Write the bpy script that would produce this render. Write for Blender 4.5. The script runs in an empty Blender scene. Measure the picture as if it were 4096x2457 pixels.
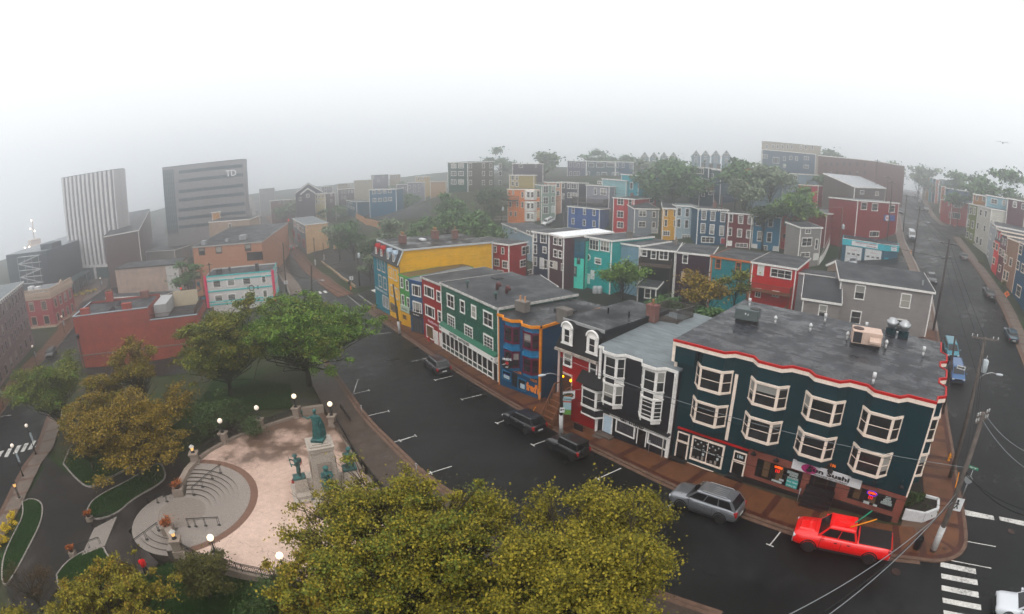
import bpy,math,random
import numpy as np
from mathutils import Vector,Matrix
from mathutils.geometry import tessellate_polygon
R=math.radians
from math import cos,sin,pi,hypot,atan2
linspace=np.linspace
MT,MR=Matrix.Translation,Matrix.Rotation
rnd=random.Random(7)
scene=bpy.context.scene
COL=scene.collection
CAMZ=24.0
PITCH=R(16.0)
HFOV=R(106.0)
W,H=4096.0,2457.0
FPX=W/HFOV
# ------------------------------------------------------------------ survey
KZ=1024/2420
TILE=dict(a=(0,600),b=(900,600),c=(1800,500),d=(2600,500),e=(3072,600),f=(0,1100),g=(1000,1000),h=(1800,1050),i=(2500,1100),j=(3072,1100),l=(3072,1650),m=(0,1600),n=(700,1500),o=(1600,1450),q=(2300,1650),r=(0,1829),s=(3072,1829))
def px(p):
 if len(p)==3:
  t=TILE[p[0]]
  return t[0]+p[1]*KZ,t[1]+p[2]*KZ
 return p
def ray(p):
 x,y=px(p)
 u=(x-W/2)/FPX
 v=-(y-H/2)/FPX
 r=hypot(u,v)+1e-12
 a,b,c=u/r*sin(r),v/r*sin(r),cos(r)
 cp,sp=cos(PITCH),sin(PITCH)
 return Vector((a,c*cp+b*sp,b*cp-c*sp))
EYE=Vector((0,0,CAMZ))
def at(p,z):
 d=ray(p)
 return EYE+d*((z-CAMZ)/d.z)
def atdist(p,dist):
 d=ray(p)
 return EYE+d*(dist/hypot(d.x,d.y))
CP=[(3860,2260,0),(3650,2150,-.1),(3000,2250,-.7),(2700,1850,-1.2),(2400,1730,-1.8),(2160,1610,-2.3),(1990,1520,-2.6),(1780,1400,-2.9),(1520,1235,-4.1),(1480,1170,-4.5),(1147,1155,-4.8),(1250,1000,-5.6),(1060,870,-5.5),(1010,790,-2),(1400,1570,-3),(1560,1750,-2.5),(1720,1920,-2),(2500,2440,-1),(2000,2440,-1.7),(4090,2300,.2),(3900,2450,0),(1100,1730,-3.4),(1250,1950,-3.3),(1050,2200,-3.4),(1560,1990,-2.9),(1450,1850,-3.1),(1700,2300,-3),(1500,2440,-3.2),(720,2000,-4.4),(900,1850,-3.5),(560,2330,-5.2),(480,2130,-5.5),(330,2250,-6.4),(200,2050,-6.8),(94,1907,-7.8),(10,2250,-7.3),(60,1700,-8.3),(190,1450,-9.3),(250,1330,-10),(300,1220,-10.4),(480,1080,-10.5),(560,980,-10.6),(500,1640,-7.9),(700,1560,-7.4),(380,1508,-9.6),(720,1500,-9.0),(640,1320,-9.6),(900,1180,-8.5),(800,1700,-4.8),(900,1560,-5.4),(3732,1324,2.9),(3790,1500,1.5),(3860,1750,.5),(3652,1027,7.6),(3612,930,10),(3592,830,13.5),(3575,765,16.5),(3880,980,9.8),(3960,1110,7.6),(4080,1330,4.2),(3383,1044,4.9),(2259,1141,.2),(2040,1110,-.8),(2700,1180,0),(3150,1190,1.2),(3007,993,4.2),(2704,944,4.6),(2492,919,3.7),(2273,908,2.8),(2031,872,3.4),(3195,1035,2.8),(1236,1002,-6),(1330,998,-5.2),(1486,845,-.5),(1650,840,.5),(1450,1020,-4.6),(1600,1130,-4.3),(1830,775,10),(2400,715,15),(3450,775,16.5),(3300,820,13.5),(2900,800,12),(2650,830,9.5),(1250,800,-4),(1400,700,5)]
PA=[(-300,100,-12),(-220,300,-11),(-110,340,-9),(0,290,15),(0,420,11),(90,300,16),(120,420,12),(230,160,16),(220,60,8),(110,0,1.5),(0,-30,-3),(-100,-10,-8.5),(-60,270,-3),(60,230,15),(-400,500,-10),(300,400,14),(200,260,18),(-60,420,8),(-30.9,39.3,-5.2),(-33.6,37.3,-5.55),(-34.8,34.0,-5.6),(-33.9,30.7,-5.6),(-31.3,28.5,-5.5),(-28.5,27.8,-5.3)]
_c=np.array([[*at(c[:2],c[2])[:2],c[2]]for c in CP]+[list(a)for a in PA],float)
def _k(d):
 return np.sqrt(d*d+15.0**2)
_xy=_c[:,:2]
_A=_k(np.linalg.norm(_xy[:,None]-_xy[None],axis=2))
_n=len(_c)
_zm=_c[:,2].mean()
_w=np.linalg.solve(_A-np.eye(_n)*.25,_c[:,2]-_zm)
GX0,GX1,GY0,GY1,GS=-300,320,-60,430,2.0
_gx=np.arange(GX0,GX1+.1,GS)
_gy=np.arange(GY0,GY1+.1,GS)
_G=np.zeros((len(_gy),len(_gx)))
for _i,_y in enumerate(_gy):
 _P=np.stack([_gx,np.full_like(_gx,_y)],1)
 _G[_i]=_k(np.linalg.norm(_P[:,None]-_xy[None],axis=2))@_w+_zm
_G=np.clip(_G,-13,26)
def zf(x,y):
 fx=min(max((x-GX0)/GS,0),len(_gx)-1.001)
 fy=min(max((y-GY0)/GS,0),len(_gy)-1.001)
 i,j=int(fx),int(fy)
 a,b=fx-i,fy-j
 return float((_G[j,i]*(1-a)+_G[j,i+1]*a)*(1-b)+(_G[j+1,i]*(1-a)+_G[j+1,i+1]*a)*b)
def P(p,h=0.0):
 d=ray(p)
 hl=hypot(d.x,d.y)
 t=4.0
 prev=t
 while t<900:
  q=EYE+d*(t/hl)
  if q.z-zf(q.x,q.y)<=h:
   lo,hi=prev,t
   for _ in range(30):
    m=(lo+hi)/2
    q=EYE+d*(m/hl)
    if q.z-zf(q.x,q.y)<=h:
     hi=m
    else:
     lo=m
   return EYE+d*(hi/hl)
  prev=t
  t+=1.0
 return EYE+d*(300/hl)
# ------------------------------------------------------------------ meshes
class MB:
 def __init__(s):
  s.v=[]
  s.f=[]
  s.sm=[]
 def add(s,vs,fs,smooth=False):
  o=len(s.v)
  s.v+=[tuple(v)for v in vs]
  s.f+=[tuple(i+o for i in f)for f in fs]
  s.sm+=[smooth]*len(fs)
  return s
 def box(s,x0,x1,y0,y1,z0,z1,M=None,bev=0):
  if bev:
   b=bev
   vs=[]
   for z,q in((z0,b),(z0+b,0),(z1-b,0),(z1,b)):
    for(x,y)in((x0+b+q*.0,y0+q),(x1-b,y0+q),(x1-q,y0+b),(x1-q,y1-b),(x1-b,y1-q),(x0+b,y1-q),(x0+q,y1-b),(x0+q,y0+b)):
     vs.append(Vector((x,y,z)))
   fs=[]
   for k in range(3):
    for i in range(8):
     fs.append((k*8+i,k*8+(i+1)%8,k*8+8+(i+1)%8,k*8+8+i))
   fs.append(tuple(reversed(range(8))))
   fs.append(tuple(range(24,32)))
  else:
   vs=[Vector(c)for c in((x0,y0,z0),(x1,y0,z0),(x1,y1,z0),(x0,y1,z0),(x0,y0,z1),(x1,y0,z1),(x1,y1,z1),(x0,y1,z1))]
   fs=[(0,3,2,1),(4,5,6,7),(0,1,5,4),(1,2,6,5),(2,3,7,6),(3,0,4,7)]
  if M is not None:
   vs=[M@v for v in vs]
  return s.add(vs,fs)
 def cbox(s,c,sz,M=None,bev=0):
  return s.box(c[0]-sz[0]/2,c[0]+sz[0]/2,c[1]-sz[1]/2,c[1]+sz[1]/2,c[2]-sz[2]/2,c[2]+sz[2]/2,M,bev)
 def beam(s,a,b,w,t):
  a=Vector(a);b=Vector(b)
  d=(b-a)
  L=d.length
  if L<1e-6:
   return s
  d/=L
  up=Vector((0,0,1))if abs(d.z)<.95 else Vector((1,0,0))
  x=d.cross(up).normalized()
  y=x.cross(d).normalized()
  vs=[]
  for q in(a,b):
   for(i,j)in((-1,-1),(1,-1),(1,1),(-1,1)):
    vs.append(q+x*(i*w/2)+y*(j*t/2))
  return s.add(vs,[(0,1,2,3),(7,6,5,4),(0,4,5,1),(1,5,6,2),(2,6,7,3),(3,7,4,0)])
 def prism(s,poly,z0,z1,top=True,bot=True,M=None):
  n=len(poly)
  zb=z0 if isinstance(z0,(list,tuple))else[z0]*n
  zt=z1 if isinstance(z1,(list,tuple))else[z1]*n
  vs=[Vector((q[0],q[1],zb[i]))for i,q in enumerate(poly)]+[Vector((q[0],q[1],zt[i]))for i,q in enumerate(poly)]
  if M is not None:
   vs=[M@v for v in vs]
  fs=[(i,(i+1)%n,n+(i+1)%n,n+i)for i in range(n)]
  if n<=4:
   if top:fs.append(tuple(range(n,2*n)))
   if bot:fs.append(tuple(reversed(range(n))))
  else:
   tr=tessellate_polygon([[Vector((q[0],q[1],0))for q in poly]])
   for t in tr:
    a,b,c=(Vector((*poly[i][:2],0))for i in t)
    if(b-a).cross(c-a).z<0:
     t=(t[0],t[2],t[1])
    if top:fs.append(tuple(n+i for i in t))
    if bot:fs.append((t[2],t[1],t[0]))
  return s.add(vs,fs)
 def tube(s,pts,rad,n=8,cap=True,smooth=True):
  pts=[Vector(q)for q in pts]
  m=len(pts)
  rr=rad if isinstance(rad,(list,tuple))else[rad]*m
  vs=[]
  d0=(pts[1]-pts[0]).normalized()
  up=Vector((0,0,1))if abs(d0 .z)<.9 else Vector((1,0,0))
  x=d0 .cross(up).normalized()
  for i in range(m):
   d=(pts[min(i+1,m-1)]-pts[max(i-1,0)]).normalized()
   x=(x-d*x.dot(d)).normalized()
   y=d.cross(x)
   for k in range(n):
    a=2*pi*k/n
    vs.append(pts[i]+(x*cos(a)+y*sin(a))*rr[i])
  fs=[(i*n+k,i*n+(k+1)%n,(i+1)*n+(k+1)%n,(i+1)*n+k)for i in range(m-1)for k in range(n)]
  s.add(vs,fs,smooth)
  if cap:
   o=len(s.v)-m*n
   s.f+=[tuple(o+k for k in reversed(range(n))),tuple(o+(m-1)*n+k for k in range(n))]
   s.sm+=[False,False]
  return s
 def lathe(s,prof,n=16,c=(0,0,0),smooth=True):
  vs=[]
  for(r,z)in prof:
   for k in range(n):
    a=2*pi*k/n
    vs.append((c[0]+r*cos(a),c[1]+r*sin(a),c[2]+z))
  m=len(prof)
  fs=[(i*n+k,i*n+(k+1)%n,(i+1)*n+(k+1)%n,(i+1)*n+k)for i in range(m-1)for k in range(n)]
  s.add(vs,fs,smooth)
  o=len(s.v)-m*n
  s.f+=[tuple(o+k for k in reversed(range(n))),tuple(o+(m-1)*n+k for k in range(n))]
  s.sm+=[False,False]
  return s
 def grid(s,rows,smooth=False,close=False):
  n=len(rows[0])
  vs=[q for r_ in rows for q in r_]
  fs=[]
  for i in range(len(rows)-1):
   for k in range(n if close else n-1):
    k2=(k+1)%n
    fs.append((i*n+k,i*n+k2,(i+1)*n+k2,(i+1)*n+k))
  return s.add(vs,fs,smooth)
 def build(s,name,m,parent=None,M=None):
  me=bpy.data.meshes.new(name)
  me.from_pydata([tuple(v)for v in s.v],[],s.f)
  if any(s.sm):
   me.polygons.foreach_set('use_smooth',s.sm)
  for q in(m if isinstance(m,(list,tuple))else[m]):
   me.materials.append(q)
  me.update()
  o=bpy.data.objects.new(name,me)
  COL.objects.link(o)
  if parent is not None:
   o.parent=parent
  if M is not None:
   o.matrix_local=M
  return o
def tag(o,label=None,cat=None,group=None,kind=None):
 if label:o['label']=label
 if cat:o['category']=cat
 if group:o['group']=group
 if kind:o['kind']=kind
 return o
def empty(name,loc,rz=0.0,label=None,cat=None,group=None):
 o=bpy.data.objects.new(name,None)
 o.empty_display_size=.2
 COL.objects.link(o)
 o.location=loc
 o.rotation_euler=(0,0,rz)
 return tag(o,label,cat,group)
FONT={}
def text_mesh(txt,size,ext=.01,bold=0.0,spacing=1.0,italic=0.0,width=None):
 key=(txt,size,ext,bold,spacing,italic,width)
 if key in FONT:
  return FONT[key]
 cu=bpy.data.curves.new('lettering','FONT')
 cu.body=txt
 cu.size=size
 cu.extrude=ext
 cu.offset=bold
 cu.shear=italic
 cu.space_character=spacing
 cu.align_x='CENTER'
 cu.align_y='CENTER'
 cu.resolution_u=2
 ob=bpy.data.objects.new('lettering',cu)
 COL.objects.link(ob)
 dg=bpy.context.evaluated_depsgraph_get()
 dg.update()
 me=bpy.data.meshes.new_from_object(ob.evaluated_get(dg))
 sx=1.0
 if width:
  xs=[v.co.x for v in me.vertices]
  sx=width/max(max(xs)-min(xs),1e-3)
 vs=[(v.co.x*sx,-v.co.z,v.co.y)for v in me.vertices]
 fs=[tuple(q.vertices)for q in me.polygons]
 bpy.data.objects.remove(ob)
 bpy.data.curves.remove(cu)
 bpy.data.meshes.remove(me)
 FONT[key]=(vs,fs)
 return FONT[key]
def lettering(mb,txt,size,M,**kw):
 vs,fs=text_mesh(txt,size,**kw)
 mb.add([M@Vector(v)for v in vs],fs)
# ------------------------------------------------------------------ materials
MC={}
def lin(c):
 if isinstance(c,str):
  c=[int(c[i:i+2],16)/255 for i in(0,2,4)]
  c=[x/12.92 if x<=.04045 else((x+.055)/1.055)**2.4 for x in c]
  g=sum(c)/3
  c=[max(.001,g+(x-g)*1.3)for x in c]
 return(*c[:3],1.0)
def node_mat(name):
 m=bpy.data.materials.new(name)
 m.use_nodes=True
 nt=m.node_tree
 b=nt.nodes['Principled BSDF']
 return m,nt,b
def N(nt,t,**kw):
 n=nt.nodes.new(t)
 for k,v in kw.items():
  if k.startswith('i_'):
   n.inputs[k[2:].replace('_',' ')].default_value=v
  else:
   setattr(n,k,v)
 return n
def mathn(nt,op,a,b=None,c=None):
 n=nt.nodes.new('ShaderNodeMath')
 n.operation=op
 for i,q in enumerate((a,b,c)):
  if q is None:continue
  if hasattr(q,'is_output')or hasattr(q,'links'):
   nt.links.new(q,n.inputs[i])
  else:
   n.inputs[i].default_value=q
 return n.outputs[0]
def mix(nt,fac,a,b,blend='MIX'):
 n=nt.nodes.new('ShaderNodeMix')
 n.data_type='RGBA'
 n.blend_type=blend
 for s,q in((n.inputs[0],fac),(n.inputs[6],a),(n.inputs[7],b)):
  if hasattr(q,'links'):
   nt.links.new(q,s)
  else:
   s.default_value=q
 return n.outputs[2]
def ramp(nt,fac,stops):
 n=nt.nodes.new('ShaderNodeValToRGB')
 e=n.color_ramp.elements
 while len(e)<len(stops):
  e.new(.5)
 for q,(p_,c)in zip(e,stops):
  q.position=p_
  q.color=c if len(c)==4 else(*c,1)
 nt.links.new(fac,n.inputs[0])
 return n.outputs[0]
def noise(nt,scale,detail=4,vec=None,rough=.6,dim='3D'):
 n=nt.nodes.new('ShaderNodeTexNoise')
 n.inputs['Scale'].default_value=scale
 n.inputs['Detail'].default_value=detail
 n.inputs['Roughness'].default_value=rough
 if vec is not None:
  nt.links.new(vec,n.inputs['Vector'])
 return n.outputs[0]
def g3(v):
 return(v,v,v,1)
def bump(nt,b,h,strength=.3,dist=.02):
 n=nt.nodes.new('ShaderNodeBump')
 n.inputs['Strength'].default_value=strength
 n.inputs['Distance'].default_value=dist
 nt.links.new(h,n.inputs['Height'])
 nt.links.new(n.outputs[0],b.inputs['Normal'])
def flat(name,col,rough=.6,metal=0.0,var=.12,scale=3.0,spec=.2,coat=0.0):
 key=(name,str(col),rough,metal)
 if key in MC:return MC[key]
 m,nt,b=node_mat(name)
 c=lin(col)
 tc=N(nt,'ShaderNodeTexCoord')
 n=noise(nt,scale,5,tc.outputs['Object'])
 f=ramp(nt,n,[(.3,g3(1-var)),(.7,g3(1+var*.6))])
 nt.links.new(mix(nt,1.0,c,f,'MULTIPLY'),b.inputs['Base Color'])
 b.inputs['Roughness'].default_value=rough
 b.inputs['Metallic'].default_value=metal
 b.inputs['Specular IOR Level'].default_value=spec
 b.inputs['Coat Weight'].default_value=coat
 MC[key]=m
 return m
def siding(col,pitch=.13,rough=.6,wear=None,wearamt=.0):
 key=('siding',str(col),pitch,str(wear))
 if key in MC:return MC[key]
 m,nt,b=node_mat('painted clapboard')
 c=lin(col)
 tc=N(nt,'ShaderNodeTexCoord')
 geo=tc.outputs['Object']
 sep=N(nt,'ShaderNodeSeparateXYZ')
 nt.links.new(geo,sep.inputs[0])
 fr=mathn(nt,'FRACT',mathn(nt,'MULTIPLY',sep.outputs[2],1/pitch))
 gap=ramp(nt,fr,[(0.0,g3(.45)),(.16,g3(1.0)),(1.0,g3(1.0))])  # shadow line at each board lap, painted into the colour
 n1=noise(nt,.6,5,geo)
 fade=ramp(nt,n1,[(.3,g3(.86)),(.7,g3(1.1))])
 mp=N(nt,'ShaderNodeMapping')
 mp.inputs['Scale'].default_value=(.35,.35,6)
 nt.links.new(geo,mp.inputs[0])
 n2=noise(nt,1.0,3,mp.outputs[0])
 brd=ramp(nt,n2,[(.3,g3(.88)),(.7,g3(1.08))])
 cc=mix(nt,1,mix(nt,1,mix(nt,1,c,gap,'MULTIPLY'),fade,'MULTIPLY'),brd,'MULTIPLY')
 if wear:
  mp2=N(nt,'ShaderNodeMapping')
  mp2 .inputs['Scale'].default_value=(1.2,1.2,7)
  nt.links.new(geo,mp2 .inputs[0])
  n3=noise(nt,1.6,6,mp2 .outputs[0],.7)
  msk=ramp(nt,n3,[(.62-wearamt,g3(0)),(.66-wearamt,g3(1))])
  cc=mix(nt,msk,cc,lin(wear))
 nt.links.new(cc,b.inputs['Base Color'])
 b.inputs['Roughness'].default_value=rough
 b.inputs['Specular IOR Level'].default_value=.1
 bump(nt,b,fr,.5,.03)
 MC[key]=m
 return m
def brick(name,c1,c2,mortar,scale=1.0,vert=True):
 key=('brick',name)
 if key in MC:return MC[key]
 m,nt,b=node_mat(name)
 tc=N(nt,'ShaderNodeTexCoord')
 sep=N(nt,'ShaderNodeSeparateXYZ')
 nt.links.new(tc.outputs['Object'],sep.inputs[0])
 cmb=N(nt,'ShaderNodeCombineXYZ')
 if vert:
  nt.links.new(mathn(nt,'ADD',sep.outputs[0],sep.outputs[1]),cmb.inputs[0])
  nt.links.new(sep.outputs[2],cmb.inputs[1])
 else:
  nt.links.new(sep.outputs[0],cmb.inputs[0])
  nt.links.new(sep.outputs[1],cmb.inputs[1])
 br=N(nt,'ShaderNodeTexBrick')
 br.inputs['Scale'].default_value=scale
 br.inputs['Color1'].default_value=lin(c1)
 br.inputs['Color2'].default_value=lin(c2)
 br.inputs['Mortar'].default_value=lin(mortar)
 br.inputs['Mortar Size'].default_value=.012
 br.inputs['Brick Width'].default_value=.22
 br.inputs['Row Height'].default_value=.075
 nt.links.new(cmb.outputs[0],br.inputs['Vector'])
 n=noise(nt,.5,6,tc.outputs['Object'])
 f=ramp(nt,n,[(.3,g3(.72)),(.7,g3(1.2))])
 nt.links.new(mix(nt,1,br.outputs[0],f,'MULTIPLY'),b.inputs['Base Color'])
 b.inputs['Roughness'].default_value=.85
 MC[key]=m
 return m
def roofmat(name,col,wet=.5,seam=2.0):
 key=('roof',name)
 if key in MC:return MC[key]
 m,nt,b=node_mat(name)
 tc=N(nt,'ShaderNodeTexCoord')
 o=tc.outputs['Object']
 n1=noise(nt,.35,6,o,.65)
 mp=N(nt,'ShaderNodeMapping')
 mp.inputs['Scale'].default_value=(.5,3.0,1)
 nt.links.new(o,mp.inputs[0])
 n2=noise(nt,1.0,5,mp.outputs[0],.7)
 sep=N(nt,'ShaderNodeSeparateXYZ')
 nt.links.new(o,sep.inputs[0])
 wob=mathn(nt,'ADD',sep.outputs[1],mathn(nt,'MULTIPLY',n2,.12))
 fr=mathn(nt,'FRACT',mathn(nt,'MULTIPLY',wob,1/seam))
 sl=ramp(nt,fr,[(0,g3(.6)),(.03,g3(1)),(1,g3(1))])
 f=ramp(nt,n2,[(.3,g3(.62)),(.72,g3(1.3))])
 cc=mix(nt,1,mix(nt,1,lin(col),f,'MULTIPLY'),sl,'MULTIPLY')
 nt.links.new(cc,b.inputs['Base Color'])
 rr=ramp(nt,n1,[(.38,g3(.62-.45*wet)),(.62,g3(.72))])
 nt.links.new(rr,b.inputs['Roughness'])
 b.inputs['Specular IOR Level'].default_value=.13
 bump(nt,b,n2,.25,.02)
 MC[key]=m
 return m
def glassmat():
 if 'glass' in MC:return MC['glass']
 m,nt,b=node_mat('window glass')
 oi=N(nt,'ShaderNodeObjectInfo')
 tc=N(nt,'ShaderNodeTexCoord')
 sep=N(nt,'ShaderNodeSeparateXYZ')
 nt.links.new(tc.outputs['Generated'],sep.inputs[0])
 r2=mathn(nt,'FRACT',mathn(nt,'MULTIPLY',oi.outputs['Random'],17.3))
 edge=mathn(nt,'GREATER_THAN',sep.outputs[2],mathn(nt,'SUBTRACT',1.25,mathn(nt,'MULTIPLY',r2,1.2)))
 has=mathn(nt,'GREATER_THAN',oi.outputs['Random'],.62)
 fac=mathn(nt,'MULTIPLY',edge,has)
 n=noise(nt,1.2,3,tc.outputs['Object'])
 room=ramp(nt,n,[(.35,(.004,.005,.006,1)),(.75,(.03,.03,.032,1))])
 cur=mix(nt,r2,(.16,.17,.17,1),(.34,.32,.28,1))
 nt.links.new(mix(nt,fac,room,cur),b.inputs['Base Color'])
 b.inputs['Roughness'].default_value=.1
 b.inputs['Specular IOR Level'].default_value=.22
 MC['glass']=m
 return m
def emis(name,col,s):
 key=('em',name)
 if key in MC:return MC[key]
 m,nt,b=node_mat(name)
 b.inputs['Base Color'].default_value=lin(col)
 b.inputs['Emission Color'].default_value=lin(col)
 b.inputs['Emission Strength'].default_value=s
 MC[key]=m
 return m
def carpaint(col,metal=.0):
 key=('car',str(col))
 if key in MC:return MC[key]
 m,nt,b=node_mat('car paint')
 b.inputs['Base Color'].default_value=lin(col)
 b.inputs['Roughness'].default_value=.35
 b.inputs['Metallic'].default_value=metal
 b.inputs['Coat Weight'].default_value=.8
 b.inputs['Coat Roughness'].default_value=.06
 MC[key]=m
 return m
WHITE=flat('white trim paint',(.80,.77,.73),.55,var=.16)
CREAM=flat('cream trim paint',(.84,.70,.59),.55,var=.12)
DARKW=flat('dark timber',(.075,.050,.040),.8,var=.3)
BROWNW=flat('stained timber',(.16,.062,.028),.75,var=.35)
GREYW=flat('weathered timber',(.075,.062,.055),.85,var=.35)
BLACKM=flat('black iron',(.012,.012,.013),.5)
STEEL=flat('galvanised steel',(.42,.43,.44),.38,metal=.8)
ROOF=roofmat('dark felt roof',(.034,.037,.042),.55)
ROOFB=roofmat('black felt roof',(.018,.0195,.022),.9)
ROOFL=roofmat('pale felt roof',(.15,.17,.18),.3)
CONC=flat('concrete',(.22,.20,.185),.8,var=.25,scale=1.5)
GRAN=flat('granite',(.30,.255,.215),.75,var=.35,scale=9)
GLASS=glassmat()
# ------------------------------------------------------------------ setting
from mathutils.geometry import delaunay_2d_cdt
def resample(pts,step):
 out=[Vector(pts[0][:2])]
 for a,b in zip(pts[:-1],pts[1:]):
  a=Vector(a[:2]);b=Vector(b[:2])
  n=max(1,int((b-a).length/step))
  for i in range(1,n+1):
   out.append(a.lerp(b,i/n))
 return out
def smooth_line(pts,it=2):
 pts=[Vector(p[:2])for p in pts]
 for _ in range(it):
  q=[pts[0]]
  for a,b in zip(pts[:-1],pts[1:]):
   q+=[a.lerp(b,.25),a.lerp(b,.75)]
  q.append(pts[-1])
  pts=q
 return pts
def offset(pts,d):
 out=[]
 n=len(pts)
 for i in range(n):
  t=(pts[min(i+1,n-1)]-pts[max(i-1,0)]).normalized()
  out.append(pts[i]+Vector((-t.y,t.x))*d)
 return out
def G2(p):
 q=P(p)
 return Vector((q.x,q.y))
def inside(x,y,poly):
 c=False
 n=len(poly)
 j=n-1
 for i in range(n):
  yi,yj=poly[i][1],poly[j][1]
  if(yi>y)!=(yj>y)and x<(poly[j][0]-poly[i][0])*(y-yi)/(yj-yi)+poly[i][0]:
   c=not c
  j=i
 return c
def drape(name,poly,dz,m,step=2.0,zfun=None,parent=None,skirt=0.0):
 zfun=zfun or zf
 poly=resample(list(poly)+[poly[0]],step)[:-1]
 pts=list(poly)
 xs=[p.x for p in poly];ys=[p.y for p in poly]
 x=math.floor(min(xs)/step)*step
 while x<max(xs):
  y=math.floor(min(ys)/step)*step
  while y<max(ys):
   if inside(x,y,poly):
    pts.append(Vector((x,y)))
   y+=step
  x+=step
 n=len(poly)
 vs,es,fs,*_=delaunay_2d_cdt(pts,[],[list(range(n))],1,1e-4)
 mb=MB()
 V=[(v.x,v.y,zfun(v.x,v.y)+dz)for v in vs]
 F=[]
 for f in fs:
  a,b,c=(Vector(vs[i])for i in f[:3])
  ar=(b-a).cross(c-a)
  F.append(tuple(f)if ar>0 else tuple(reversed(f)))
 mb.add(V,F,True)
 if skirt:
  P3=[(p.x,p.y,zfun(p.x,p.y))for p in poly]
  a=sum(poly[i-1].x*poly[i].y-poly[i].x*poly[i-1].y for i in range(n))
  for i in range(n):
   p,q=P3[i-1],P3[i]
   if a<0:p,q=q,p
   mb.add([(p[0],p[1],p[2]+dz-skirt),(q[0],q[1],q[2]+dz-skirt),(q[0],q[1],q[2]+dz),(p[0],p[1],p[2]+dz)],[(0,1,2,3)])
 o=mb.build(name,m,parent)
 return o
def strip(name,line,d0,d1,z0,m,skirt=.16,across=2,step=1.0,parent=None,zfun=None):
 zfun=zfun or zf
 ln=resample(line,step)
 A=offset(ln,d0)
 B=offset(ln,d1)
 mb=MB()
 V=[]
 UV=[]
 s=0
 cols=across+1
 for i in range(len(ln)):
  if i:s+=(ln[i]-ln[i-1]).length
  for k in range(cols):
   q=A[i].lerp(B[i],k/across)
   V.append((q.x,q.y,zfun(q.x,q.y)+z0))
   UV.append((s,(d0+(d1-d0)*k/across)))
 F=[]
 flip=d1<d0
 for i in range(len(ln)-1):
  for k in range(across):
   f=(i*cols+k,(i+1)*cols+k,(i+1)*cols+k+1,i*cols+k+1)
   F.append(f if not flip else tuple(reversed(f)))
 if skirt:
  o=len(V)
  for i in range(len(ln)):
   for k in(0,across):
    v=V[i*cols+k]
    V.append((v[0],v[1],v[2]-skirt))
    UV.append(UV[i*cols+k])
  for i in range(len(ln)-1):
   F.append((i*cols,o+i*2,o+i*2+2,(i+1)*cols))
   F.append((i*cols+across,(i+1)*cols+across,o+i*2+3,o+i*2+1))
 F=[tuple(reversed(f))for f in F]
 mb.add(V,F)
 ob=mb.build(name,m,parent)
 uv=ob.data.uv_layers.new(name='metres')
 li=np.zeros(len(ob.data.loops),int)
 ob.data.loops.foreach_get('vertex_index',li)
 uv.data.foreach_set('uv',np.array(UV,float)[li].ravel())
 return ob
def asphalt(name,base,wet=1.0,tint=(1,1.03,1.1)):
 m,nt,b=node_mat(name)
 tc=N(nt,'ShaderNodeTexCoord')
 o=tc.outputs['Object']
 n1=noise(nt,.09,5,o,.6)
 n2=noise(nt,40,2,o,.5)
 n3=noise(nt,.7,6,o,.65)
 c=mix(nt,1,lin([base*q for q in tint]),ramp(nt,n1,[(.33,g3(.45)),(.5,g3(1)),(.66,g3(2.4))]),'MULTIPLY')
 c=mix(nt,1,c,ramp(nt,n3,[(.3,g3(.75)),(.7,g3(1.25))]),'MULTIPLY')
 c=mix(nt,1,c,ramp(nt,n2,[(.25,g3(.7)),(.75,g3(1.3))]),'MULTIPLY')
 vo=N(nt,'ShaderNodeTexVoronoi',feature='DISTANCE_TO_EDGE')
 vo.inputs['Scale'].default_value=.17
 wv=N(nt,'ShaderNodeVectorMath',operation='ADD')
 nn=N(nt,'ShaderNodeTexNoise')
 nn.inputs['Scale'].default_value=.8
 nt.links.new(o,nn.inputs['Vector'])
 nt.links.new(o,wv.inputs[0])
 nt.links.new(nn.outputs['Color'],wv.inputs[1])
 nt.links.new(wv.outputs[0],vo.inputs['Vector'])
 crack=ramp(nt,vo.outputs['Distance'],[(0.0,g3(.35)),(.006,g3(1))])
 msk=ramp(nt,n1,[(.45,g3(0)),(.6,g3(1))])
 c=mix(nt,msk,c,mix(nt,1,c,crack,'MULTIPLY'))
 nt.links.new(c,b.inputs['Base Color'])
 rr=ramp(nt,mathn(nt,'ADD',mathn(nt,'MULTIPLY',n1,.6),mathn(nt,'MULTIPLY',n3,.4)),[(.36,g3(.5-.28*wet)),(.6,g3(.85-.25*wet))])
 nt.links.new(rr,b.inputs['Roughness'])
 b.inputs['Specular IOR Level'].default_value=.09
 bump(nt,b,n2,.25,.01)
 return m
ASPH=asphalt('wet asphalt',.0075)
ASPH2=asphalt('worn car park asphalt',.016,.8)
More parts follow.
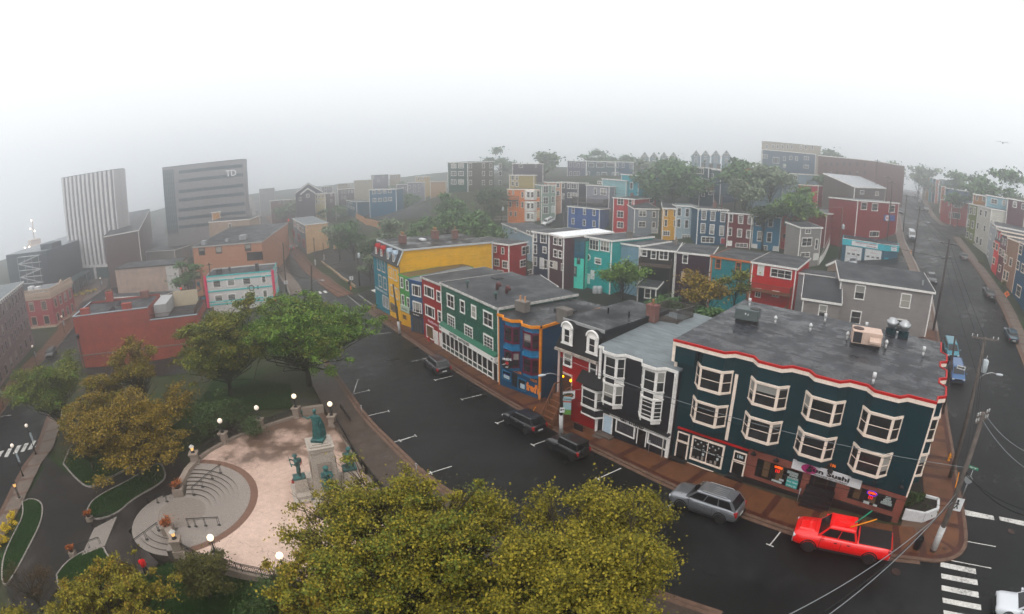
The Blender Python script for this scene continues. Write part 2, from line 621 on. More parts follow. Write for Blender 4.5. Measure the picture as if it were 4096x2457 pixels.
def pavement_mat(name,c1,c2,joint,rough=.55,band=3.6):
 m,nt,b=node_mat(name)
 uv=N(nt,'ShaderNodeUVMap')
 sep=N(nt,'ShaderNodeSeparateXYZ')
 nt.links.new(uv.outputs[0],sep.inputs[0])
 tc=N(nt,'ShaderNodeTexCoord')
 fu=mathn(nt,'FRACT',mathn(nt,'MULTIPLY',sep.outputs[0],1/band))
 inb=mathn(nt,'LESS_THAN',fu,.6/band)
 av=mathn(nt,'ABSOLUTE',sep.outputs[1])
 inb=mathn(nt,'MAXIMUM',inb,mathn(nt,'LESS_THAN',av,.78))
 fj=mathn(nt,'FRACT',mathn(nt,'MULTIPLY',sep.outputs[0],2/band))
 jo=mathn(nt,'LESS_THAN',fj,.025)
 br=N(nt,'ShaderNodeTexBrick')
 br.inputs['Scale'].default_value=1
 br.inputs['Brick Width'].default_value=.2
 br.inputs['Row Height'].default_value=.1
 br.inputs['Mortar Size'].default_value=.006
 br.inputs['Color1'].default_value=lin(c2)
 br.inputs['Color2'].default_value=tuple(x*1.5 for x in lin(c2)[:3])+(1,)
 br.inputs['Mortar'].default_value=lin(joint)
 nt.links.new(uv.outputs[0],br.inputs['Vector'])
 n=noise(nt,.8,6,tc.outputs['Object'],.65)
 n2=noise(nt,25,2,tc.outputs['Object'])
 c=mix(nt,inb,lin(c1),br.outputs[0])
 c=mix(nt,mathn(nt,'MULTIPLY',jo,.6),c,lin(joint))
 c=mix(nt,1,c,ramp(nt,n,[(.3,g3(.7)),(.7,g3(1.25))]),'MULTIPLY')
 c=mix(nt,1,c,ramp(nt,n2,[(.3,g3(.85)),(.7,g3(1.12))]),'MULTIPLY')
 nt.links.new(c,b.inputs['Base Color'])
 b.inputs['Roughness'].default_value=rough
 b.inputs['Specular IOR Level'].default_value=.15
 return m
PAVE=pavement_mat('brown pavement',(.12,.047,.021),(.055,.016,.009),(.03,.017,.012))
PAVEG=pavement_mat('grey brown pavement',(.15,.115,.095),(.09,.05,.035),(.06,.05,.04))
KERB=flat('kerb stone',(.13,.075,.052),.7,var=.35,scale=2)
KERBG=flat('grey kerb stone',(.24,.21,.19),.7,var=.35,scale=2)
def ground_mat():
 m,nt,b=node_mat('yard ground')
 tc=N(nt,'ShaderNodeTexCoord')
 o=tc.outputs['Object']
 n1=noise(nt,.07,6,o,.7)
 n2=noise(nt,1.2,6,o,.7)
 c=ramp(nt,n1,[(.35,(.02,.04,.012,1)),(.5,(.035,.04,.02,1)),(.62,(.05,.045,.036,1))])
 c=mix(nt,1,c,ramp(nt,n2,[(.25,g3(.5)),(.75,g3(1.5))]),'MULTIPLY')
 nt.links.new(c,b.inputs['Base Color'])
 b.inputs['Roughness'].default_value=.9
 b.inputs['Specular IOR Level'].default_value=.05
 bump(nt,b,n2,.6,.2)
 return m
def grass_mat():
 m,nt,b=node_mat('lawn grass')
 tc=N(nt,'ShaderNodeTexCoord')
 o=tc.outputs['Object']
 n1=noise(nt,.5,5,o,.7)
 n2=noise(nt,14,4,o,.8)
 c=ramp(nt,n1,[(.3,(.006,.020,.004,1)),(.7,(.016,.042,.008,1))])
 c=mix(nt,1,c,ramp(nt,n2,[(.3,g3(.35)),(.7,g3(1.7))]),'MULTIPLY')
 nt.links.new(c,b.inputs['Base Color'])
 b.inputs['Roughness'].default_value=.9
 b.inputs['Specular IOR Level'].default_value=.05
 bump(nt,b,n2,1.0,.08)
 return m
GRASS=grass_mat()
ZP=-3.4
def xy(p,z):
 q=at(p,z)
 return Vector((q.x,q.y))
pl=[xy(p,ZP)for p in[('n',190,850),('n',340,730),('n',480,655),('n',640,575),('n',800,515),('n',960,465),('n',1130,410),('n',1260,375),('n',1400,350),('n',1500,480),('n',1750,880),('n',1990,1190),(1720,2160),(1600,2270),(1330,2345),('r',2420,1110),('r',2160,1045),('r',1950,960),('r',1780,870)]]
PLZ=pl
def terrain():
 def axis(a,b,s):
  v=list(np.arange(a,b+.1,s))
  d=s
  lo=[a];hi=[b]
  while hi[-1]<b+5:
   d*=1.6
   lo.append(lo[-1]-d);hi.append(hi[-1]+d)
  return sorted(lo[1:])+v+hi[1:]
 xs=axis(GX0,GX1,GS)
 ys=axis(GY0,GY1,GS)
 def gz(x,y):
  z=zf(x,y)-.14
  if(x+29)**2+(y-33.8)**2<6.3**2:return min(z,-6.6)
  for a,b in((0,0),(1.8,0),(-1.8,0),(0,1.8),(0,-1.8)):
   if inside(x+a,y+b,PLZ):return min(z,-4.3)
  return z
 V=[(x,y,gz(x,y))for y in ys for x in xs]
 n=len(xs)
 F=[(j*n+i,j*n+i+1,(j+1)*n+i+1,(j+1)*n+i)for j in range(len(ys)-1)for i in range(n-1)]
 o=MB().add(V,F,True).build('ground',ground_mat())
 tag(o,kind='structure')
terrain()
D=4096/2474
def dpx(*pts):
 return[(x*D,y*D)for x,y in pts]
KN=smooth_line([G2(p)for p in dpx((880,744),(960,800),(1050,862),(1200,955),(1350,1043),(1500,1118),(1650,1190),(1800,1248),(1950,1300),(2100,1342))+[('s',1430,985)]],2)
KCORN=smooth_line([G2(p)for p in[('s',1430,985),('s',1590,1008),('s',1760,980),('s',1860,900),('s',1888,800),('l',1865,1000),('l',1820,780),('l',1785,560),('l',1745,300),('l',1690,0),('j',1660,900),('j',1635,700),('j',1610,540)]],1)
KW2=[G2(p)for p in[('j',1610,540),('e',1560,1420),('e',1450,1190),('e',1390,1055),('e',1335,940),('e',1290,845),('e',1262,700),('e',1235,560),('e',1205,440),('e',1190,380)]]
KE=smooth_line([G2(p)for p in[('j',2560,1200),('j',2400,835),('j',2265,460),('j',2165,240),('e',2075,1300),('e',1985,1160),('e',1900,1050),('e',1820,930),('e',1740,820)]],1)
KE2=[G2(p)for p in[('e',1640,715),('e',1560,650),('e',1500,560),('e',1470,500),('e',1440,440),('e',1420,395)]]
KNF=smooth_line([G2(p)for p in dpx((855,712),(800,678),(742,622),(695,570),(660,525),(636,487))],1)
KSF=[G2(p)for p in dpx((700,715),(672,660),(645,600),(622,545),(606,500),(598,478))]
KS=smooth_line([G2(p)for p in dpx((735,790),(790,880),(835,945),(880,1010),(950,1080),(1020,1150),(1150,1240),(1350,1345),(1550,1425),(1740,1490))],1)
main=list(KN)+[G2((4140,2215)),G2((4140,2470)),G2((3500,2480)),G2((2950,2470))]+list(reversed(KS))+[G2(p)for p in dpx((700,715))]+[G2(p)for p in dpx((855,712))]
tag(drape('road',main,.03,ASPH),kind='structure')
cross=[G2((4140,2215))]+list(reversed(KN[-2:]))+list(KCORN)+list(KW2[1:])+[G2(('e',1300,372)),]+list(reversed(KE2))+[G2(('e',1780,700)),G2(('e',1865,720)),G2(('e',1860,790))]+list(reversed(KE))+[G2((4180,1700))]
tag(drape('road',cross,.034,ASPH),kind='structure')
tag(drape('road',list(KNF)+list(reversed(KSF)),.026,ASPH2),kind='structure')
side=[G2(p)for p in dpx((853,714),(880,704),(912,692))]+[G2(dpx((912,692))[0])+Vector((9,16)),G2(dpx((912,725))[0])+Vector((12,16))]+[G2(p)for p in dpx((912,725),(884,744))]
tag(drape('road',side,.022,ASPH),kind='structure')
def pavement(line,side,w,m,km,zfun=None,kw=.32):
 tag(strip('kerb',line,0,side*kw,.14,km,zfun=zfun),kind='structure')
 tag(strip('pavement',line,side*kw,side*w,.136,m,zfun=zfun),kind='structure')
pavement(KN,1,3.9,PAVE,KERB)
tag(strip('kerb',KN,-.38,-.02,.05,KERB,skirt=.05),kind='structure')
pavement(KCORN,1,3.6,PAVE,KERB)
pavement(KW2,1,2.2,PAVEG,KERBG)
pavement(KE,-1,2.6,PAVEG,KERB)
pavement(KE2,-1,2.2,PAVEG,KERBG)
pavement(KNF,1,3.6,PAVE,KERB)
pavement(KSF,-1,3.0,PAVEG,KERBG)
pavement(KS,-1,3.4,pavement_mat('dark walkway slabs',(.062,.045,.036),(.05,.034,.026),(.03,.022,.018),.5,2.4),KERB)
tag(strip('kerb',KS,.1,.46,.05,KERB,skirt=.05),kind='structure')
cor=[G2(p)for p in[('s',1200,840),('s',1430,950),('s',1590,975),('s',1740,950),('s',1820,880),('s',1850,800),('s',1800,560),('s',1700,470),('s',1600,480),('s',1330,560),('s',1270,590)]]
tag(drape('pavement',cor,.128,flat('corner paving',(.115,.07,.048),.6,var=.3,scale=1.2),1.0),kind='structure')
tag(drape('path',[G2(p)for p in[('l',1330,840),('l',1420,420),('l',1530,0),('l',1620,0),('l',1590,560),('l',1570,900),('l',1400,960)]],.11,flat('bare earth',(.02,.018,.016),.9,var=.4),1.0),kind='structure')
lot1=[G2(p)for p in[('b',910,1060),('b',1230,1310),('b',1440,1270),('b',1430,1050),('b',1180,900),('b',1010,940),('b',800,960)]]
tag(drape('car_park',lot1,.02,ASPH2),kind='structure')
lot2=[G2(p)for p in[('b',1290,600),('b',1420,570),('b',1800,540),('b',1950,480),('b',1960,560),('b',1930,650),('b',1480,690),('b',1330,630)]]
tag(drape('car_park',lot2,.02,ASPH2),kind='structure')
lot3=[G2(p)for p in[('e',700,1060),('e',1270,1000),('e',1365,1180),('e',1300,1250),('e',900,1180),('e',740,1120)]]
tag(drape('forecourt',lot3,.02,ASPH),kind='structure')
tag(drape('lawn',[G2(p)for p in[('e',600,800),('e',690,830),('e',720,1060),('e',660,1090),('e',480,1100),('e',520,990)]],.1,GRASS),kind='structure')
lane=[G2(p)for p in[('c',1000,720),('c',1075,720),('c',1120,930),('c',1110,960),('c',860,960),('c',880,900),('c',1000,860)]]
tag(drape('lane',lane,.02,ASPH2),kind='structure')
KL=[G2(p)for p in[('m',-500,800),('m',-200,420),('m',0,160),('f',105,1190),('f',345,885),('f',545,685),('f',690,505),('a',740,1500),('a',860,1300),('a',1010,1090),('a',1180,940),('a',1420,800),('a',1500,640)]]
KR=[G2(p)for p in[('m',-250,1480),('m',0,1065),('m',130,800),('m',225,620),('m',330,485),('f',470,1290),('f',650,1000),('f',745,800),('f',770,640)]]
wroad=list(KL[:10])+[G2(('a',1120,1180)),G2(('f',800,460))]+list(reversed(KR))
tag(drape('road',wroad,.03,ASPH),kind='structure')
tag(drape('road',[G2(p)for p in[('a',860,1300),('a',1010,1090),('a',1180,940),('a',1420,800),('a',1490,640),('a',1560,640),('a',1555,800),('a',1390,1000),('a',1100,1200)]],.026,ASPH2),kind='structure')
tag(drape('square',[G2(p)for p in[('a',850,1060),('a',1060,1050),('a',1010,1300),('a',840,1420),('a',640,1480),('a',620,1400),('a',850,1240)]],.06,flat('wet square paving',(.12,.09,.075),.4,var=.3,scale=.6)),kind='structure')
pavement(KL[:9],1,4.5,PAVE,KERB)
pavement(KR[:6],-1,3.0,PAVEG,KERB)
tag(drape('yard',[G2(p)for p in[(250,1190),(560,960),(1000,880),(1110,1000),(1190,1240),(1130,1300),(760,1490),(340,1495)]],.012,ASPH2,3.0),kind='structure')
tag(drape('yard',[G2(p)for p in[(1900,1150),(2100,1090),(2400,1140),(2700,1200),(3100,1200),(3160,1260),(2950,1290),(2500,1250),(2100,1200)]],.012,flat('bare yard earth',(.022,.024,.018),.9,var=.4),3.0),kind='structure')
PATHM=asphalt('park path',.019,.35,(1.2,.98,.9))
pathpoly=[G2(p)for p in[('m',340,470),('m',520,600),('m',640,700),('m',850,840),('m',1080,760),('m',1500,520),('m',1700,540),('m',1740,640),('m',1700,800),('m',1560,940),('r',1210,700),('r',1500,1000),('r',1450,1080),('r',1200,1130),('r',560,1220),('r',400,1460),('r',150,1480),('r',60,1250),('m',240,1480),('m',390,1150),('m',400,1000),('m',300,950),('m',240,950),('m',420,640)]]
tag(drape('path',pathpoly,.02,PATHM,1.0),kind='structure')
def lawn(pts,dz=.1):
 poly=smooth_line([G2(p)for p in pts]+[G2(pts[0])],2)[:-1]
 tag(drape('lawn',poly,dz,GRASS,.7,skirt=.2),kind='structure')
 tag(strip('kerb',poly+[poly[0]],-.09,.09,dz+.05,KERBG,.2,1,.5),kind='structure')
lawn([('m',600,610),('m',720,750),('m',830,838),('m',940,800),('m',1090,715),('m',1300,600),('m',1250,440),('m',1000,300),('m',700,380)])
lawn([('m',825,1060),('m',870,960),('m',1010,870),('m',1250,750),('m',1450,620),('m',1530,600),('m',1580,740),('m',1480,820),('m',1260,940),('m',1110,1085),('m',880,1150)])
lawn([('r',540,1120),('r',620,1010),('r',760,910),('r',975,835),('r',1010,930),('r',1130,1050),('r',1290,1115),('r',1200,1260),('r',700,1350),('r',560,1250)])
lawn([('m',215,970),('m',300,935),('m',390,970),('m',410,1040),('m',385,1180),('m',300,1350),('r',150,1100),('r',30,1260),('r',20,980),('r',150,700),('r',225,560)])
tag(drape('lawn',[G2(p)for p in[('m',1500,480),('m',1700,520),('m',1820,440),('m',2100,280),('m',2420,100),('n',1100,320),('n',1100,100),('n',400,0),('m',1900,0),('m',1300,200)]],.05,GRASS,1.0),kind='structure')
tag(drape('lawn',[G2(p)for p in[('r',1300,1120),('r',1700,950),('r',2160,1110),('r',2420,1120),(1300,2360),(1300,2500),('r',1400,1560),('r',600,1560),('r',900,1300)]],.05,GRASS,1.0),kind='structure')
SC=Vector((-29.0,33.8))
SE=Vector((5.5,2.1)).normalized()
SNV=Vector((-SE.y,SE.x))
def plaza_mat():
 m,nt,b=node_mat('cracked plaza concrete')
 tc=N(nt,'ShaderNodeTexCoord')
 o=tc.outputs['Object']
 sp_=N(nt,'ShaderNodeSeparateXYZ')
 nt.links.new(o,sp_.inputs[0])
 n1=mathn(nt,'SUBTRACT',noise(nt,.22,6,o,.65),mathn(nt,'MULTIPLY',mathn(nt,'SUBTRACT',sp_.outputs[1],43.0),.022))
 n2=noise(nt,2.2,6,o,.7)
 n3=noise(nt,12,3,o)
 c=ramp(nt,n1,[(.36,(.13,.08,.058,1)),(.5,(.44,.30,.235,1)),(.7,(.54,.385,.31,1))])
 c=mix(nt,1,c,ramp(nt,n2,[(.3,g3(.8)),(.7,g3(1.15))]),'MULTIPLY')
 c=mix(nt,1,c,ramp(nt,n3,[(.3,g3(.9)),(.7,g3(1.08))]),'MULTIPLY')
 vo=N(nt,'ShaderNodeTexVoronoi',feature='DISTANCE_TO_EDGE')
 vo.inputs['Scale'].default_value=.22
 wv=N(nt,'ShaderNodeVectorMath',operation='ADD')
 nn=N(nt,'ShaderNodeTexNoise')
 nn.inputs['Scale'].default_value=1.3
 nt.links.new(o,nn.inputs['Vector'])
 nt.links.new(o,wv.inputs[0])
 nt.links.new(nn.outputs['Color'],wv.inputs[1])
 nt.links.new(wv.outputs[0],vo.inputs['Vector'])
 crack=ramp(nt,vo.outputs['Distance'],[(0,g3(.35)),(.005,g3(1))])
 nt.links.new(mix(nt,1,c,crack,'MULTIPLY'),b.inputs['Base Color'])
 rr=ramp(nt,n1,[(.36,g3(.3)),(.55,g3(.75))])
 nt.links.new(rr,b.inputs['Roughness'])
 return m
ring=[]
a0=atan2(pl[-1].y-SC.y,pl[-1].x-SC.x)
a1=atan2(pl[0].y-SC.y,pl[0].x-SC.x)
for k in range(25):
 a=a0+(a1-a0)*k/24
 ring.append(SC+Vector((cos(a),sin(a)))*7.5)
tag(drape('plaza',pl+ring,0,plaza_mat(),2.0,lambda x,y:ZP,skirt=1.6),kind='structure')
RINGM=flat('brown ring paving',(.15,.078,.052),.65,var=.25,scale=6)
GSTEP=flat('granite steps',(.25,.215,.19),.7,var=.4,scale=14)
tag(drape('ring_path',ring+[SC+(q-SC)*(6.8/7.5)for q in reversed(ring)],.004,RINGM,1.0,lambda x,y:ZP,skirt=.5),kind='structure')
def arc_steps(name,label,c,radii,z0,dz,ang0,ang1,inward):
 mb=MB()
 rs_=MB()
 n=28
 for i in range(len(radii)-1):
  r0,r1=radii[i],radii[i+1]
  z=z0-dz*i
  A=[]
  for k in range(n+1):
   a=ang0+(ang1-ang0)*k/n
   A.append((cos(a),sin(a)))
  ro,ri=max(r0,r1),min(r0,r1)
  rows=[[(c.x+ca*ri,c.y+sa*ri,z-1.2)for ca,sa in A],[(c.x+ca*ri,c.y+sa*ri,z)for ca,sa in A],[(c.x+ca*ro,c.y+sa*ro,z)for ca,sa in A],[(c.x+ca*ro,c.y+sa*ro,z-1.2)for ca,sa in A]]
  mb.grid([rows[2],rows[1]])
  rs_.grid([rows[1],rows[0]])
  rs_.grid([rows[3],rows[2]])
  re=r1
  lip=[[(c.x+ca*q,c.y+sa*q,zz)for ca,sa in A]for q,zz in((re+(.025 if r1>r0 else-.025),z-.05),(re+(.025 if r1>r0 else-.025),z+.003),(re-(.04 if r1>r0 else-.04),z+.003))]
  mb.grid(lip if r1<r0 else lip[::-1])
 o=mb.build(name,GSTEP)
 rs_.build('riser',flat('stained risers with painted shade',(.07,.055,.045),.8,var=.3,scale=8),o)  # risers coloured darker than treads as painted shadow lines, with some stain
 return tag(o,label,'steps')
aE=atan2(SE.y,SE.x)
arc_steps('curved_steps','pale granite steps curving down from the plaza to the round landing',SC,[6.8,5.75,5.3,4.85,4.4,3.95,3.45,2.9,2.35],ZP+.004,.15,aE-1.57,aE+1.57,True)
ZL=ZP-.15*8
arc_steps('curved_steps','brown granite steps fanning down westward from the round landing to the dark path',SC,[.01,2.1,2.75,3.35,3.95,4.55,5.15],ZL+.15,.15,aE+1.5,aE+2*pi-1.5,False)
land=[SC+Vector((cos(k*pi/16),sin(k*pi/16)))*2.35 for k in range(32)]
tag(drape('landing',land,.152,flat('landing slabs',(.20,.165,.14),.7,var=.3,scale=8),1.0,lambda x,y:ZL),kind='structure')
def paint_mat():
 m,nt,b=node_mat('worn road paint')
 tc=N(nt,'ShaderNodeTexCoord')
 n=noise(nt,5,6,tc.outputs['Object'],.75)
 n2=noise(nt,.5,2,tc.outputs['Object'],.5)
 s=mathn(nt,'ADD',n,mathn(nt,'MULTIPLY',n2,.5))
 f=ramp(nt,s,[(.58,g3(1)),(.78,g3(.75)),(.9,g3(.25))])
 nt.links.new(mix(nt,f,(.03,.03,.032,1),(.62,.6,.56,1)),b.inputs['Base Color'])
 b.inputs['Roughness'].default_value=.55
 return m
PAINT=paint_mat()
def marking(mb,a,b,w,dz=.045):
 a=Vector(a[:2]);b=Vector(b[:2])
 n=max(1,int((b-a).length/1.0))
 t=(b-a).normalized()
 s=Vector((-t.y,t.x))*w/2
 V=[]
 for i in range(n+1):
  c=a.lerp(b,i/n)
  for q in(c-s,c+s):
   V.append((q.x,q.y,zf(q.x,q.y)+dz))
 mb.add(V,[(2*i,2*i+2,2*i+3,2*i+1)for i in range(n)])
mk=MB()
TM=.095
for t,x0,y0,x1,y1 in[('o',1255,785,1465,712),('o',1870,1105,2090,1003),('o',915,578,988,553),('o',583,353,772,307),('o',330,170,498,130),('q',212,632,435,532),('q',840,908,930,865),('q',1840,1260,1975,1090),('g',1000,1415,1000,1415),('g',2005,1415,2190,1372),('g',1748,1235,1915,1195),('g',1520,1060,1675,1027),('g',1200,800,1335,783),('g',1080,705,1215,686),('g',965,612,1085,601),('g',920,430,1070,550),('g',1025,425,1165,522),('g',600,275,720,262),('g',780,225,890,215),('n',1660,190,1835,148),('n',1690,170,1730,45),('n',1815,392,2020,345),('n',2045,647,2275,578),('n',2340,955,2420,930),('o',212,1073,490,985),('o',0,745,150,695),('f',240,1045,300,1040),('f',570,632,660,620),('f',10,1340,100,1325),('m',0,160,110,145),('f',110,1195,170,1180),('s',1700,975,2110,1055),('s',1850,795,2150,850),('e',1240,630,1290,632),('e',1490,800,1730,822),('b',910,1180,1050,1160),('b',950,1090,1060,1060),('b',920,1040,1040,1030)]:
 if(x0,y0)!=(x1,y1):
  marking(mk,G2((t,x0,y0)),G2((t,x1,y1)),TM)
  if t in 'oqn':
   q=G2((t,x0,y0))if t!='n' else G2((t,x1,y1))
   d=(G2((t,x1,y1))-G2((t,x0,y0))).normalized()
   s=Vector((-d.y,d.x))*.3
   marking(mk,q-s,q+s,.1,.048)
tag(mk.build('road_markings',PAINT),kind='structure')
mk=MB()
def qmark(pts,dz=.047):
 q=[G2(p)for p in pts]
 mk.add([(v.x,v.y,zf(v.x,v.y)+dz)for v in q],[(0,1,2,3)])
for b in([(1630,995),(1960,1060),(1966,1112),(1628,1040)],[(1634,1104),(1976,1165),(1982,1217),(1638,1150)],[(1638,1215),(1985,1280),(1992,1335),(1640,1262)],[(1645,1332),(2010,1400),(2014,1453),(1650,1380)],[(1655,1450),(2030,1520),(2035,1570),(1660,1500)]):
 qmark([('s',*p)for p in b])
qmark([('s',1815,492),('s',2130,560),('s',2140,600),('s',1818,545)])
qmark([('s',2180,565),('s',2420,610),('s',2420,655),('s',2190,600)])
for b in([(0,490),(40,480),(0,545),(-30,540)],[(80,462),(116,460),(75,542),(38,545)],[(165,435),(204,430),(158,512),(120,515)],[(238,412),(275,408),(232,490),(192,496)],[(310,390),(345,386),(300,470),(262,476)],[(375,385),(410,380),(370,440),(330,450)]):
 qmark([('m',*p)for p in reversed(b)])
for x in(640,690,742,785):
 qmark([('g',x,398-(x-640)*.13),('g',x+22,392-(x-640)*.13),('g',x+45,413-(x-640)*.13),('g',x+20,418-(x-640)*.13)])
for k in range(3):
 qmark([('g',1140+k*14,382-k*3),('g',1152+k*14,378-k*3),('g',1205,404-k*8),('g',1190,411-k*8)])
tag(mk.build('crosswalk',PAINT),kind='structure')
# ------------------------------------------------------------------ houses
def ztop(t,b):
 q=P(b)
 d=ray(t)
 return CAMZ+d.z*hypot(q.x,q.y)/hypot(d.x,d.y)
WCACHE={}
def win_mesh(w,h,style,trim,cwm=.15):
 key=(round(w/.06),round(h/.06),style,trim.name,cwm)
 if key in WCACHE:return WCACHE[key]
 w=round(w/.06)*.06;h=round(h/.06)*.06
 f=MB()
 cw=min(cwm,w*.16)
 yo,yi=-.07,.02
 x0,x1,z0,z1=-w/2,w/2,-h/2,h/2
 f.box(x0-cw*.5,x0+cw*.5,yo,yi,z0+cw*.5,z1-cw*.5)
 f.box(x1-cw*.5,x1+cw*.5,yo,yi,z0+cw*.5,z1-cw*.5)
 f.box(x0-cw*.5,x1+cw*.5,yo-.02,yi,z1-cw*.5,z1+cw*.7)
 f.box(x0-cw*.6,x1+cw*.6,yo-.04,yi,z0-cw*.6,z0+cw*.5)
 r=.045
 def v(x,a=z0,b=z1):
  f.box(x-r/2,x+r/2,-.045,-.012,a+cw*.5,b-cw*.5)
 def hh(z,a=x0,b=x1):
  f.box(a+cw*.5,b-cw*.5,-.05,-.014,z-r/2,z+r/2)
 if style=='dh':
  hh(0)
 elif style=='m':
  hh(0);v(0)
 elif style=='g':
  v(-w/6);v(w/6);hh(0);hh(h/4);hh(-h/4)
 elif style=='two':
  f.box(-.05,.05,-.06,0,z0+cw*.5,z1-cw*.5)
  hh(0,x0,-.05+cw*.5);hh(0,.05-cw*.5,x1)
 elif style=='tri':
  f.box(-w/4-.04,-w/4+.04,-.06,0,z0+cw*.5,z1-cw*.5)
  f.box(w/4-.04,w/4+.04,-.06,0,z0+cw*.5,z1-cw*.5)
 elif style=='three':
  for q in(-w/6,w/6):
   f.box(q-.04,q+.04,-.06,0,z0+cw*.5,z1-cw*.5)
  hh(0)
 elif style=='bars':
  for q in(-h/3,-h/9,h/9,h/3):hh(q)
 fm=f.build('window',trim)
 me=fm.data
 bpy.data.objects.remove(fm)
 p=MB().add([(x0,-.010,z0),(x1,-.010,z0),(x1,-.010,z1),(x0,-.010,z1)],[(0,1,2,3)])
 po=p.build('pane',GLASS)
 pm=po.data
 bpy.data.objects.remove(po)
 WCACHE[key]=(me,pm)
 return me,pm
def add_window(root,M,w,h,style='dh',trim=None,cwm=.15):
 me,pm=win_mesh(max(w,.3),max(h,.3),style,trim or WHITE,cwm)
 o=bpy.data.objects.new('window',me)
 COL.objects.link(o)
 o.parent=root
 o.matrix_local=M
 p=bpy.data.objects.new('pane',pm)
 COL.objects.link(p)
 p.parent=o
 return o
DOORM={}
def add_door(root,M,w,h,col='cfd3d6',trim=None):
 f=MB()
 trim=trim or WHITE
 f.box(-w/2-.1,-w/2,-.06,.02,-h/2,h/2)
 f.box(w/2,w/2+.1,-.06,.02,-h/2,h/2)
 f.box(-w/2-.1,w/2+.1,-.07,.02,h/2,h/2+.12)
 o=f.build('door',trim,root,M)
 l=MB().box(-w/2,w/2,-.04,.01,-h/2,h/2)
 for zz in(-.28,.2):
  l.box(-w*.35,w*.35,-.048,-.04,h*zz-h*.14,h*zz+h*.14)
 l.build('door_leaf',flat('door paint '+col,col,.5),o)
 return o
class House:
 def __init__(s,name,label,tl,tr,h=None,z=None,dist=None,d=9,bk=None,bl=None,col=None,cat='house',group=None,zb=None,tile=None,plan=None):
  if tile:
   tl=(tile,*tl);tr=(tile,*tr)
   if bk:bk=(tile,*bk)
   if bl:bl=(tile,*bl)
  if plan:
   A,B=(Vector((q.x,q.y,z))for q in plan)
  elif z is not None:
   A,B=at(tl,z),at(tr,z)
  elif dist is not None:
   if isinstance(dist,(int,float)):dist=(dist,dist)
   A,B=atdist(tl,dist[0]),atdist(tr,dist[1])
  else:
   A,B=P(tl,h),P(tr,h)
   zt=(A.z+B.z)/2
   if abs(A.z-B.z)<4 and zt<CAMZ-2.0:
    A,B=at(tl,zt),at(tr,zt)
   else:
    dm=(hypot(A.x,A.y)+hypot(B.x,B.y))/2
    A,B=atdist(tl,dm),atdist(tr,dm)
  s.zt=(A.z+B.z)/2
  s.A=Vector((A.x,A.y));s.B=Vector((B.x,B.y))
  s.u=(s.B-s.A).normalized()
  s.nv=Vector((-s.u.y,s.u.x))
  s.L=(s.B-s.A).length
  if bk is not None:
   C=at(bk,s.zt)if s.zt<CAMZ-2 else atdist(bk,hypot(B.x,B.y)+d)
   d=max(2.5,(Vector((C.x,C.y))-s.B).dot(s.nv))
  if bl is not None:
   C=at(bl,s.zt)
   d=max(2.5,(Vector((C.x,C.y))-s.A).dot(s.nv))
  s.d=d
  th=atan2(s.u.y,s.u.x)
  cs=[s.A,s.B,s.B+s.nv*d,s.A+s.nv*d]
  g=min(zf(c.x,c.y)for c in cs[:2])-.35
  if zb is not None:g=zb
  s.zb=g
  s.H=s.zt-g
  s.root=empty(name,(s.A.x,s.A.y,g),th,label,cat,group)
  s.M=MT((s.A.x,s.A.y,g))@MR(th,4,'Z')
  s.Mi=s.M.inverted()
  s.tile=tile
  s.trim=WHITE
  s.nm=name
 def hit(s,p,side='f',off=0.0):
  if len(p)==2 and s.tile:p=(s.tile,*p)
  o=s.Mi@EYE
  dd=s.Mi.to_3x3()@ray(p)
  if side=='f':t=(off-o.y)/dd.y
  elif side=='r':t=(s.L+off-o.x)/dd.x
  else:t=(off-o.x)/dd.x
  return o+dd*t
 def walls(s,mat,top=None,parts=True):
  top=top or[s.H]*4
  L,d=s.L,s.d
  s.top=top
  MB().prism([(0,0),(L,0),(L,d),(0,d)],0,[t-.02 for t in top],top=False).build('wall',mat,s.root)
  return s
 def roof(s,mat=None,ov=.22,th=.18,trim=None,fascia=True):
  mat=mat or ROOF
  trim=trim or s.trim
  L,d,t=s.L,s.d,s.top
  poly=[(-ov,-ov),(L+ov,-ov),(L+ov,d+ov),(-ov,d+ov)]
  MB().prism(poly,[q-.02 for q in t],[q+th for q in t]).build('roof',mat,s.root)
  if fascia:
   f=MB()
   o=ov+.03
   c=[Vector((-o,-o,t[0])),Vector((L+o,-o,t[1])),Vector((L+o,d+o,t[2])),Vector((-o,d+o,t[3]))]
   f.beam(c[0]+Vector((0,0,.06)),c[1]+Vector((0,0,.06)),.06,.3)
   f.beam(c[1]+Vector((0,.03,.06)),c[2]+Vector((0,0,.06)),.06,.3)
   f.beam(c[0]+Vector((0,.03,.06)),c[3]+Vector((0,0,.06)),.06,.3)
   f.build('fascia',trim,s.root)
  return s
 def corners(s,w=.16,trim=None,which='lr'):
  t=s.top
  if 'l' in which:MB().box(-.03,w,-.035,w*.8,0,t[0]-.1).build('corner_board',trim or s.trim,s.root)
  if 'r' in which:MB().box(s.L-w,s.L+.03,-.035,w*.8,0,t[1]-.1).build('corner_board',trim or s.trim,s.root)
  return s
 def MS(s,side,u,z):
  if side=='f':return MT((u,0,z))
  if side=='r':return MT((s.L,u,z))@MR(R(90),4,'Z')
  return MT((0,u,z))@MR(R(-90),4,'Z')
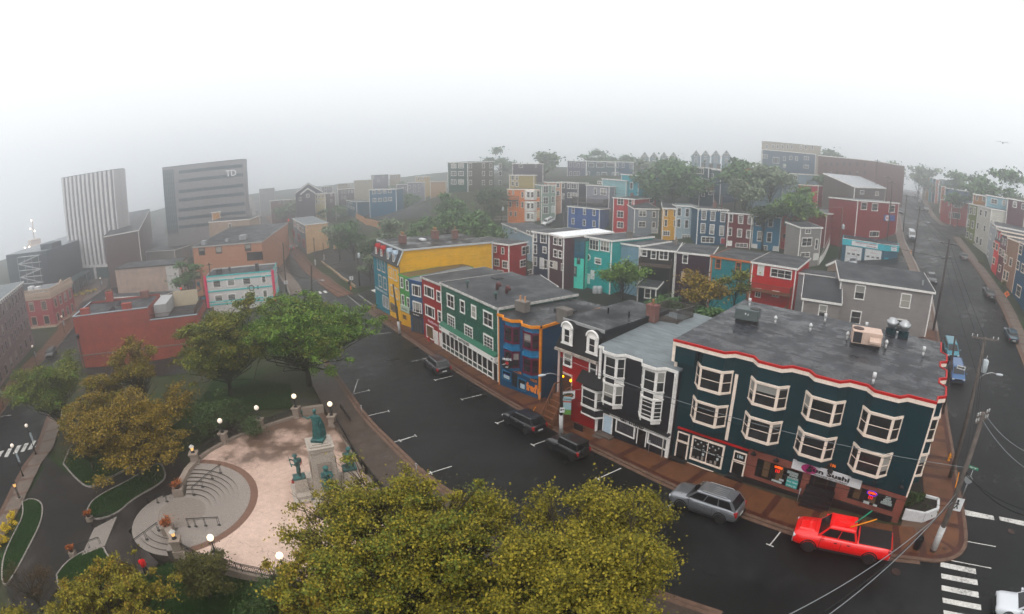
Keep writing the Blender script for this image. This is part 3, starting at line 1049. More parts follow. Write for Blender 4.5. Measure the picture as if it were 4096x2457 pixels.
 def wins(s,pts,size,style='dh',side='f',trim=None,door=None):
  for q in pts.split():
   v=q.split('*')
   x,y=map(float,v[0].split(','))
   w,h=size
   if len(v)>1:w,h=map(float,v[1].split(','))
   c=s.hit((x,y),side)
   a=s.hit((x-w/2,y),side);b=s.hit((x+w/2,y),side)
   e=s.hit((x,y-h/2),side);f=s.hit((x,y+h/2),side)
   ww=abs(a.x-b.x)if side=='f' else abs(a.y-b.y)
   hh=abs(e.z-f.z)
   u=c.x if side=='f' else c.y
   ww=min(ww,4.5);hh=min(hh,4)
   if door:
    add_door(s.root,s.MS(side,u,c.z),ww,hh,door,trim or s.trim)
   else:
    add_window(s.root,s.MS(side,u,c.z),ww,hh,style,trim or s.trim)
  return s
def row_house(name,label,tile,tl,tr,col,h=8,d=9,wins=(),roof=None,slope=-.35,trim=None,bk=None,cat='house',group=None,corner='lr',zz=None,dist=None,pitch=.13,ov=.2,wallm=None,zb=None,bl=None):
 H_=House(name,label,tl,tr,h=h,z=zz,dist=dist,d=d,bk=bk,bl=bl,cat=cat,group=group,tile=tile,zb=zb)
 if trim:H_.trim=trim
 H_.walls(wallm or siding(col,pitch),[H_.H,H_.H,H_.H+slope,H_.H+slope])
 H_.roof(roof,ov=ov)
 if corner:H_.corners(which=corner)
 for w in wins:
  H_.wins(*w[:2],**(w[2]if len(w)>2 else{}))
 return H_
def chimney(H_,x,y,z,w=.8,d=.6,h=1.3,pots=2,name='chimney',bm=None):
 o=MB().box(x-w/2,x+w/2,y-d/2,y+d/2,z-.3,z+h).box(x-w/2-.05,x+w/2+.05,y-d/2-.05,y+d/2+.05,z+h-.2,z+h+.02).build(name,bm or CHIM,H_.root)
 if pots:
  p=MB()
  for k in range(pots):
   xx=x+(k-(pots-1)/2)*w/max(pots,1)
   p.lathe([(.12,z+h),(.1,z+h+.5),(.13,z+h+.55),(.1,z+h+.58)],8,(xx,y,0))
  p.build('chimney_pot',flat('clay pot',(.42,.21,.1),.8),o)
 return o
CHIM=brick('red chimney brick',(.2,.04,.03),(.14,.03,.022),(.18,.14,.12))
CHIMG=brick('grey chimney brick',(.12,.1,.085),(.09,.075,.065),(.2,.18,.16))
def balustrade(root,pts,z,h,mat,name='railing',gap=.16):
 m=MB()
 for a,b in zip(pts[:-1],pts[1:]):
  a=Vector((*a,z));b=Vector((*b,z))
  up=Vector((0,0,h))
  m.beam(a+up,b+up,.1,.06)
  m.beam(a+up*.1,b+up*.1,.05,.06)
  n=max(2,int((b-a).length/gap))
  for k in range(n+1):
   q=a.lerp(b,k/n)
   m.beam(q+up*.1,q+up,.09,.025)
 return m.build(name,mat,root)
def deck(H_,x0,x1,y0,z,h,mat,posts=True):
 d=MB()
 d.box(x0,x1,y0,-.02,z-.18,z)
 if posts:
  for x in(x0+.1,x1-.1):
   d.box(x-.08,x+.08,y0+.04,y0+.2,0,z-.18)
 o=d.build('deck',mat,H_.root)
 balustrade(o,[(x0+.05,-.1),(x0+.05,y0+.05),(x1-.05,y0+.05),(x1-.05,-.1)],z,h,mat)
 return o
UG='terraced houses on the upper street'
h_=row_house('terraced_house','bright red three storey house, leftmost of the upper street row, beside a grey house','c',(1545,690),(1742,706),'a5152a',9,wins=[('1613,725 1610,845',(58,60),dict(style='two')),('1705,733 1703,850',(32,58)),('1610,945',(58,55),dict(style='two')),('1697,955',(30,62),dict(door='cdd2d6'))],bk=(1925,678),group=UG,roof=ROOF)
h_.wins('1905,712',(40,50),side='r')
chimney(h_,h_.L*.2,h_.d*.6,h_.H,.8,.6,1.0,0)
h_=row_house('terraced_house','pale grey two storey house with gabled side between the red and the yellow upper houses','c',(1745,795),(1975,800),'848b93',6.6,wins=[('1820,838 1815,940',(66,50),dict(style='two')),('1928,848 1925,945',(32,52))],bk=(2066,757),slope=.9,group=UG)
row_house('terraced_house','narrow yellow house with a dark porch roof in the upper street row','c',(2015,790),(2138,797),'c99a4c',7.6,wins=[('2043,832 2040,927',(26,62)),('2127,835 2125,930',(22,60)),('2045,1025',(62,42),dict(style='three'))],d=7,slope=.8,group=UG)
row_house('terraced_house','pale blue white terraced house with grey window surrounds in the upper street row','d',(250,766),(452,776),'aebcc2',7.6,wins=[('277,822 352,830 425,838 272,928 346,937 418,945',(34,76)),('340,1058',(76,40),dict(style='three'))],group=UG,d=10,roof=ROOFL)
h_=row_house('terraced_house','dark teal terraced house with bracketed white cornice and a brick chimney in the upper row','d',(455,794),(738,810),'0f4a63',8.2,wins=[('510,852 595,860 688,872 500,977 585,988 677,1000',(40,88),dict(style='g')),('545,1085',(120,50),dict(style='three')),('688,1097',(36,50),dict(door='9c2030'))],group=UG,d=10)
b_=MB()
for k in range(14):
 b_.box(h_.L*(k+.5)/14-.06,h_.L*(k+.5)/14+.06,-.2,-.03,h_.H-.4,h_.H-.12)
b_.build('cornice_bracket',WHITE,h_.root)
chimney(h_,h_.L*.72,h_.d*.5,h_.H,.8,.6,1.4,1)
row_house('terraced_house','maroon clapboard terraced house with fanlight door in the upper street row','d',(742,836),(966,850),'5e1420',7.8,wins=[('765,882 757,1010',(30,72)),('857,893 947,900 846,1022 932,1032',(42,74),dict(style='g')),('752,1122',(38,46),dict(door='e8e6e0')),('866,1138',(110,34),dict(style='three'))],group=UG,d=10)
row_house('terraced_house','bright teal terraced house with four white framed windows in the upper street row','d',(978,862),(1243,880),'0c7390',7.6,wins=[('1025,908 1140,920 1037,1052 1127,1062',(44,88)),('985,1150 1188,1172',(50,42),dict(door='e3e3df')),('1082,1162',(50,40),dict(style='two'))],group=UG,d=10)
h_=row_house('terraced_house','coral orange narrow house with pink ground floor in the upper street row','d',(1255,848),(1422,866),'c2553a',8.2,wins=[('1290,920 1387,932 1278,1063 1373,1077',(46,70)),('1268,1190',(46,40)),('1360,1204',(44,30))],bk=(1513,838),group=UG,trim=flat('coral trim','d08a74',.6))
MB().box(.0,h_.L,-.02,.0,0,h_.H-5.6).build('ground_floor_panel',siding('b8344a'),h_.root)
h_=row_house('terraced_house','tall narrow grey clapboard house at the right end of the upper street row','d',(1425,975),(1623,976),'8a8784',8.2,wins=[('1493,1005',(52,40),dict(style='two')),('1482,1107',(92,76),dict(style='two')),('1573,1127',(26,92)),('1465,1228',(84,40),dict(style='two')),('1565,1250',(40,60),dict(door='d8d8d4'))],bk=(1664,948),group=UG,slope=.5)
LG='houses on the lower back row'
h_=row_house('back_row_house','low pale blue building with a long grey roof behind the decked red house','c',(495,935),(780,1052),'9fb0bb',6,wins=[('622,997',(22,38)),('740,1022',(28,36))],d=9,group=LG)
h_=row_house('back_row_house','dark slate blue three storey house next to the brown one in the lower row','c',(785,1012),(936,1034),'2b3446',9.4,wins=[('808,1065 808,1175 808,1290',(26,80)),('885,1075',(52,76),dict(style='m')),('895,1182',(32,55)),('905,1317',(30,78)),('868,1312',(32,100),dict(door='d7d7d5'))],d=11,group=LG)
row_house('back_row_house','dull brown three storey house with paired windows and a white roof in the lower row','c',(940,1034),(1076,1066),'4b2f36',9.4,wins=[('997,1098 1043,1105 997,1215 1043,1225',(32,68)),('960,1318',(30,60)),('995,1330',(36,70),dict(door='c9c4bd')),('1063,1345',(20,62))],d=11,group=LG,roof=flat('white roof membrane',(.75,.76,.77),.5,var=.06),slope=.2)
h_=row_house('back_row_house','mint house with a slate blue shingled top storey in the lower row','c',(1080,1072),(1280,1092),'6fd6c2',8.8,wins=[('1178,1142',(100,84),dict(style='three')),('1128,1255 1217,1275',(26,76)),('1170,1383',(48,84),dict(style='m'))],d=11,group=LG,trim=flat('dark window trim','2c4446',.6))
MB().box(0,h_.L,-.025,0,h_.H-3.3,h_.H-.1).build('shingle_panel',siding('2c5a70',.2,wear='4f8f96',wearamt=.04),h_.root)
h_=row_house('back_row_house','turquoise three storey house with an octagonal window in the lower row','c',(1285,1058),(1530,1100),'0f9d9a',9.2,wins=[('1363,1133 1465,1145',(84,92),dict(style='three')),('1400,1288',(56,52)),('1348,1420',(28,80),dict(door='d5dad8')),('1302,1455',(34,90),dict(door='d5dad8'))],d=12,group=LG)
q=h_.hit((1307,1250))
o=MB().lathe([(.62,0),(.62,.08),(.42,.1),(.42,.02)],8).build('window',WHITE,h_.root,MT((q.x,0,q.z))@MR(R(90),4,'X')@MR(R(22.5),4,'Z'))
MB().lathe([(.43,.02),(.43,.05)],8).build('pane',GLASS,o)
chimney(h_,h_.L*.85,h_.d*.5,h_.H,.9,.7,1.1,0,bm=CHIMG)
row_house('back_row_house','pale grey blue house half hidden by the green tree in the lower row','c',(1533,1110),(1795,1150),'7f9aa8',8.6,wins=[('1478,1330',(30,80)),('1575,1290 1640,1350',(34,80))],d=11,group=LG)
h_=row_house('back_row_house','red clapboard house with a weathered dark deck on its left face','c',(192,1092),(557,1138),'98182c',9,bk=(776,1108),wins=[('215,1140',(40,76),dict(style='m')),('428,1175 500,1190',(24,58)),('443,1300 520,1320',(46,64),dict(style='m')),('478,1396',(50,40),dict(style='m')),('362,1155',(40,70),dict(style='two'))],group=LG,slope=-.15)
h_.wins('713,1185',(68,76),'m','r');h_.wins('690,1307',(56,64),'m','r');h_.wins('748,1392',(50,40),'m','r')
q0,q1=h_.hit((262,1215)),h_.hit((412,1240))
deck(h_,q0 .x,q1 .x,-1.9,q0 .z-.7,1.1,DARKW)
h_=row_house('back_row_house','black house with a large weathered balcony on posts in the lower row','c',(1800,1172),(2132,1200),'15171c',8.6,wins=[('1838,1207',(48,66)),('1925,1227',(48,74)),('2020,1232',(84,80),dict(style='two'))],d=12,group=LG)
deck(h_,.1,h_.L-.4,-2.4,h_.hit((1940,1300)).z-.2,1.1,DARKW)
chimney(h_,h_.L*.9,h_.d*.6,h_.H,.6,.6,.8,1,bm=CHIMG)
row_house('back_row_house','dark plum clapboard house with a cream door in the lower row','d',(246,1206),(578,1240),'2d1226',8.4,wins=[('333,1267',(46,78)),('320,1440',(36,90),dict(door='b99a72'))],d=12,group=LG)
row_house('back_row_house','teal clapboard house with orange window trim behind the ochre tree','d',(584,1246),(962,1302),'12767c',8.4,wins=[('645,1312 835,1347',(46,90))],d=12,group=LG,trim=flat('orange trim','b8704c',.6))
h_=row_house('back_row_house','crimson house with stacked brown timber balconies at the end of the lower row','d',(968,1302),(1385,1368),'b01a33',8.4,wins=[('1047,1377',(52,96),dict(door='cfd0cc')),('1240,1407',(200,78),dict(style='three'))],bk=(1562,1258),group=LG)
h_.tile='i'
h_.wins('1258,170',(50,80),'two');h_.wins('1425,180',(60,50),'two')
q0,q1=h_.hit((1160,110)),h_.hit((1540,130))
deck(h_,q0 .x+.3,h_.L-.3,-1.8,q0 .z,1.15,BROWNW)
deck(h_,-.2,h_.L-.8,-2.4,max(q0 .z-2.9,.4),1.1,BROWNW,posts=False)
row_house('grey_annex','long low white grey clapboard annex between the crimson house and the big grey house','i',(1612,-18),(2045,40),'9a9da0',6.5,d=6,cat='annex')
h_=House('clapboard_house','large grey clapboard house with a ridged roof behind the dark teal corner building',('j',690,48),('j',1562,172),h=7.4,d=8,tile=None)
h_.tile='j'
h_.walls(siding('8d8886',.15),[h_.H,h_.H,h_.H+1.2,h_.H+1.2]).roof(ROOF,ov=.28).corners()
h_.wins('868,165 1300,245',(92,130));h_.wins('828,402 1255,482',(94,120))
MB().box(h_.L*.9,h_.L*.9+.25,2,2.25,h_.H,h_.H+1.2).build('vent_pipe',STEEL,h_.root)
l_=House('lean_to','grey lean-to with a dark sloping roof against the large grey house',('j',332,228),('j',680,280),z=h_.zt-2.6,d=6.5)
l_.tile='j'
l_.walls(siding('8d8886',.15),[l_.H,l_.H,l_.H+2.0,l_.H+2.0]).roof(ROOF,ov=.25).corners(which='l')
l_.wins('517,342',(74,110))
tag(l_.root,cat='annex')
MG='houses on the middle slope'
h_=row_house('hillside_house','royal blue two storey house with six small windows above the white roof','c',(1115,772),(1415,800),'124f86',6.4,wins=[('1165,808 1272,820 1363,830 1163,910 1270,925 1362,935',(24,54))],bk=(1522,790),group=MG,slope=-.2)
h_=row_house('hillside_house','light grey house with a dark timber deck above the royal blue house','c',(1290,570),(1507,584),'8b8b93',8,dist=None,wins=[('1375,627',(24,60)),('1450,632',(56,60),dict(style='two'))],bk=(1664,582),group=MG)
h_.wins('1567,632',(24,58),side='r')
q=h_.hit((1340,735));deck(h_,-3,h_.L-.2,-3.2,max(q.z,1.2),1.5,DARKW)
h_=row_house('hillside_house','orange three storey house with white bay windows and a small balcony','c',(545,612),(862,616),'d07d42',9.6,wins=[('685,660 685,755 570,750',(22,54)),('638,750',(18,50)),('597,640',(18,40)),('835,655 835,755',(26,60)),('575,840 620,842',(20,44)),('835,848',(28,70),dict(door='c9b49a'))],d=9,group=MG,trim=CREAM)
for yy in(660,765,862):
 q=h_.hit((762,yy))
 MB().prism([(q.x-1.9,0),(q.x-1.2,-.9),(q.x+1.2,-.9),(q.x+1.9,0)],q.z-1.5,q.z+1.45).build('bay',WHITE,h_.root)
 for xx in(-.6,.6):
  add_window(h_.root,MT((q.x+xx,-.9,q.z+.1)),.85,1.7,'dh',WHITE)
q=h_.hit((560,710));deck(h_,-1.2,3.4,-1.6,q.z,1.3,DARKW,posts=False)
h_=row_house('hillside_house','white and sage house with stacked bay windows right of the orange house','c',(866,572),(1000,572),'7d8f84',10.6,wins=[('905,610 905,715 905,805',(46,66),dict(style='two')),('972,610 972,705',(22,60)),('974,800',(26,66),dict(door='b9beba'))],d=9,group=MG,dist=None)
row_house('hillside_house','peach coloured house behind the sage bay window house','c',(925,545),(1056,546),'c79f86',10,wins=[('1020,572 1020,646',(30,40))],group=MG)
h_=row_house('hillside_house','charcoal slate house with white double windows above the parked red car','c',(1056,542),(1213,550),'34363f',9,wins=[('1070,575',(26,40)),('1120,578',(24,46)),('1171,580 1171,666',(50,46),dict(style='two')),('1125,665',(24,46)),('1068,678',(24,56),dict(door='cacaca'))],bk=(1330,545),group=MG)
row_house('hillside_house','faded mustard house in front of the long green flats','c',(560,476),(795,478),'9b8d5c',7,wins=[('592,500 632,500 592,555 632,560',(26,42))],group=MG,d=8)
h_=House('apartment_block','long four storey green and brown apartment block fading into the fog',('b',2105,125),('c',168,352),dist=(198,192),cat='apartments',bk=('c',590,350),d=40)
h_.tile='c'
h_.walls(siding('2c4640',.2)).roof(ROOF).corners()
MB().box(h_.L,h_.L+.03,.3,h_.d-.3,.3,h_.H-.2).build('side_cladding',siding('4d4a3c',.2),h_.root)
for yy in(388,460,540):h_.wins('%d,%d %d,%d'%(35,yy,105,yy),(46,40),'three')
for yy in(386,460,545):h_.wins(' '.join('%d,%d'%(x,yy)for x in(193,315,385,475)),(24,42),'dh','r')
row_house('hillside_house','dusky purple flat roofed house right of the long green flats','c',(592,372),(880,366),'463c48',8,dist=205,wins=[('670,390',(36,24)),('811,388',(14,26))],d=10,group=MG)
FG='hazy houses along the hilltop'
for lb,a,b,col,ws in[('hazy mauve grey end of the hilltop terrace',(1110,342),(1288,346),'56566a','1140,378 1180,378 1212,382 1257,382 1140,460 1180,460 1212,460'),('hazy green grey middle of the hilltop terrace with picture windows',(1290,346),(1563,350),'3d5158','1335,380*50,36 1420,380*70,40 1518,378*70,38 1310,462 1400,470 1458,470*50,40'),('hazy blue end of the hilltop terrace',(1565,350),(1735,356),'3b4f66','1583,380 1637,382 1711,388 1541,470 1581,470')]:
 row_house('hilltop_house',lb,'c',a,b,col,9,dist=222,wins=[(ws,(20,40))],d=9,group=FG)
def gable(name,label,tile,tl,tr,apex,dist,col,wins,d=9,group=FG):
 if dist=='g':dist=hypot(*P((tile,(tl[0]+tr[0])/2,tr[1]+18)).xy)-.5
 h_=House(name,label,tl,tr,dist=dist,tile=tile,d=d,group=group)
 q=h_.hit(apex)
 L,dd,Ht,ap=h_.L,h_.d,h_.H,q.z
 mb=MB().prism([(0,0),(L,0),(L,dd),(0,dd)],0,Ht,top=False)
 mb.add([(0,0,Ht),(L,0,Ht),(L/2,0,ap)],[(0,1,2)]).add([(0,dd,Ht),(L/2,dd,ap),(L,dd,Ht)],[(0,1,2)])
 mb.build('wall',siding(col,.2),h_.root)
 r=MB()
 for x in(0,L):
  s_=-.4 if x==0 else.4
  v=[Vector((x+s_,-.4,Ht-.3)),Vector((L/2,-.4,ap+.1)),Vector((L/2,dd,ap+.1)),Vector((x+s_,dd,Ht-.3))]
  r.add(v+[q_+Vector((0,0,.25))for q_ in v],[(0,1,2,3),(4,5,6,7),(0,1,5,4),(1,2,6,5),(2,3,7,6),(3,0,4,7)])
 r.build('roof',ROOF,h_.root)
 f=MB()
 f.beam((-.4,-.46,Ht-.2),(L/2,-.46,ap+.25),.1,.4).beam((L+.4,-.46,Ht-.2),(L/2,-.46,ap+.25),.1,.4)
 f.build('barge_board',WHITE,h_.root)
 h_.top=[Ht]*4
 for w in wins.split():
  h_.wins(w,(26,30),'two')
 return h_
for k,x in enumerate((1840,1928,2022,2112)):
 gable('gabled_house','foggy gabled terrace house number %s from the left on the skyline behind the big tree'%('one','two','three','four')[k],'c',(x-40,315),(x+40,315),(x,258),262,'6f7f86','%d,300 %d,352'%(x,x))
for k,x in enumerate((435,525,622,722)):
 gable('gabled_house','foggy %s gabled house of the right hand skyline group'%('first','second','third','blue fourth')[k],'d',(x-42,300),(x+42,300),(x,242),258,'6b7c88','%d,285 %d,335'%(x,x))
row_house('hillside_house','pale aqua house with a wide gable wall left of the big tree','c',(1440,512),(1668,530),'8fb3b6',8,wins=[('1415,545',(36,24),dict(style='two'))],d=9,group=MG,bk=(1782,522))
row_house('hillside_house','turquoise house top storey peeping over the aqua house','c',(1620,468),(1784,482),'1f93a0',9.5,wins=[('1716,575',(26,62))],d=8,group=MG)
h_=row_house('hillside_house','slate blue house with picture window and chimneys between the trees','d',(375,396),(556,410),'33424f',9.5,wins=[('465,436',(84,50),dict(style='tri')),('480,525',(30,44)),('390,540',(36,40))],d=9,group=MG)
for k in range(3):chimney(h_,h_.L*(.1+.4*k),6,h_.H,1.0,.7,1.4,0,bm=CHIMG)
h_=row_house('hillside_house','smaller slate blue house with an orange timber deck between the trees','d',(556,420),(672,430),'34465a',9.5,wins=[('586,480',(30,34)),('586,560',(30,34))],d=9,group=MG)
h_=row_house('hillside_house','low navy annex under the orange deck','d',(466,622),(606,628),'23394c',5.5,wins=[('502,650',(26,52)),('570,645',(32,30))],d=6,group=MG,slope=0)
balustrade(h_.root,[(0,h_.d-.2),(0,.1),(h_.L,.1),(h_.L,h_.d-.2)],h_.H+.2,1.5,flat('orange stained timber',(.32,.13,.06),.7))
row_house('hillside_house','mustard house half hidden behind the middle trees','d',(900,420),(1045,392),'b18a45',8,d=8,group=MG)
row_house('hillside_house','large pale blue flat roofed house beside the trees below the brick block','d',(1262,462),(1602,478),'98a9b3',9,wins=[('1375,497',(60,36),dict(style='two'))],d=10,group=MG)
h_=row_house('institution','foggy cream stone institution on the skyline, tallest block in the centre right','d',(1055,172),(1618,182),'9a8f7f',14,dist=262,wins=[(' '.join('%d,%d'%(x,205+(x-1100)*.02)for x in(1105,1163,1207,1253,1300,1340,1427,1472,1535)),(20,36))],d=20,cat='institution')
h_=row_house('apartment_block','foggy blue apartment building with white cornices in front of the cream institution','d',(1062,246),(1568,268),'2c4558',12,dist=236,wins=[('1088,298 1478,316 1475,395',(44,30),dict(style='two')),('1332,312 1385,318 1270,320 1270,388',(22,34)),('1190,335',(60,56),dict(style='tri'))],d=14,cat='apartments')
h_=House('brick_warehouse','long dull brick warehouse with rows of small windows at the top of the side street',('d',1592,312),('d',2140,322),dist=(205,192),d=22,cat='warehouse')
h_.tile='d'
h_.walls(flat('old dark brick',(.13,.055,.048),.85,var=.3)).roof(ROOF,ov=.1)
for yy in(372,452,520):h_.wins(' '.join('%d,%d'%(x,yy+(x-1700)*.01)for x in(1660,1715,1768,1835,1890,1960,2030)),(20,34),'dh',trim=flat('dark trim',(.09,.05,.045),.7))
h_=row_house('hillside_house','narrow cherry pink two storey house below the brick warehouse','d',(1592,578),(1738,584),'ad2446',7.4,wins=[('1660,630',(54,66),dict(style='two')),('1655,716',(60,66),dict(style='two'))],bk=(1776,572),group=MG,trim=CREAM)
row_house('red_shed','little red shed with a blue door beside the cherry pink house','d',(1770,678),(1846,684),'9e2038',3.6,wins=[('1806,725',(30,50),dict(door='16506e'))],d=4,cat='shed',slope=.3)
h_=row_house('hillside_house','brown house with a tall pale sloping roof behind the dark red corner house','d',(1936,592),(2226,602),'57504c',8.2,wins=[('2005,637',(36,32)),('2145,650',(36,32))],d=9,group=MG,slope=2.6,roof=flat('pale metal roof',(.34,.36,.38),.5))
h_=row_house('corner_house','dark red corner house with three white windows behind the turquoise garage','d',(1966,718),(2352,744),'7c1622',9.6,wins=[('2022,767',(54,66)),('2125,778',(56,66)),('2285,792',(54,66)),('2120,1030',(88,50),dict(style='tri'))],bk=None,d=9,roof=ROOFL)
q=h_.hit((2262,880));w0=abs(h_.hit((2210,880)).x-h_.hit((2314,880)).x);hh=abs(h_.hit((2262,852)).z-h_.hit((2262,908)).z)
sg=MB().box(q.x-w0/2,q.x+w0/2,-.08,-.02,q.z-hh/2,q.z+hh/2).build('wall_sign',flat('blue sign','26508a',.5),h_.root)
MB().lathe([(hh*.46,0),(hh*.46,.03)],20).build('sign_oval',flat('white sign','d8d8d8',.5),sg,MT((q.x-w0*.2,-.08,q.z))@MR(R(90),4,'X')@Matrix.Diagonal((1.5,1,1,1)))
t_=MB();lettering(t_,'Pepsi',hh*.5,MT((q.x-w0*.2,-.12,q.z)),bold=.01);t_.build('lettering',flat('red lettering','b02030',.5),sg)
h_=row_house('red_annex','dark red single storey annex with a white edged roof left of the corner house','d',(1672,842),(2085,854),'741522',5.6,wins=[('1770,880',(86,52),dict(style='two')),('1930,936',(36,22))],d=6,cat='annex',slope=.2,roof=ROOFL,ov=.35)
row_house('red_annex','small dark red block at the left end of the red annex','d',(1604,832),(1676,852),'6c1420',5.4,d=5,cat='annex',roof=ROOFL)
g_=House('auto_garage','turquoise and teal single storey auto garage with two white roller doors',('d',1826,1072),('d',2225,1132),h=4.4,d=7.5,cat='garage')
g_.tile='d'
L,d_,Hh=g_.L,g_.d,g_.H
poly=[(0,0),(L,0),(L+3.2,1.9),(L+3.2,d_),(0,d_)]
MB().prism(poly,0,Hh-.02,top=False).build('wall',flat('teal render','0b4a5e',.6,var=.3),g_.root)
MB().prism([(q[0]*1.0,q[1])for q in poly],Hh-.3,Hh-.15).build('roof',ROOFB,g_.root)
def band(mb,pts,off,z0,z1,t=.1):
 for a,b in zip(pts[:-1],pts[1:]):
  a=Vector(a);b=Vector(b)
  n=Vector((b.y-a.y,-(b.x-a.x))).normalized()
  v=[a+n*off,b+n*off,b+n*(off+t),a+n*(off+t)]
  mb.prism([tuple(q)for q in(v[0],v[3],v[2],v[1])][::1],z0,z1)
 return mb
band(MB(),[(0,d_),(0,0),(L,0),(L+3.2,1.9),(L+3.2,d_)],.02,Hh-1.35,Hh,.14).build('fascia',flat('turquoise fascia','1fa5b0',.5,var=.1),g_.root)
band(MB(),[(0,0),(L,0),(L+3.2,1.9)],.01,Hh,Hh+.08,.2).build('coping',WHITE,g_.root)
for x0,x1,y in((1845,2000,1225),(2028,2185,1250)):
 a,b=g_.hit((x0,y)),g_.hit((x1,y))
 zt=Hh-1.45
 dd=MB()
 for k in range(5):
  dd.box(a.x,b.x,-.05,-.012,.3+(zt-.3)*k/5+.015,.3+(zt-.3)*(k+1)/5)
 do=dd.build('roller_door',flat('white door panels','cfd0cf',.5),g_.root)
 w_=MB()
 for k in range(3):
  x=a.x+(b.x-a.x)*(.2+.3*k)
  w_.box(x-.32,x+.32,-.06,-.05,zt*.56,zt*.56+.34)
 w_.build('door_window',GLASS,do)
 t_=MB();lettering(t_,'NO PARKING',.22,MT(((a.x+b.x)/2,-.065,zt*.82)));t_.build('lettering',flat('red lettering','b02030',.5),do)
Ma=MT((L,0,0))@MR(atan2(1.9,3.2),4,'Z')
add_door(g_.root,Ma@MT((.75,0,1.5)),.9,2.2,'1b8f9c',flat('turquoise fascia','1fa5b0',.5,var=.1))
add_window(g_.root,Ma@MT((2.6,0,1.7)),1.0,1.4,'pic')
a,b=g_.hit((1905,1128),'f',-.16),g_.hit((2155,1140),'f',-.16)
cx=(a.x+b.x)/2
sg=MB().box(a.x,b.x,-.2,-.165,Hh-1.15,Hh-.22).build('shop_sign',flat('white sign','d8d8d8',.5),g_.root)
t_=MB();lettering(t_,'PENDER AUTO SERVICE',.34,MT((cx+.25,-.2,Hh-.42)),bold=.012,width=(b.x-a.x)*.8)
lettering(t_,'753-0183',.3,MT((cx+(b.x-a.x)*.25,-.2,Hh-.92)),bold=.012,width=(b.x-a.x)*.38)
t_.build('lettering',flat('dark red lettering','6a1c2c',.5),sg)
t_=MB();lettering(t_,'BRAKES EXHAUST TUNE UP',.14,MT((cx-.9,-.2,Hh-.72)));t_.build('lettering',flat('blue lettering','2a4a8a',.5),sg)
sg2=MB().box(1.6,3.2,-.2,-.165,Hh-1.2,Hh-.25).build('shop_sign',flat('white sign','d8d8d8',.5),g_.root,Ma)
t_=MB();lettering(t_,'PENDER AUTO',.2,MT((2.4,-.2,Hh-.5)));lettering(t_,'753-0183',.2,MT((2.4,-.2,Hh-.85)));t_.build('lettering',flat('blue lettering','2a4a8a',.5),sg2)
h_=gable('garden_shed','small beige shed with a gable roof in front of the parked silver car','d',(1682,1318),(1838,1350),(1760,1292),'g','8f7d72','',d=3,group=None)
h_.root['category']='shed'
EG='houses down the right hand side street'
h_=row_house('street_house','crimson house with corner windows at the far right cross street','e',(1742,484),(1896,508),'9c1c2e',7.6,wins=[('1790,517 1780,622',(74,56),dict(style='tri'))],d=8,group=EG)
h_.wins('1712,500',(14,56),side='l');h_.wins('1718,612',(12,50),side='l')
h_=row_house('street_house','blue gable ended house above the crimson corner house','e',(1676,366),(1942,398),'2f4c66',10,d=9,group=EG)
h_=row_house('street_house','peach fronted narrow house left of the blue gable house','e',(1640,335),(1676,362),'b0704e',10,d=9,group=EG)
row_house('street_house','grey blue end house with chimneys far up the side street','e',(1618,288),(1844,296),'3a4d5c',10,d=9,group=EG,wins=[('1635,310 1800,318',(28,40))])
for k,(x0,x1,y0,y1,cl,nm)in enumerate([(1470,1500,250,256,'c9c4b8','ivory'),(1500,1530,256,264,'c79a4a','amber'),(1530,1560,264,270,'6ca6ad','pale aqua'),(1560,1590,270,278,'2f5f78','deep blue'),(1590,1618,278,288,'9c5a48','rust')]):
 row_house('street_house','narrow %s front in the hazy row far up the side street'%nm,'e',(x0,y0),(x1,y1),cl,10,d=9,group=EG,wins=[('%d,%d %d,%d'%((x0+x1)/2,y0+55,(x0+x1)/2,y0+120),(14,36))])
def rs(label,col,bl,br,tl,tr,wins=(),trim=None,mans=None,d=9):
 q0,q1=P(('e',*bl)),P(('e',*br))
 z=(ztop(('e',*tl),('e',*bl))+ztop(('e',*tr),('e',*br)))/2
 h=House('street_house',label,None,None,z=z,plan=(q0,q1),d=d,cat='house',group=EG)
 h.tile='e';h.trim=trim or WHITE
 zm=2.3 if mans else 0
 h.walls(siding(col),[h.H-zm]*4);h.top=[h.H]*4
 if mans:
  L,T,i=h.L,h.H,.9
  z0=T-zm
  MB().add([(-.1,-.15,z0),(L+.1,-.15,z0),(L+.1,d,z0),(-.1,d,z0),(-.05,i,T-.05),(L+.05,i,T-.05),(L+.05,d,T-.05),(-.05,d,T-.05)],[(0,1,5,4),(1,2,6,5),(2,3,7,6),(3,0,4,7)]).build('mansard_slope',mans,h.root)
  for k in(.3,.7):
   o=MB().box(L*k-.5,L*k+.5,.1,1.4,z0+.2,T-.4).build('dormer',siding(col),h.root)
   add_window(h.root,MT((L*k,.09,z0+1)),.6,1.2,'dh',WHITE)
 h.roof(ROOF,ov=.12)
 if not mans:h.corners()
 for w in wins:h.wins(*w[:2],**(w[2]if len(w)>2 else{}))
 return h
rs('olive green three storey house on the right of the side street','66702f',(1868,845),(1945,895),(1896,506),(1978,528),[('1918,572 1952,577 1893,692 1935,707',(20,70)),('1885,800 1920,820',(20,56))])
rs('off white three storey house beside the olive house','c4c1b8',(1945,895),(2062,985),(1980,528),(2094,552),[('2012,592 2060,605 1983,717 2048,742',(18,62)),('1978,850 2012,870',(20,70))])
row_house('street_house','small ochre house top behind the olive house','e',(1942,420),(2062,438),'9a6a3a',9,wins=[('1975,455 2040,462',(24,40))],d=8,dist=165,group=EG)
row_house('street_house','pale blue house top behind the off white house','e',(2066,432),(2266,462),'8fb0bb',9,wins=[('2138,487',(56,46),dict(style='two')),('2230,500',(28,46))],d=8,dist=158,group=EG)
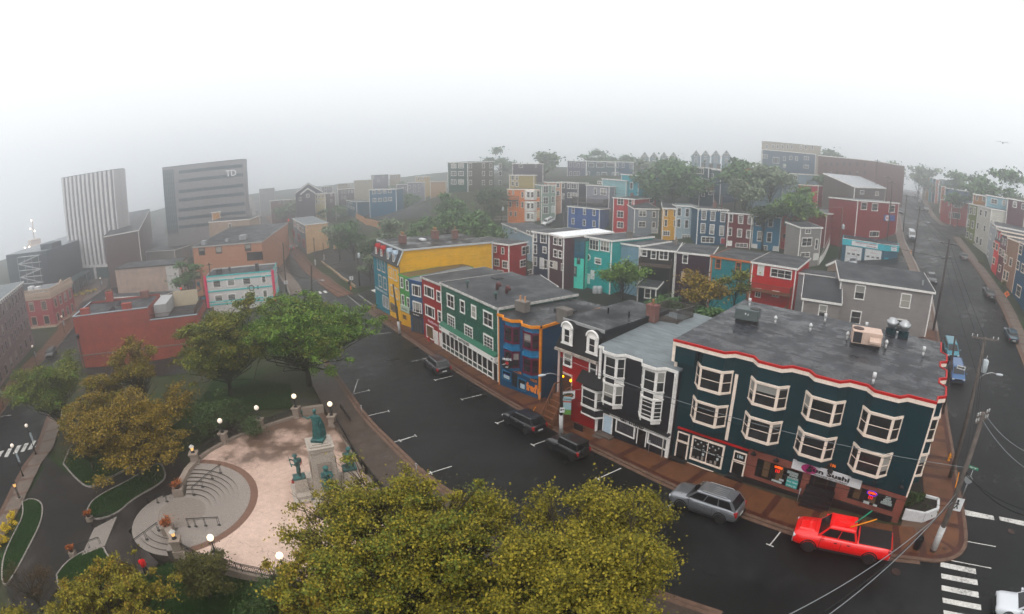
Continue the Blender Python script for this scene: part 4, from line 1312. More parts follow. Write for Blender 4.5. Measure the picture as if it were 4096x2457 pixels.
row_house('street_house','maroon house top at the right edge of the street','e',(2268,462),(2440,492),'4a1c28',9,wins=[('2333,517',(34,50)),('2412,535',(28,50))],d=8,dist=150,group=EG)
rs('pale grey flat roofed block stepping down the right side street','a6a9ac',(2062,985),(2108,1120),(2092,645),(2175,760),[('2095,690 2130,705',(18,54)),('2105,820',(22,60),dict(style='bars')),('2080,980',(24,60))],d=14)
rs('orange red house with a dark mansard on the right side street','d0401f',(2108,1125),(2152,1185),(2150,735),(2205,775),[('2137,900 2165,917 2135,1047',(22,64))],CREAM,flat('dark slate',(.028,.030,.036),.55,var=.4,scale=4))
rs('maroon house with a hooded dormer on the right side street','5a1826',(2152,1190),(2205,1240),(2210,780),(2265,830),[('2195,960 2225,980 2190,1120',(22,64))],CREAM,flat('red brown slate',(.09,.018,.024),.6))
rs('tan clapboard house on the right side street before the teal one','947461',(2207,1242),(2305,1345),(2262,830),(2372,880),[('2245,1030 2295,1060',(26,80)),('2235,1180 2262,1195',(22,90))],CREAM)
h_=rs('deep teal house cut by the right edge of the view','0e4660',(2305,1345),(2480,1620),(2385,850),(2600,1010),[('2388,945 2362,1090 2410,1120',(30,86)),('2370,1335',(44,110))],CREAM)
h_.tile='j'
q=h_.hit((2290,190));balustrade(h_.root,[(-.3,-.1),(-.3,-1.4),(2.6,-1.4)],max(q.z-.8,.5),1.0,BLACKM,'porch_railing')
h_=House('corner_shop','cream sided corner shop with a grey street front at the far crossing',('b',640,652),('b',755,712),h=9,d=12,bk=('b',1008,705),cat='shop')
h_.tile='b'
h_.walls(siding('6d7478'),None).roof(ROOFL)
MB().box(h_.L,h_.L+.03,.02,h_.d-.02,0,h_.H-.1).build('side_cladding',siding('c7a888',.15),h_.root)
h_.wins('660,700 690,725 712,745 738,760',(16,40),trim=CREAM)
h_.wins('650,790 700,830 745,880',(30,60),'tri',trim=flat('red shop trim','a8323a',.6))
h_.wins('770,745',(10,40),side='r')
row_house('cream_annex','low cream shed behind the cream corner shop','b',(1018,790),(1075,792),'b58a62',5,d=4,cat='annex')
BG='blue buildings above the car park'
row_house('office_building','teal blue two storey office nearest the hazy upper car park','b',(1150,476),(1242,492),'1d4e63',6.5,wins=[('1170,490 1195,500 1170,530 1195,545 1218,555',(14,20))],d=10,bk=('1395' and(1397,484)),group=BG,cat='office')
h_=row_house('office_building','teal blue three storey office with white windows and outside stairs above the car park','b',(1362,380),(1617,372),'1f5570',9.5,wins=[('1410,400 1460,397 1508,393 1560,390 1413,475 1465,473 1515,470 1562,465',(30,32),dict(style='two'))],d=12,group=BG,cat='office')
h_=row_house('office_building','blue balcony wing with pale roof joined to the three storey office','b',(1255,372),(1362,380),'2b6078',9.4,wins=[('1310,400',(40,60),dict(style='two'))],d=10,group=BG,cat='office')
WG='hazy houses beyond the far crossing'
for lb,a,b,cl,ws,ds,gb in[('hazy plum gabled house',(665,400),(915,402),'4a4450','712,465 785,432 827,430 785,475 828,472',236,(790,322)),('hazy small gabled house front',(722,410),(845,412),'4d4751','783,433',228,(783,372))]:
 gable('hazy_house',lb+' beyond the far crossing','b',a,b,gb,ds,cl,ws,group=WG)
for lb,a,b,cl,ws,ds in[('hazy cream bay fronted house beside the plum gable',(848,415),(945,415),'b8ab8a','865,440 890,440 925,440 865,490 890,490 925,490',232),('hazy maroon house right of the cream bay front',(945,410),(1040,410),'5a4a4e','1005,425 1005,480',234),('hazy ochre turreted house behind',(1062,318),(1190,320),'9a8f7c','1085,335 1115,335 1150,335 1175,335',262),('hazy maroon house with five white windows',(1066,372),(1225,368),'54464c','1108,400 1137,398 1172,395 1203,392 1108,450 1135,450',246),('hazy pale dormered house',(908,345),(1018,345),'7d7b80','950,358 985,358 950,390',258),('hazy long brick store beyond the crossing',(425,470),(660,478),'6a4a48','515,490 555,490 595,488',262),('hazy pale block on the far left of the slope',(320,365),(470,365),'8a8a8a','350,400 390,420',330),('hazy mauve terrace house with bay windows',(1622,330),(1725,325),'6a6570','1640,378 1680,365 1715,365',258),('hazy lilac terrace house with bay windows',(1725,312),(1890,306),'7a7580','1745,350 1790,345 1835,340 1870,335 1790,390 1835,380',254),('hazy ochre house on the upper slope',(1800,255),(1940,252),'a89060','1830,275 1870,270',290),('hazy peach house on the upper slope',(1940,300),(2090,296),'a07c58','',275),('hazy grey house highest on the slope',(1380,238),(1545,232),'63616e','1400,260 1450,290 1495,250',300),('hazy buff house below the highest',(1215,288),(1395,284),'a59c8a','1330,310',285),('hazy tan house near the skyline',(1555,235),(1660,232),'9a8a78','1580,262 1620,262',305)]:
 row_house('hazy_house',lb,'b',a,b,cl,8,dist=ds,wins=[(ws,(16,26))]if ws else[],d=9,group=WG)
h_=House('office_tower','white ribbed office tower dissolving into the fog on the left',('a',575,235),('a',1060,225),dist=(228,210),d=7,cat='tower')
h_.tile='a'
h_.walls(flat('tower spandrel',(.16,.15,.17),.5));h_.roof(ROOF,ov=0,fascia=False)
f=MB();g_=MB()
n_=12
for k in range(n_):
 x=h_.L*(k+.2)/n_
 f.box(x,x+h_.L/n_*.5,-.5,-.02,6,h_.H)
for k in range(12):
 y=h_.d*(k+.2)/12
 f.box(h_.L+.02,h_.L+.5,y,y+1.0,6,h_.H)
f.box(-.6,h_.L+.6,-.6,-.02,5,6).box(-.6,.6,-.6,-.02,0,5).box(h_.L*.48,h_.L*.52,-.6,-.02,0,5).box(h_.L-.6,h_.L+.6,-.6,-.02,0,5)
f.build('rib',flat('white precast ribs',(.62,.6,.6),.6,var=.06),h_.root)
g_.box(.6,h_.L-.6,-.1,-.01,.5,4.8)
g_.build('ground_floor_glazing',flat('teal glazing',(.03,.08,.09),.15),h_.root)
h_=House('office_tower','broad dark office tower with glass corner dissolving into the fog, letters near its top',('a',1532,150),('a',2300,110),dist=(222,215),d=10,cat='tower')
h_.tile='a'
h_.walls(flat('grey beige precast',(.25,.235,.24),.6));h_.roof(ROOF,ov=0,fascia=False)
gl=MB()
for yy in(400,480,575,655,735,300,215):
 q0,q1=h_.hit((1690,yy+12)),h_.hit((1690,yy-18))
 gl.box(h_.hit((1690,yy)).x,h_.L-.4,-.06,-.01,q0 .z,q1 .z)
q0=h_.hit((1690,700))
gl.box(.1,q0 .x-.4,-.08,-.01,h_.hit((1600,800)).z,h_.H-1)
go=gl.build('glazing',flat('tower glazing',(.035,.07,.085),.12),h_.root)
f=MB()
for k in range(7):
 x=.1+(q0 .x-.5)*k/6
 f.box(x-.06,x+.06,-.12,-.08,h_.hit((1600,800)).z,h_.H-1)
for k in range(28):
 x=q0 .x+(h_.L-q0 .x)*k/28
 f.box(x-.05,x+.05,-.1,-.06,4,h_.H-4)
for k in range(20):
 z=h_.H*k/20
 f.box(.1,q0 .x-.4,-.11,-.08,z,z+.1)
f.build('mullion',flat('mullion grey',(.3,.31,.32),.5),go)
t_=MB();q=h_.hit((2185,222));lettering(t_,'TD',3.2,MT((q.x,-.15,q.z)),bold=.06);t_.build('lettering',flat('white lettering',(.8,.8,.8),.5),h_.root)
h_=House('brick_block','beige brick block in front of the foggy tower base',('a',1972,690),('a',2355,655),dist=(196,190),d=10,cat='block');h_.tile='a'
h_.walls(brick('beige brick',(.4,.26,.17),(.34,.22,.15),(.3,.26,.22))).roof(ROOF,ov=.05)
h_.wins('2175,718',(22,44),'pic')
row_house('stair_tower','small peach stair tower on the beige brick block','a',(2002,590),(2080,588),'c09468',10,dist=206,d=8,cat='tower')
h_=House('theatre_building','dark blue metal clad theatre with an outside steel stair on the left',('a',55,1000),('a',440,955),z=4,d=14,bk=('a',790,800),cat='theatre',zb=-12.5)
h_.tile='a'
h_.walls(flat('dark blue metal cladding',(.022,.035,.05),.45,metal=.3,var=.3,scale=.8));h_.roof(flat('wet grey roof',(.16,.18,.2),.3),ov=.05,fascia=False)
q0,q1=h_.hit((185,1030)),h_.hit((385,1010));zt=h_.hit((280,1000)).z;zb_=h_.hit((300,1255)).z
f=MB()
for k in range(5):
 z=zb_+(zt-zb_)*k/4
 f.box(q0 .x,q1 .x,-1.4,-.1,z-.08,z)
 for x in linspace(q0 .x,q1 .x,4):f.box(x-.06,x+.06,-1.45,-1.35,zb_,zt)
 if k<4:
  z2=zb_+(zt-zb_)*(k+1)/4
  a,b=((q0 .x,-1.2,z),(q1 .x,-1.2,z2))if k%2 else((q1 .x,-1.2,z),(q0 .x,-1.2,z2))
  f.beam(a,b,.12,.3)
f.build('fire_stair',flat('pale steel',(.55,.56,.57),.5),h_.root)
MB().box(h_.L*.75,h_.L+.2,3,9,h_.H+.2,h_.H+2).build('roof_plant_room',flat('dark blue metal cladding',(.022,.035,.05),.45,metal=.3,var=.3,scale=.8),h_.root)
h_=House('canopy','long low steel canopy along the foot of the dark theatre',('a',610,1300),('a',860,1140),z=-6.2,d=4,cat='canopy',zb=-11);h_.tile='a'
h_.top=[h_.H]*4;h_.roof(flat('teal metal canopy',(.05,.09,.095),.35,metal=.5),ov=.1,fascia=False)
f=MB()
for x in linspace(.2,h_.L-.2,7):f.box(x-.1,x+.1,.2,.4,0,h_.H)
f.build('post',STEEL,h_.root)
MB().box(.1,h_.L-.1,3.2,3.4,.2,h_.H-.3).build('shopfront_glazing',flat('teal glazing',(.03,.08,.09),.15),h_.root)
q1=P(('f',326,655));q0=P(('f',-420,1640));zt=ztop(('a',176,1262),('f',326,655))
h_=House('brick_hotel','brownish brick block with sash windows cut by the left frame edge',None,None,z=zt,plan=(q0,q1),d=12,cat='building',zb=-11.5)
h_.tile='f'
h_.walls(brick('dusky brick',(.16,.075,.075),(.12,.06,.06),(.12,.09,.085)));h_.roof(ROOFL,ov=.3)
b_=MB()
for k in range(40):b_.box(h_.L*k/40,h_.L*k/40+.25,-.3,-.02,h_.H-.7,h_.H-.25)
b_.build('cornice_bracket',WHITE,h_.root)
def grid_w(h_,x0,x1,nx,zs,w,hh,side='f',style='dh',trim=None):
 for z in zs:
  for k in range(nx):
   u=x0+(x1-x0)*(k+.5)/nx
   add_window(h_.root,h_.MS(side,u,z),w,hh,style,trim)
BRT=flat('pinkish stone trim',(.27,.19,.175),.7)
zs_=[h_.H*f for f in(.86,.66,.47)]
grid_w(h_,.6,h_.L-.4,max(6,int(h_.L/2.6)),zs_,1.0,h_.H*.12,trim=BRT)
grid_w(h_,.6,h_.L-.4,max(4,int(h_.L/4)),(h_.H*.24,),1.6,h_.H*.12,trim=BRT,style='m')
MB().box(-.05,h_.L+.05,-.12,-.02,0,1.6).build('stone_plinth',BRT,h_.root)
h_=House('red_bank','crimson bank building with cream balustrade and arched windows on the left',('f',205,195),('f',470,165),z=-1.3,bk=('f',600,66),d=12,cat='bank',zb=-11.2);h_.tile='f'
REDB=flat('crimson painted brick',(.33,.035,.045),.7,var=.15)
CRS=flat('cream stone',(.5,.37,.27),.75,var=.15)
h_.walls(REDB);L,d_,Hh=h_.L,h_.d,h_.H
f=MB()
f.box(-.4,L+.4,-.4,d_+.4,Hh-.8,Hh-.1)
f.box(-.15,L+.15,-.15,0,Hh-1.6,Hh-.8).box(L,L+.15,-.15,d_,Hh-1.6,Hh-.8)
f.box(-.1,L+.1,-.12,0,0,1.5).box(L,L+.12,0,d_,0,1.5)
f.build('cornice',CRS,h_.root)
f=MB()
for(a,b)in(((-.2,-.2),(L+.2,-.2)),((L+.2,-.2),(L+.2,d_))):
 a=Vector((*a,Hh));b=Vector((*b,Hh));up=Vector((0,0,1))
 f.beam(a+up,b+up,.25,.18);f.beam(a+up*.12,b+up*.12,.25,.2)
 n=int((b-a).length/.35)
 for k in range(n+1):
  f.beam(a.lerp(b,k/n)+up*.1,a.lerp(b,k/n)+up*.95,.3 if k%8==0 else.13,.3 if k%8==0 else.13)
f.build('balustrade',CRS,h_.root)
MB().box(.1,L-.1,.1,d_-.1,Hh-.4,Hh-.05).build('roof',ROOFL,h_.root)
MB().box(1,2.6,2,3.6,Hh,Hh+1.6,bev=.1).box(3,4.6,2.5,4,Hh,Hh+1.3,bev=.1).build('rooftop_unit',flat('white metal',(.6,.6,.6),.5),h_.root)
f=MB()
f.add([(L+.45,d_*.35,Hh+.1),(L+.45,d_*.65,Hh+.1),(L+.45,d_*.5,Hh+1.9),(L+.1,d_*.35,Hh+.1),(L+.1,d_*.65,Hh+.1),(L+.1,d_*.5,Hh+1.9)],[(0,1,2),(3,5,4),(0,2,5,3),(1,4,5,2)])
f.build('pediment',CRS,h_.root)
grid_w(h_,.5,L-.5,2,(Hh-3.2,),1.7,2.3,style='g',trim=CRS);grid_w(h_,.5,L-.5,2,(2.9,),1.8,2.2,style='pic',trim=CRS)
grid_w(h_,.6,d_-.4,4,(Hh-3.2,),1.3,2.3,'r','m',CRS);grid_w(h_,.6,d_-.4,4,(2.9,),1.2,2.2,'r','dh',CRS)
h_=House('beige_block','blank pinkish beige brick wall block behind the red brick building',('a',1085,1130),('a',1560,1092),z=-.4,d=9,cat='block',zb=-10.8);h_.tile='a'
h_.walls(brick('pinkish brick',(.46,.33,.26),(.42,.30,.24),(.36,.28,.23))).roof(ROOF,ov=.12,trim=flat('dark flashing',(.05,.05,.05),.5))
h2=House('white_block','white rendered block joined to the right of the beige brick wall',('a',1562,1092),('a',1682,1080),z=-.35,d=9,cat='block',zb=-10.8)
h2 .walls(flat('white render',(.55,.53,.5),.7,var=.15)).roof(ROOF,ov=.1,trim=flat('dark flashing',(.05,.05,.05),.5))
h_=row_house('low_store','low store with a maroon edged black roof below the beige wall','a',(1005,1402),(1560,1375),'5a1a24',5,d=5,zz=-5,cat='store',zb=-10.5)
row_house('low_store','graffitied grey low store beside the distant traffic lights','a',(1375,965),(1648,948),'8a857e',5,zz=-3.8,d=12,cat='store',zb=-11)
row_house('hazy_store','foggy roofs of the long street block beyond the white tower','a',(1150,665),(1300,700),'8a8682',8,dist=235,d=14,cat='store')
row_house('hazy_store','foggy dark shopfront row on the far lower street','a',(1300,700),(1420,600),'5a4a48',8,dist=(190,300),d=12,cat='store')
h_=House('orange_building','terracotta orange flat roofed building behind the white and turquoise one',('a',1820,925),('b',345,872),z=3.6,d=40,cat='building',zb=-10);h_.tile='a'
h_.walls(flat('terracotta render',(.42,.19,.105),.75,var=.14)).roof(ROOF,ov=.15,trim=flat('pale flashing',(.4,.38,.36),.5))
h_.wins('1908,962 2068,945 2344,922',(54,60),'pic',trim=flat('dark trim',(.05,.04,.04),.6))
MB().box(h_.L*.42,h_.L*.46,4,5.2,h_.H,h_.H+1).box(h_.L*.6,h_.L*.7,6,8,h_.H,h_.H+1.4).box(h_.L*.1,h_.L*.16,2,3.5,h_.H,h_.H+1.3).build('rooftop_unit',flat('grey metal',(.3,.31,.32),.5),h_.root)
f=MB().box(h_.L*.78,h_.L+.05,-.1,-.01,h_.H-4.6,h_.H-2.4);f.build('dark_shopfront',flat('dark void',(.01,.01,.012),.4),h_.root)
q=h_.hit((1880,1180));f=MB().prism([(q.x-1.2,0),(q.x-.9,-.9),(q.x+.9,-.9),(q.x+1.2,0)],0,q.z+1.6);f.build('bay',flat('terracotta render',(.42,.19,.105),.75,var=.14),h_.root)
add_window(h_.root,MT((q.x,-.9,q.z)),1.5,1.8,'two',flat('dark trim',(.05,.04,.04),.6))
h_=House('deco_building','white art deco building with turquoise bands and pink pilasters',('a',1935,1200),('b',448,1140),z=1.4,d=9,cat='building',zb=-9.5);h_.tile='b'
h_.walls(flat('white render',(.6,.58,.56),.6,var=.1));L,d_,Hh=h_.L,h_.d,h_.H
MB().box(.05,L-.05,.2,d_,Hh-.5,Hh-.3).build('roof',ROOF,h_.root)
TQ=flat('turquoise band paint','27b8b6',.5,var=.1)
f=MB()
for z in(Hh-.05,Hh-1.0,Hh-3.3,Hh-5.6,Hh-6.2):
 f.box(-.05,L+.05,-.09,-.012,z-.13,z+.1)
 f.box(L+.012,L+.09,0,d_,z-.13,z+.1)
f.build('band',TQ,h_.root)
PKM=flat('pink pilaster paint','c8506a',.5,var=.1)
MB().box(-.28,.3,-.25,-.02,0,Hh+.2).build('pilaster',PKM,h_.root)
MB().box(L-.3,L+.28,-.25,-.02,0,Hh+.2).build('pilaster',PKM,h_.root)
DKT=flat('dark sash',(.1,.1,.1),.6)
h_.wins('55,1257 205,1240 65,1395 222,1378',(72,66),'bars',trim=WHITE)
h_.wins('366,1222 380,1358',(36,66),'bars',trim=WHITE)
h_.tile='a'
h_.wins('2050,1268 2185,1252 2068,1405',(70,66),'bars',trim=WHITE)
f=MB()
q=h_.hit((2378,1305))
n=14
f.tube([(q.x+.55*cos(a),-.06,q.z+.55*sin(a))for a in linspace(0,2*pi,17)],.09,6,cap=False)
f.box(q.x+1.3,q.x+1.55,-.08,-.02,q.z-.4,q.z+.4)
f.build('sign_letter',BLACKM,h_.root)
MB().box(2,3.2,3,4.2,Hh-.3,Hh+.7).box(L-4,L-3.3,2,3,Hh-.3,Hh+1.4).box(4.5,5.0,5,5.5,Hh-.3,Hh+.6).build('rooftop_unit',flat('dark grey metal',(.05,.05,.055),.5),h_.root)
h_=House('red_brick_building','large red brick building with a stepped blank side wall and graffiti above the park',('f',685,400),('f',1392,312),z=.4,d=9,bl=('f',815,262),cat='building',zb=-11);h_.tile='f'
RBR=brick('red painted brick',(.36,.05,.028),(.30,.04,.022),(.22,.05,.035))
L,d_,Hh=h_.L,h_.d,h_.H
q2=h_.hit((1862,380));q1=h_.hit((1405,432));q3=h_.hit((1955,460))
L2,L3=q2 .x,q3 .x
z2,z3=q1 .z,h_.hit((1900,462)).z
f=MB().prism([(0,0),(L,0),(L,d_),(0,d_)],0,Hh,top=False)
f.prism([(L,.003),(L2,.003),(L2,d_),(L,d_)],0,z2,top=False).prism([(L2,.006),(L3,.006),(L3,d_),(L2,d_)],0,z3,top=False)
zc=h_.hit((760,765)).z
f.build('wall',RBR,h_.root)
MB().box(-.05,L2+.2,-.1,-.01,zc-.12,zc+.1).build('string_course',flat('grey stone course',(.2,.16,.14),.8),h_.root)
MB().box(.1,L-.1,.4,d_,Hh-.6,Hh-.4).build('roof',ROOF,h_.root)
MB().box(L+.1,L2-.1,.4,d_,z2-.6,z2-.4).box(L2,L3,.3,d_,z3-.3,z3-.1).build('roof',ROOF,h_.root)
CP_=flat('lead coping',(.28,.33,.36),.5)
MB().box(-.1,L+.1,-.1,.35,Hh,Hh+.12).box(L+.1,L2+.1,-.1,.35,z2,z2+.12).box(L2,L3+.1,-.1,.35,z3,z3+.12).box(-.1,.25,.35,d_,Hh,Hh+.1).build('coping',CP_,h_.root)
for x in(.12,.68):
 chimney(h_,L*x+.8,.7,Hh,1.9,.8,1.2,0,bm=RBR)
chimney(h_,L*.3,d_-.5,Hh,1.6,.8,1.6,3,bm=RBR)
chimney(h_,L*.8,d_-.4,Hh-.3,1.8,.8,1.3,0)
f=MB()
for x,y in((L*.42,3),(L*.45,6.5)):
 f.add([(x,y,Hh-.4),(x+1.3,y,Hh-.4),(x+1.3,y+.1,Hh+.5),(x,y+1.2,Hh-.4),(x+1.3,y+1.2,Hh-.4)],[(0,1,2),(0,2,4,3),(1,4,2)])
f.build('roof_hatch',flat('dark grey metal',(.05,.05,.055),.5),h_.root)
balustrade(h_.root,[(L+.3,.5),(L2-.6,.5),(L2-.6,d_-.5)],z2-.3,1.3,DARKW,'terrace_fence',.2)
sh=MB().box(L+.4,L+3.0,3.2,d_-.5,z2-.4,z2+2.0).build('roof_hut',flat('pale hut cladding',(.36,.36,.36),.6),h_.root)
MB().box(L+3.1,L2-1.2,d_-1.2,d_-1,z2-.4,z2+2.6).build('painted_panel',flat('cream panel',(.5,.42,.3),.7),h_.root)
MB().box(.25,.45,-.16,-.02,1,h_.hit((740,600)).z).lathe([(.3,0),(.42,.6),(.42,.9)],8,(.35,-.3,h_.hit((740,600)).z)).build('downpipe',flat('dark grey metal',(.05,.05,.055),.5),h_.root)
gq=h_.hit((1705,885));gs=abs(h_.hit((1600,885)).x-h_.hit((1810,885)).x)
f=MB();lettering(f,'ODNE',1.8,MT((gq.x,-.03,gq.z)),bold=.11,width=gs*1.05,ext=.004);f.build('graffiti_outline',flat('pale spray paint',(.42,.47,.45),.7,var=.3),h_.root)
f=MB();lettering(f,'ODNE',1.8,MT((gq.x,-.045,gq.z)),bold=.03,width=gs*.98,ext=.004);f.build('graffiti_letter',flat('black spray paint',(.012,.012,.012),.7),h_.root)
f=MB();gq=h_.hit((1430,935));lettering(f,'oeUSo',1.1,MT((gq.x,-.03,gq.z)),ext=.004,italic=.3);f.build('graffiti_letter',flat('pale spray paint',(.42,.47,.45),.7,var=.3),h_.root)
# ------------------------------------------------------------------ the near row along the main street
def near(name,label,tl,tr,bl_,br_,cat='shop',**kw):
 z=(ztop(tl,bl_)+ztop(tr,br_))/2
 h=House(name,label,tl,tr,z=z,cat=cat,**kw)
 h.zl=zf(*h.A)-h.zb
 h.zr=zf(*h.B)-h.zb
 return h
def trapz(w,f,d):
 return[(-w,.02),(-f,-d),(f,-d),(w,.02)]
def bay(root,M,w,f,d,z0,z1,mat,name='bay',parent=None):
 return MB().prism(trapz(w,f,d),z0,z1).build(name,mat,parent or root,M)
def bay_window(root,M,w,f,d,zc,h,trim,fw=None,side=True,style='dh',sill=True):
 e=.05
 def bnd(z0,z1,g):return MB().prism(trapz(w+g,f+g*.6,d+g+e),z0,z1)
 o=bnd(zc-h/2-.12,zc-h/2-.01,.08).build('bay_window',trim,root,M)
 bnd(zc+h/2+.01,zc+h/2+.12,.1).build('bay_head',trim,o)
 ang=atan2(d,w-f)
 sl=hypot(d,w-f)
 add_window(o,MT((0,-d-e+.03,zc)),f*2-.1,h-.06,style,trim,.1)
 if side:
  for sg in(-1,1):
   c=Vector((sg*(w+f)/2,-d/2,zc))
   add_window(o,MT(c)@MR(sg*ang,4,'Z')@MT((0,-e+.03,0)),sl-.12,h-.06,style,trim,.09)
 for sg in(-1,1):
  MB().box(-.06,.06,-.07,.07,zc-h/2-.02,zc+h/2+.02).build('bay_post',trim,o,MT((sg*f,-d+.0,0))@MR(sg*ang/2,4,'Z'))
 return o
# ---- dark teal corner building
TEAL=siding((.001,.030,.040),.115,.5)
SU=near('corner_building','dark teal three storey corner building with cream bay windows above a brick sushi shop',(2711.5,1354),(3744,1614),(2697,1835),(3609,2075),bk=(3734,1368.7))
L,Dp,Hh=SU.L,SU.d,SU.H
gz0=SU.hit(('q',1620,330)).z
SU.walls(TEAL)
RED=flat('red coping paint','a02018',.5,var=.08)
bx=[]
for f0,f1 in((('i',752,720),('i',930,775)),(('i',1290,855),('i',1460,895)),(('i',1810,990),('i',2020,1035)),(('j',1022,1120),('j',1225,1170))):
 a,b=SU.hit(f0,'f',-.7),SU.hit(f1,'f',-.7)
 bx.append(((a.x+b.x)/2,(b.x-a.x)/2))
bw,bf,bd=1.55,.92,.7
zb0=gz0-.15
up=[SU.hit(p,'f',-.7).z for p in(('i',870,1020),('i',1345,1170),('i',1875,1300),('j',1080,1400))]
lo=[SU.hit(p,'f',-.7).z for p in(('i',840,1345),('q',1765,195),('q',2285,330),('l',990,470))]
ZU,ZW=sum(up)/4,sum(lo)/4
zb0=max(zb0,ZW-1.55)
for i,(x,hw)in enumerate(bx):
 M=MT((x,0,0))
 if i==0:
  bay(SU.root,M,bw,bf,bd,zb0,Hh-.02,TEAL)
 else:
  bay(SU.root,M,bw,bf,bd,zb0,Hh-.02,TEAL)
 for z in(ZU,ZW):
  bay_window(SU.root,M,bw,bf,bd,z,1.75,CREAM)
MB().box(0,bx[0][0]-bw-.05,-.66,-.01,Hh-1.75,Hh-.03).build('fascia_box',TEAL,SU.root)
path=[(0,-.66),(bx[0][0]-bf-.02,-.66)]
for i,(x,hw)in enumerate(bx):
 if i:path+=[(x-bw,0)]
 path+=[(x-bf,-bd),(x+bf,-bd),(x+bw,0)]
path+=[(L,0)]
sidey=[Dp*k for k in(.16,.42,.70)]
rp=[(L,0)]
for y in sidey:
 rp+=[(L,y-1.5),(L+.6,y-.95),(L+.6,y+.95),(L,y+1.5)]
rp+=[(L,Dp)]
full=path+rp[1:]
def ribbon(pts,off,t,z0,z1,mat,name,root):
 mb=MB()
 pv=[Vector(p)for p in pts]
 n=len(pv)
 nr=[]
 for i in range(n):
  t_=(pv[min(i+1,n-1)]-pv[max(i-1,0)]).normalized()
  nr.append(Vector((t_.y,-t_.x)))
 rows=[]
 for o,z in((off,z0),(off+t,z0),(off+t,z1),(off,z1),(off,z0)):
  rows.append([(pv[i].x+nr[i].x*o,pv[i].y+nr[i].y*o,z)for i in range(n)])
 mb.grid(rows)
 return mb.build(name,mat,root)
ribbon(full,.03,.12,Hh-.34,Hh-.02,CREAM,'cornice_band',SU.root)
ribbon(full,.03,.15,Hh-.02,Hh+.17,RED,'coping',SU.root)
for y in sidey:
 M=SU.MS('r',y,0)
 bay(SU.root,M,1.5,.95,.6,zb0,Hh-.02,TEAL)
 for z in(ZU,ZW):
  bay_window(SU.root,M,1.5,.95,.6,z,1.75,CREAM)
def felt_wet():
 m,nt,b=node_mat('wet felt roof sheets')
 tc=N(nt,'ShaderNodeTexCoord')
 o=tc.outputs['Object']
 mp=N(nt,'ShaderNodeMapping');mp.inputs['Scale'].default_value=(.55,2.2,1)
 nt.links.new(o,mp.inputs[0])
 n1=noise(nt,1.0,5,mp.outputs[0],.7)
 n2=noise(nt,.5,4,o,.6)
 mp2=N(nt,'ShaderNodeMapping');mp2 .inputs['Scale'].default_value=(2.0,.5,1)
 nt.links.new(o,mp2 .inputs[0])
 n3=noise(nt,1.0,4,mp2 .outputs[0],.6)
 br=N(nt,'ShaderNodeTexBrick');br.inputs['Scale'].default_value=1
 br.inputs['Brick Width'].default_value=4.5;br.inputs['Row Height'].default_value=.95;br.inputs['Mortar Size'].default_value=.02
 br.inputs['Color1'].default_value=(.034,.037,.044,1);br.inputs['Color2'].default_value=(.026,.028,.033,1);br.inputs['Mortar'].default_value=(.012,.013,.015,1)
 nt.links.new(o,br.inputs['Vector'])
 c=mix(nt,1,br.outputs[0],ramp(nt,n1,[(.35,g3(.45)),(.62,g3(1.3))]),'MULTIPLY')
 c=mix(nt,1,c,ramp(nt,n3,[(.35,g3(.65)),(.65,g3(1.15))]),'MULTIPLY')
 nt.links.new(c,b.inputs['Base Color'])
 s=mathn(nt,'ADD',mathn(nt,'MULTIPLY',n1,.5),mathn(nt,'MULTIPLY',n2,.5))
 nt.links.new(ramp(nt,s,[(.42,g3(.12)),(.56,g3(.55))]),b.inputs['Roughness'])
 b.inputs['Specular IOR Level'].default_value=.2
 bump(nt,b,n1,.2,.01)
 return m
rpoly=full+[(0,Dp)]
rpoly=[q for i,q in enumerate(rpoly)if i==0 or(Vector(q)-Vector(rpoly[i-1])).length>.03]
MB().prism(rpoly,Hh-.1,Hh+.12).build('roof',felt_wet(),SU.root)
MB().box(L-.05,L+.08,-.08,.3,gz0,Hh-.36).build('corner_board',CREAM,SU.root)
MB().box(-.06,.2,-.08,.1,SU.zl,Hh-1.75).build('corner_board',CREAM,SU.root)
MB().box(-.04,.22,-.74,-.67,Hh-1.75,Hh-.36).build('corner_board',CREAM,SU.root)
q=SU.hit(('i',1020,1200))
MB().box(q.x-.13,q.x+.13,-.1,-.01,gz0+.1,SU.hit(('i',1045,935)).z).build('pilaster_strip',CREAM,SU.root)
xb=SU.hit(('q',1625,450),'f',-.12).x
BRK=brick('red shop brick',(.27,.05,.026),(.20,.034,.018),(.13,.07,.05))
DARK=flat('dark interior',(.008,.008,.009),.5)
def lz(x):
 return SU.zl+(SU.zr-SU.zl)*x/L
wl0,wl1=SU.hit(('q',1725,450),'f',-.12).x,SU.hit(('q',2125,700),'f',-.12).x
dl0,dl1=SU.hit(('l',392,640),'f',-.12).x,SU.hit(('l',640,700),'f',-.12).x
wr0,wr1=SU.hit(('l',752,780),'f',-.12).x,SU.hit(('l',1205,850),'f',-.12).x
w1b,w1t=SU.hit(('q',1900,665),'f',-.12).z,SU.hit(('q',1900,485),'f',-.12).z
w2b,w2t=SU.hit(('l',980,880),'f',-.12).z,SU.hit(('l',980,740),'f',-.12).z
zs0=SU.hit(('l',900,960),'f',-.12).z
f=MB()
T0,T1=-.14,.05
f.box(xb,L+.02,T0,T1,max(w1t,w2t),gz0)
f.box(xb,wl0,T0,T1,lz(xb)-.2,max(w1t,w2t))
f.box(wl1,dl0,T0,T1,lz(wl1)-.2,max(w1t,w2t))
f.box(dl1,wr0,T0,T1,lz(dl1)-.2,max(w1t,w2t))
f.box(wr1,L+.02,T0,T1,lz(L)-.3,max(w1t,w2t))
f.box(wl0,wl1,T0,T1,lz(wl0)-.2,w1b)
f.box(wr0,wr1,T0,T1,lz(wr0)-.2,w2b)
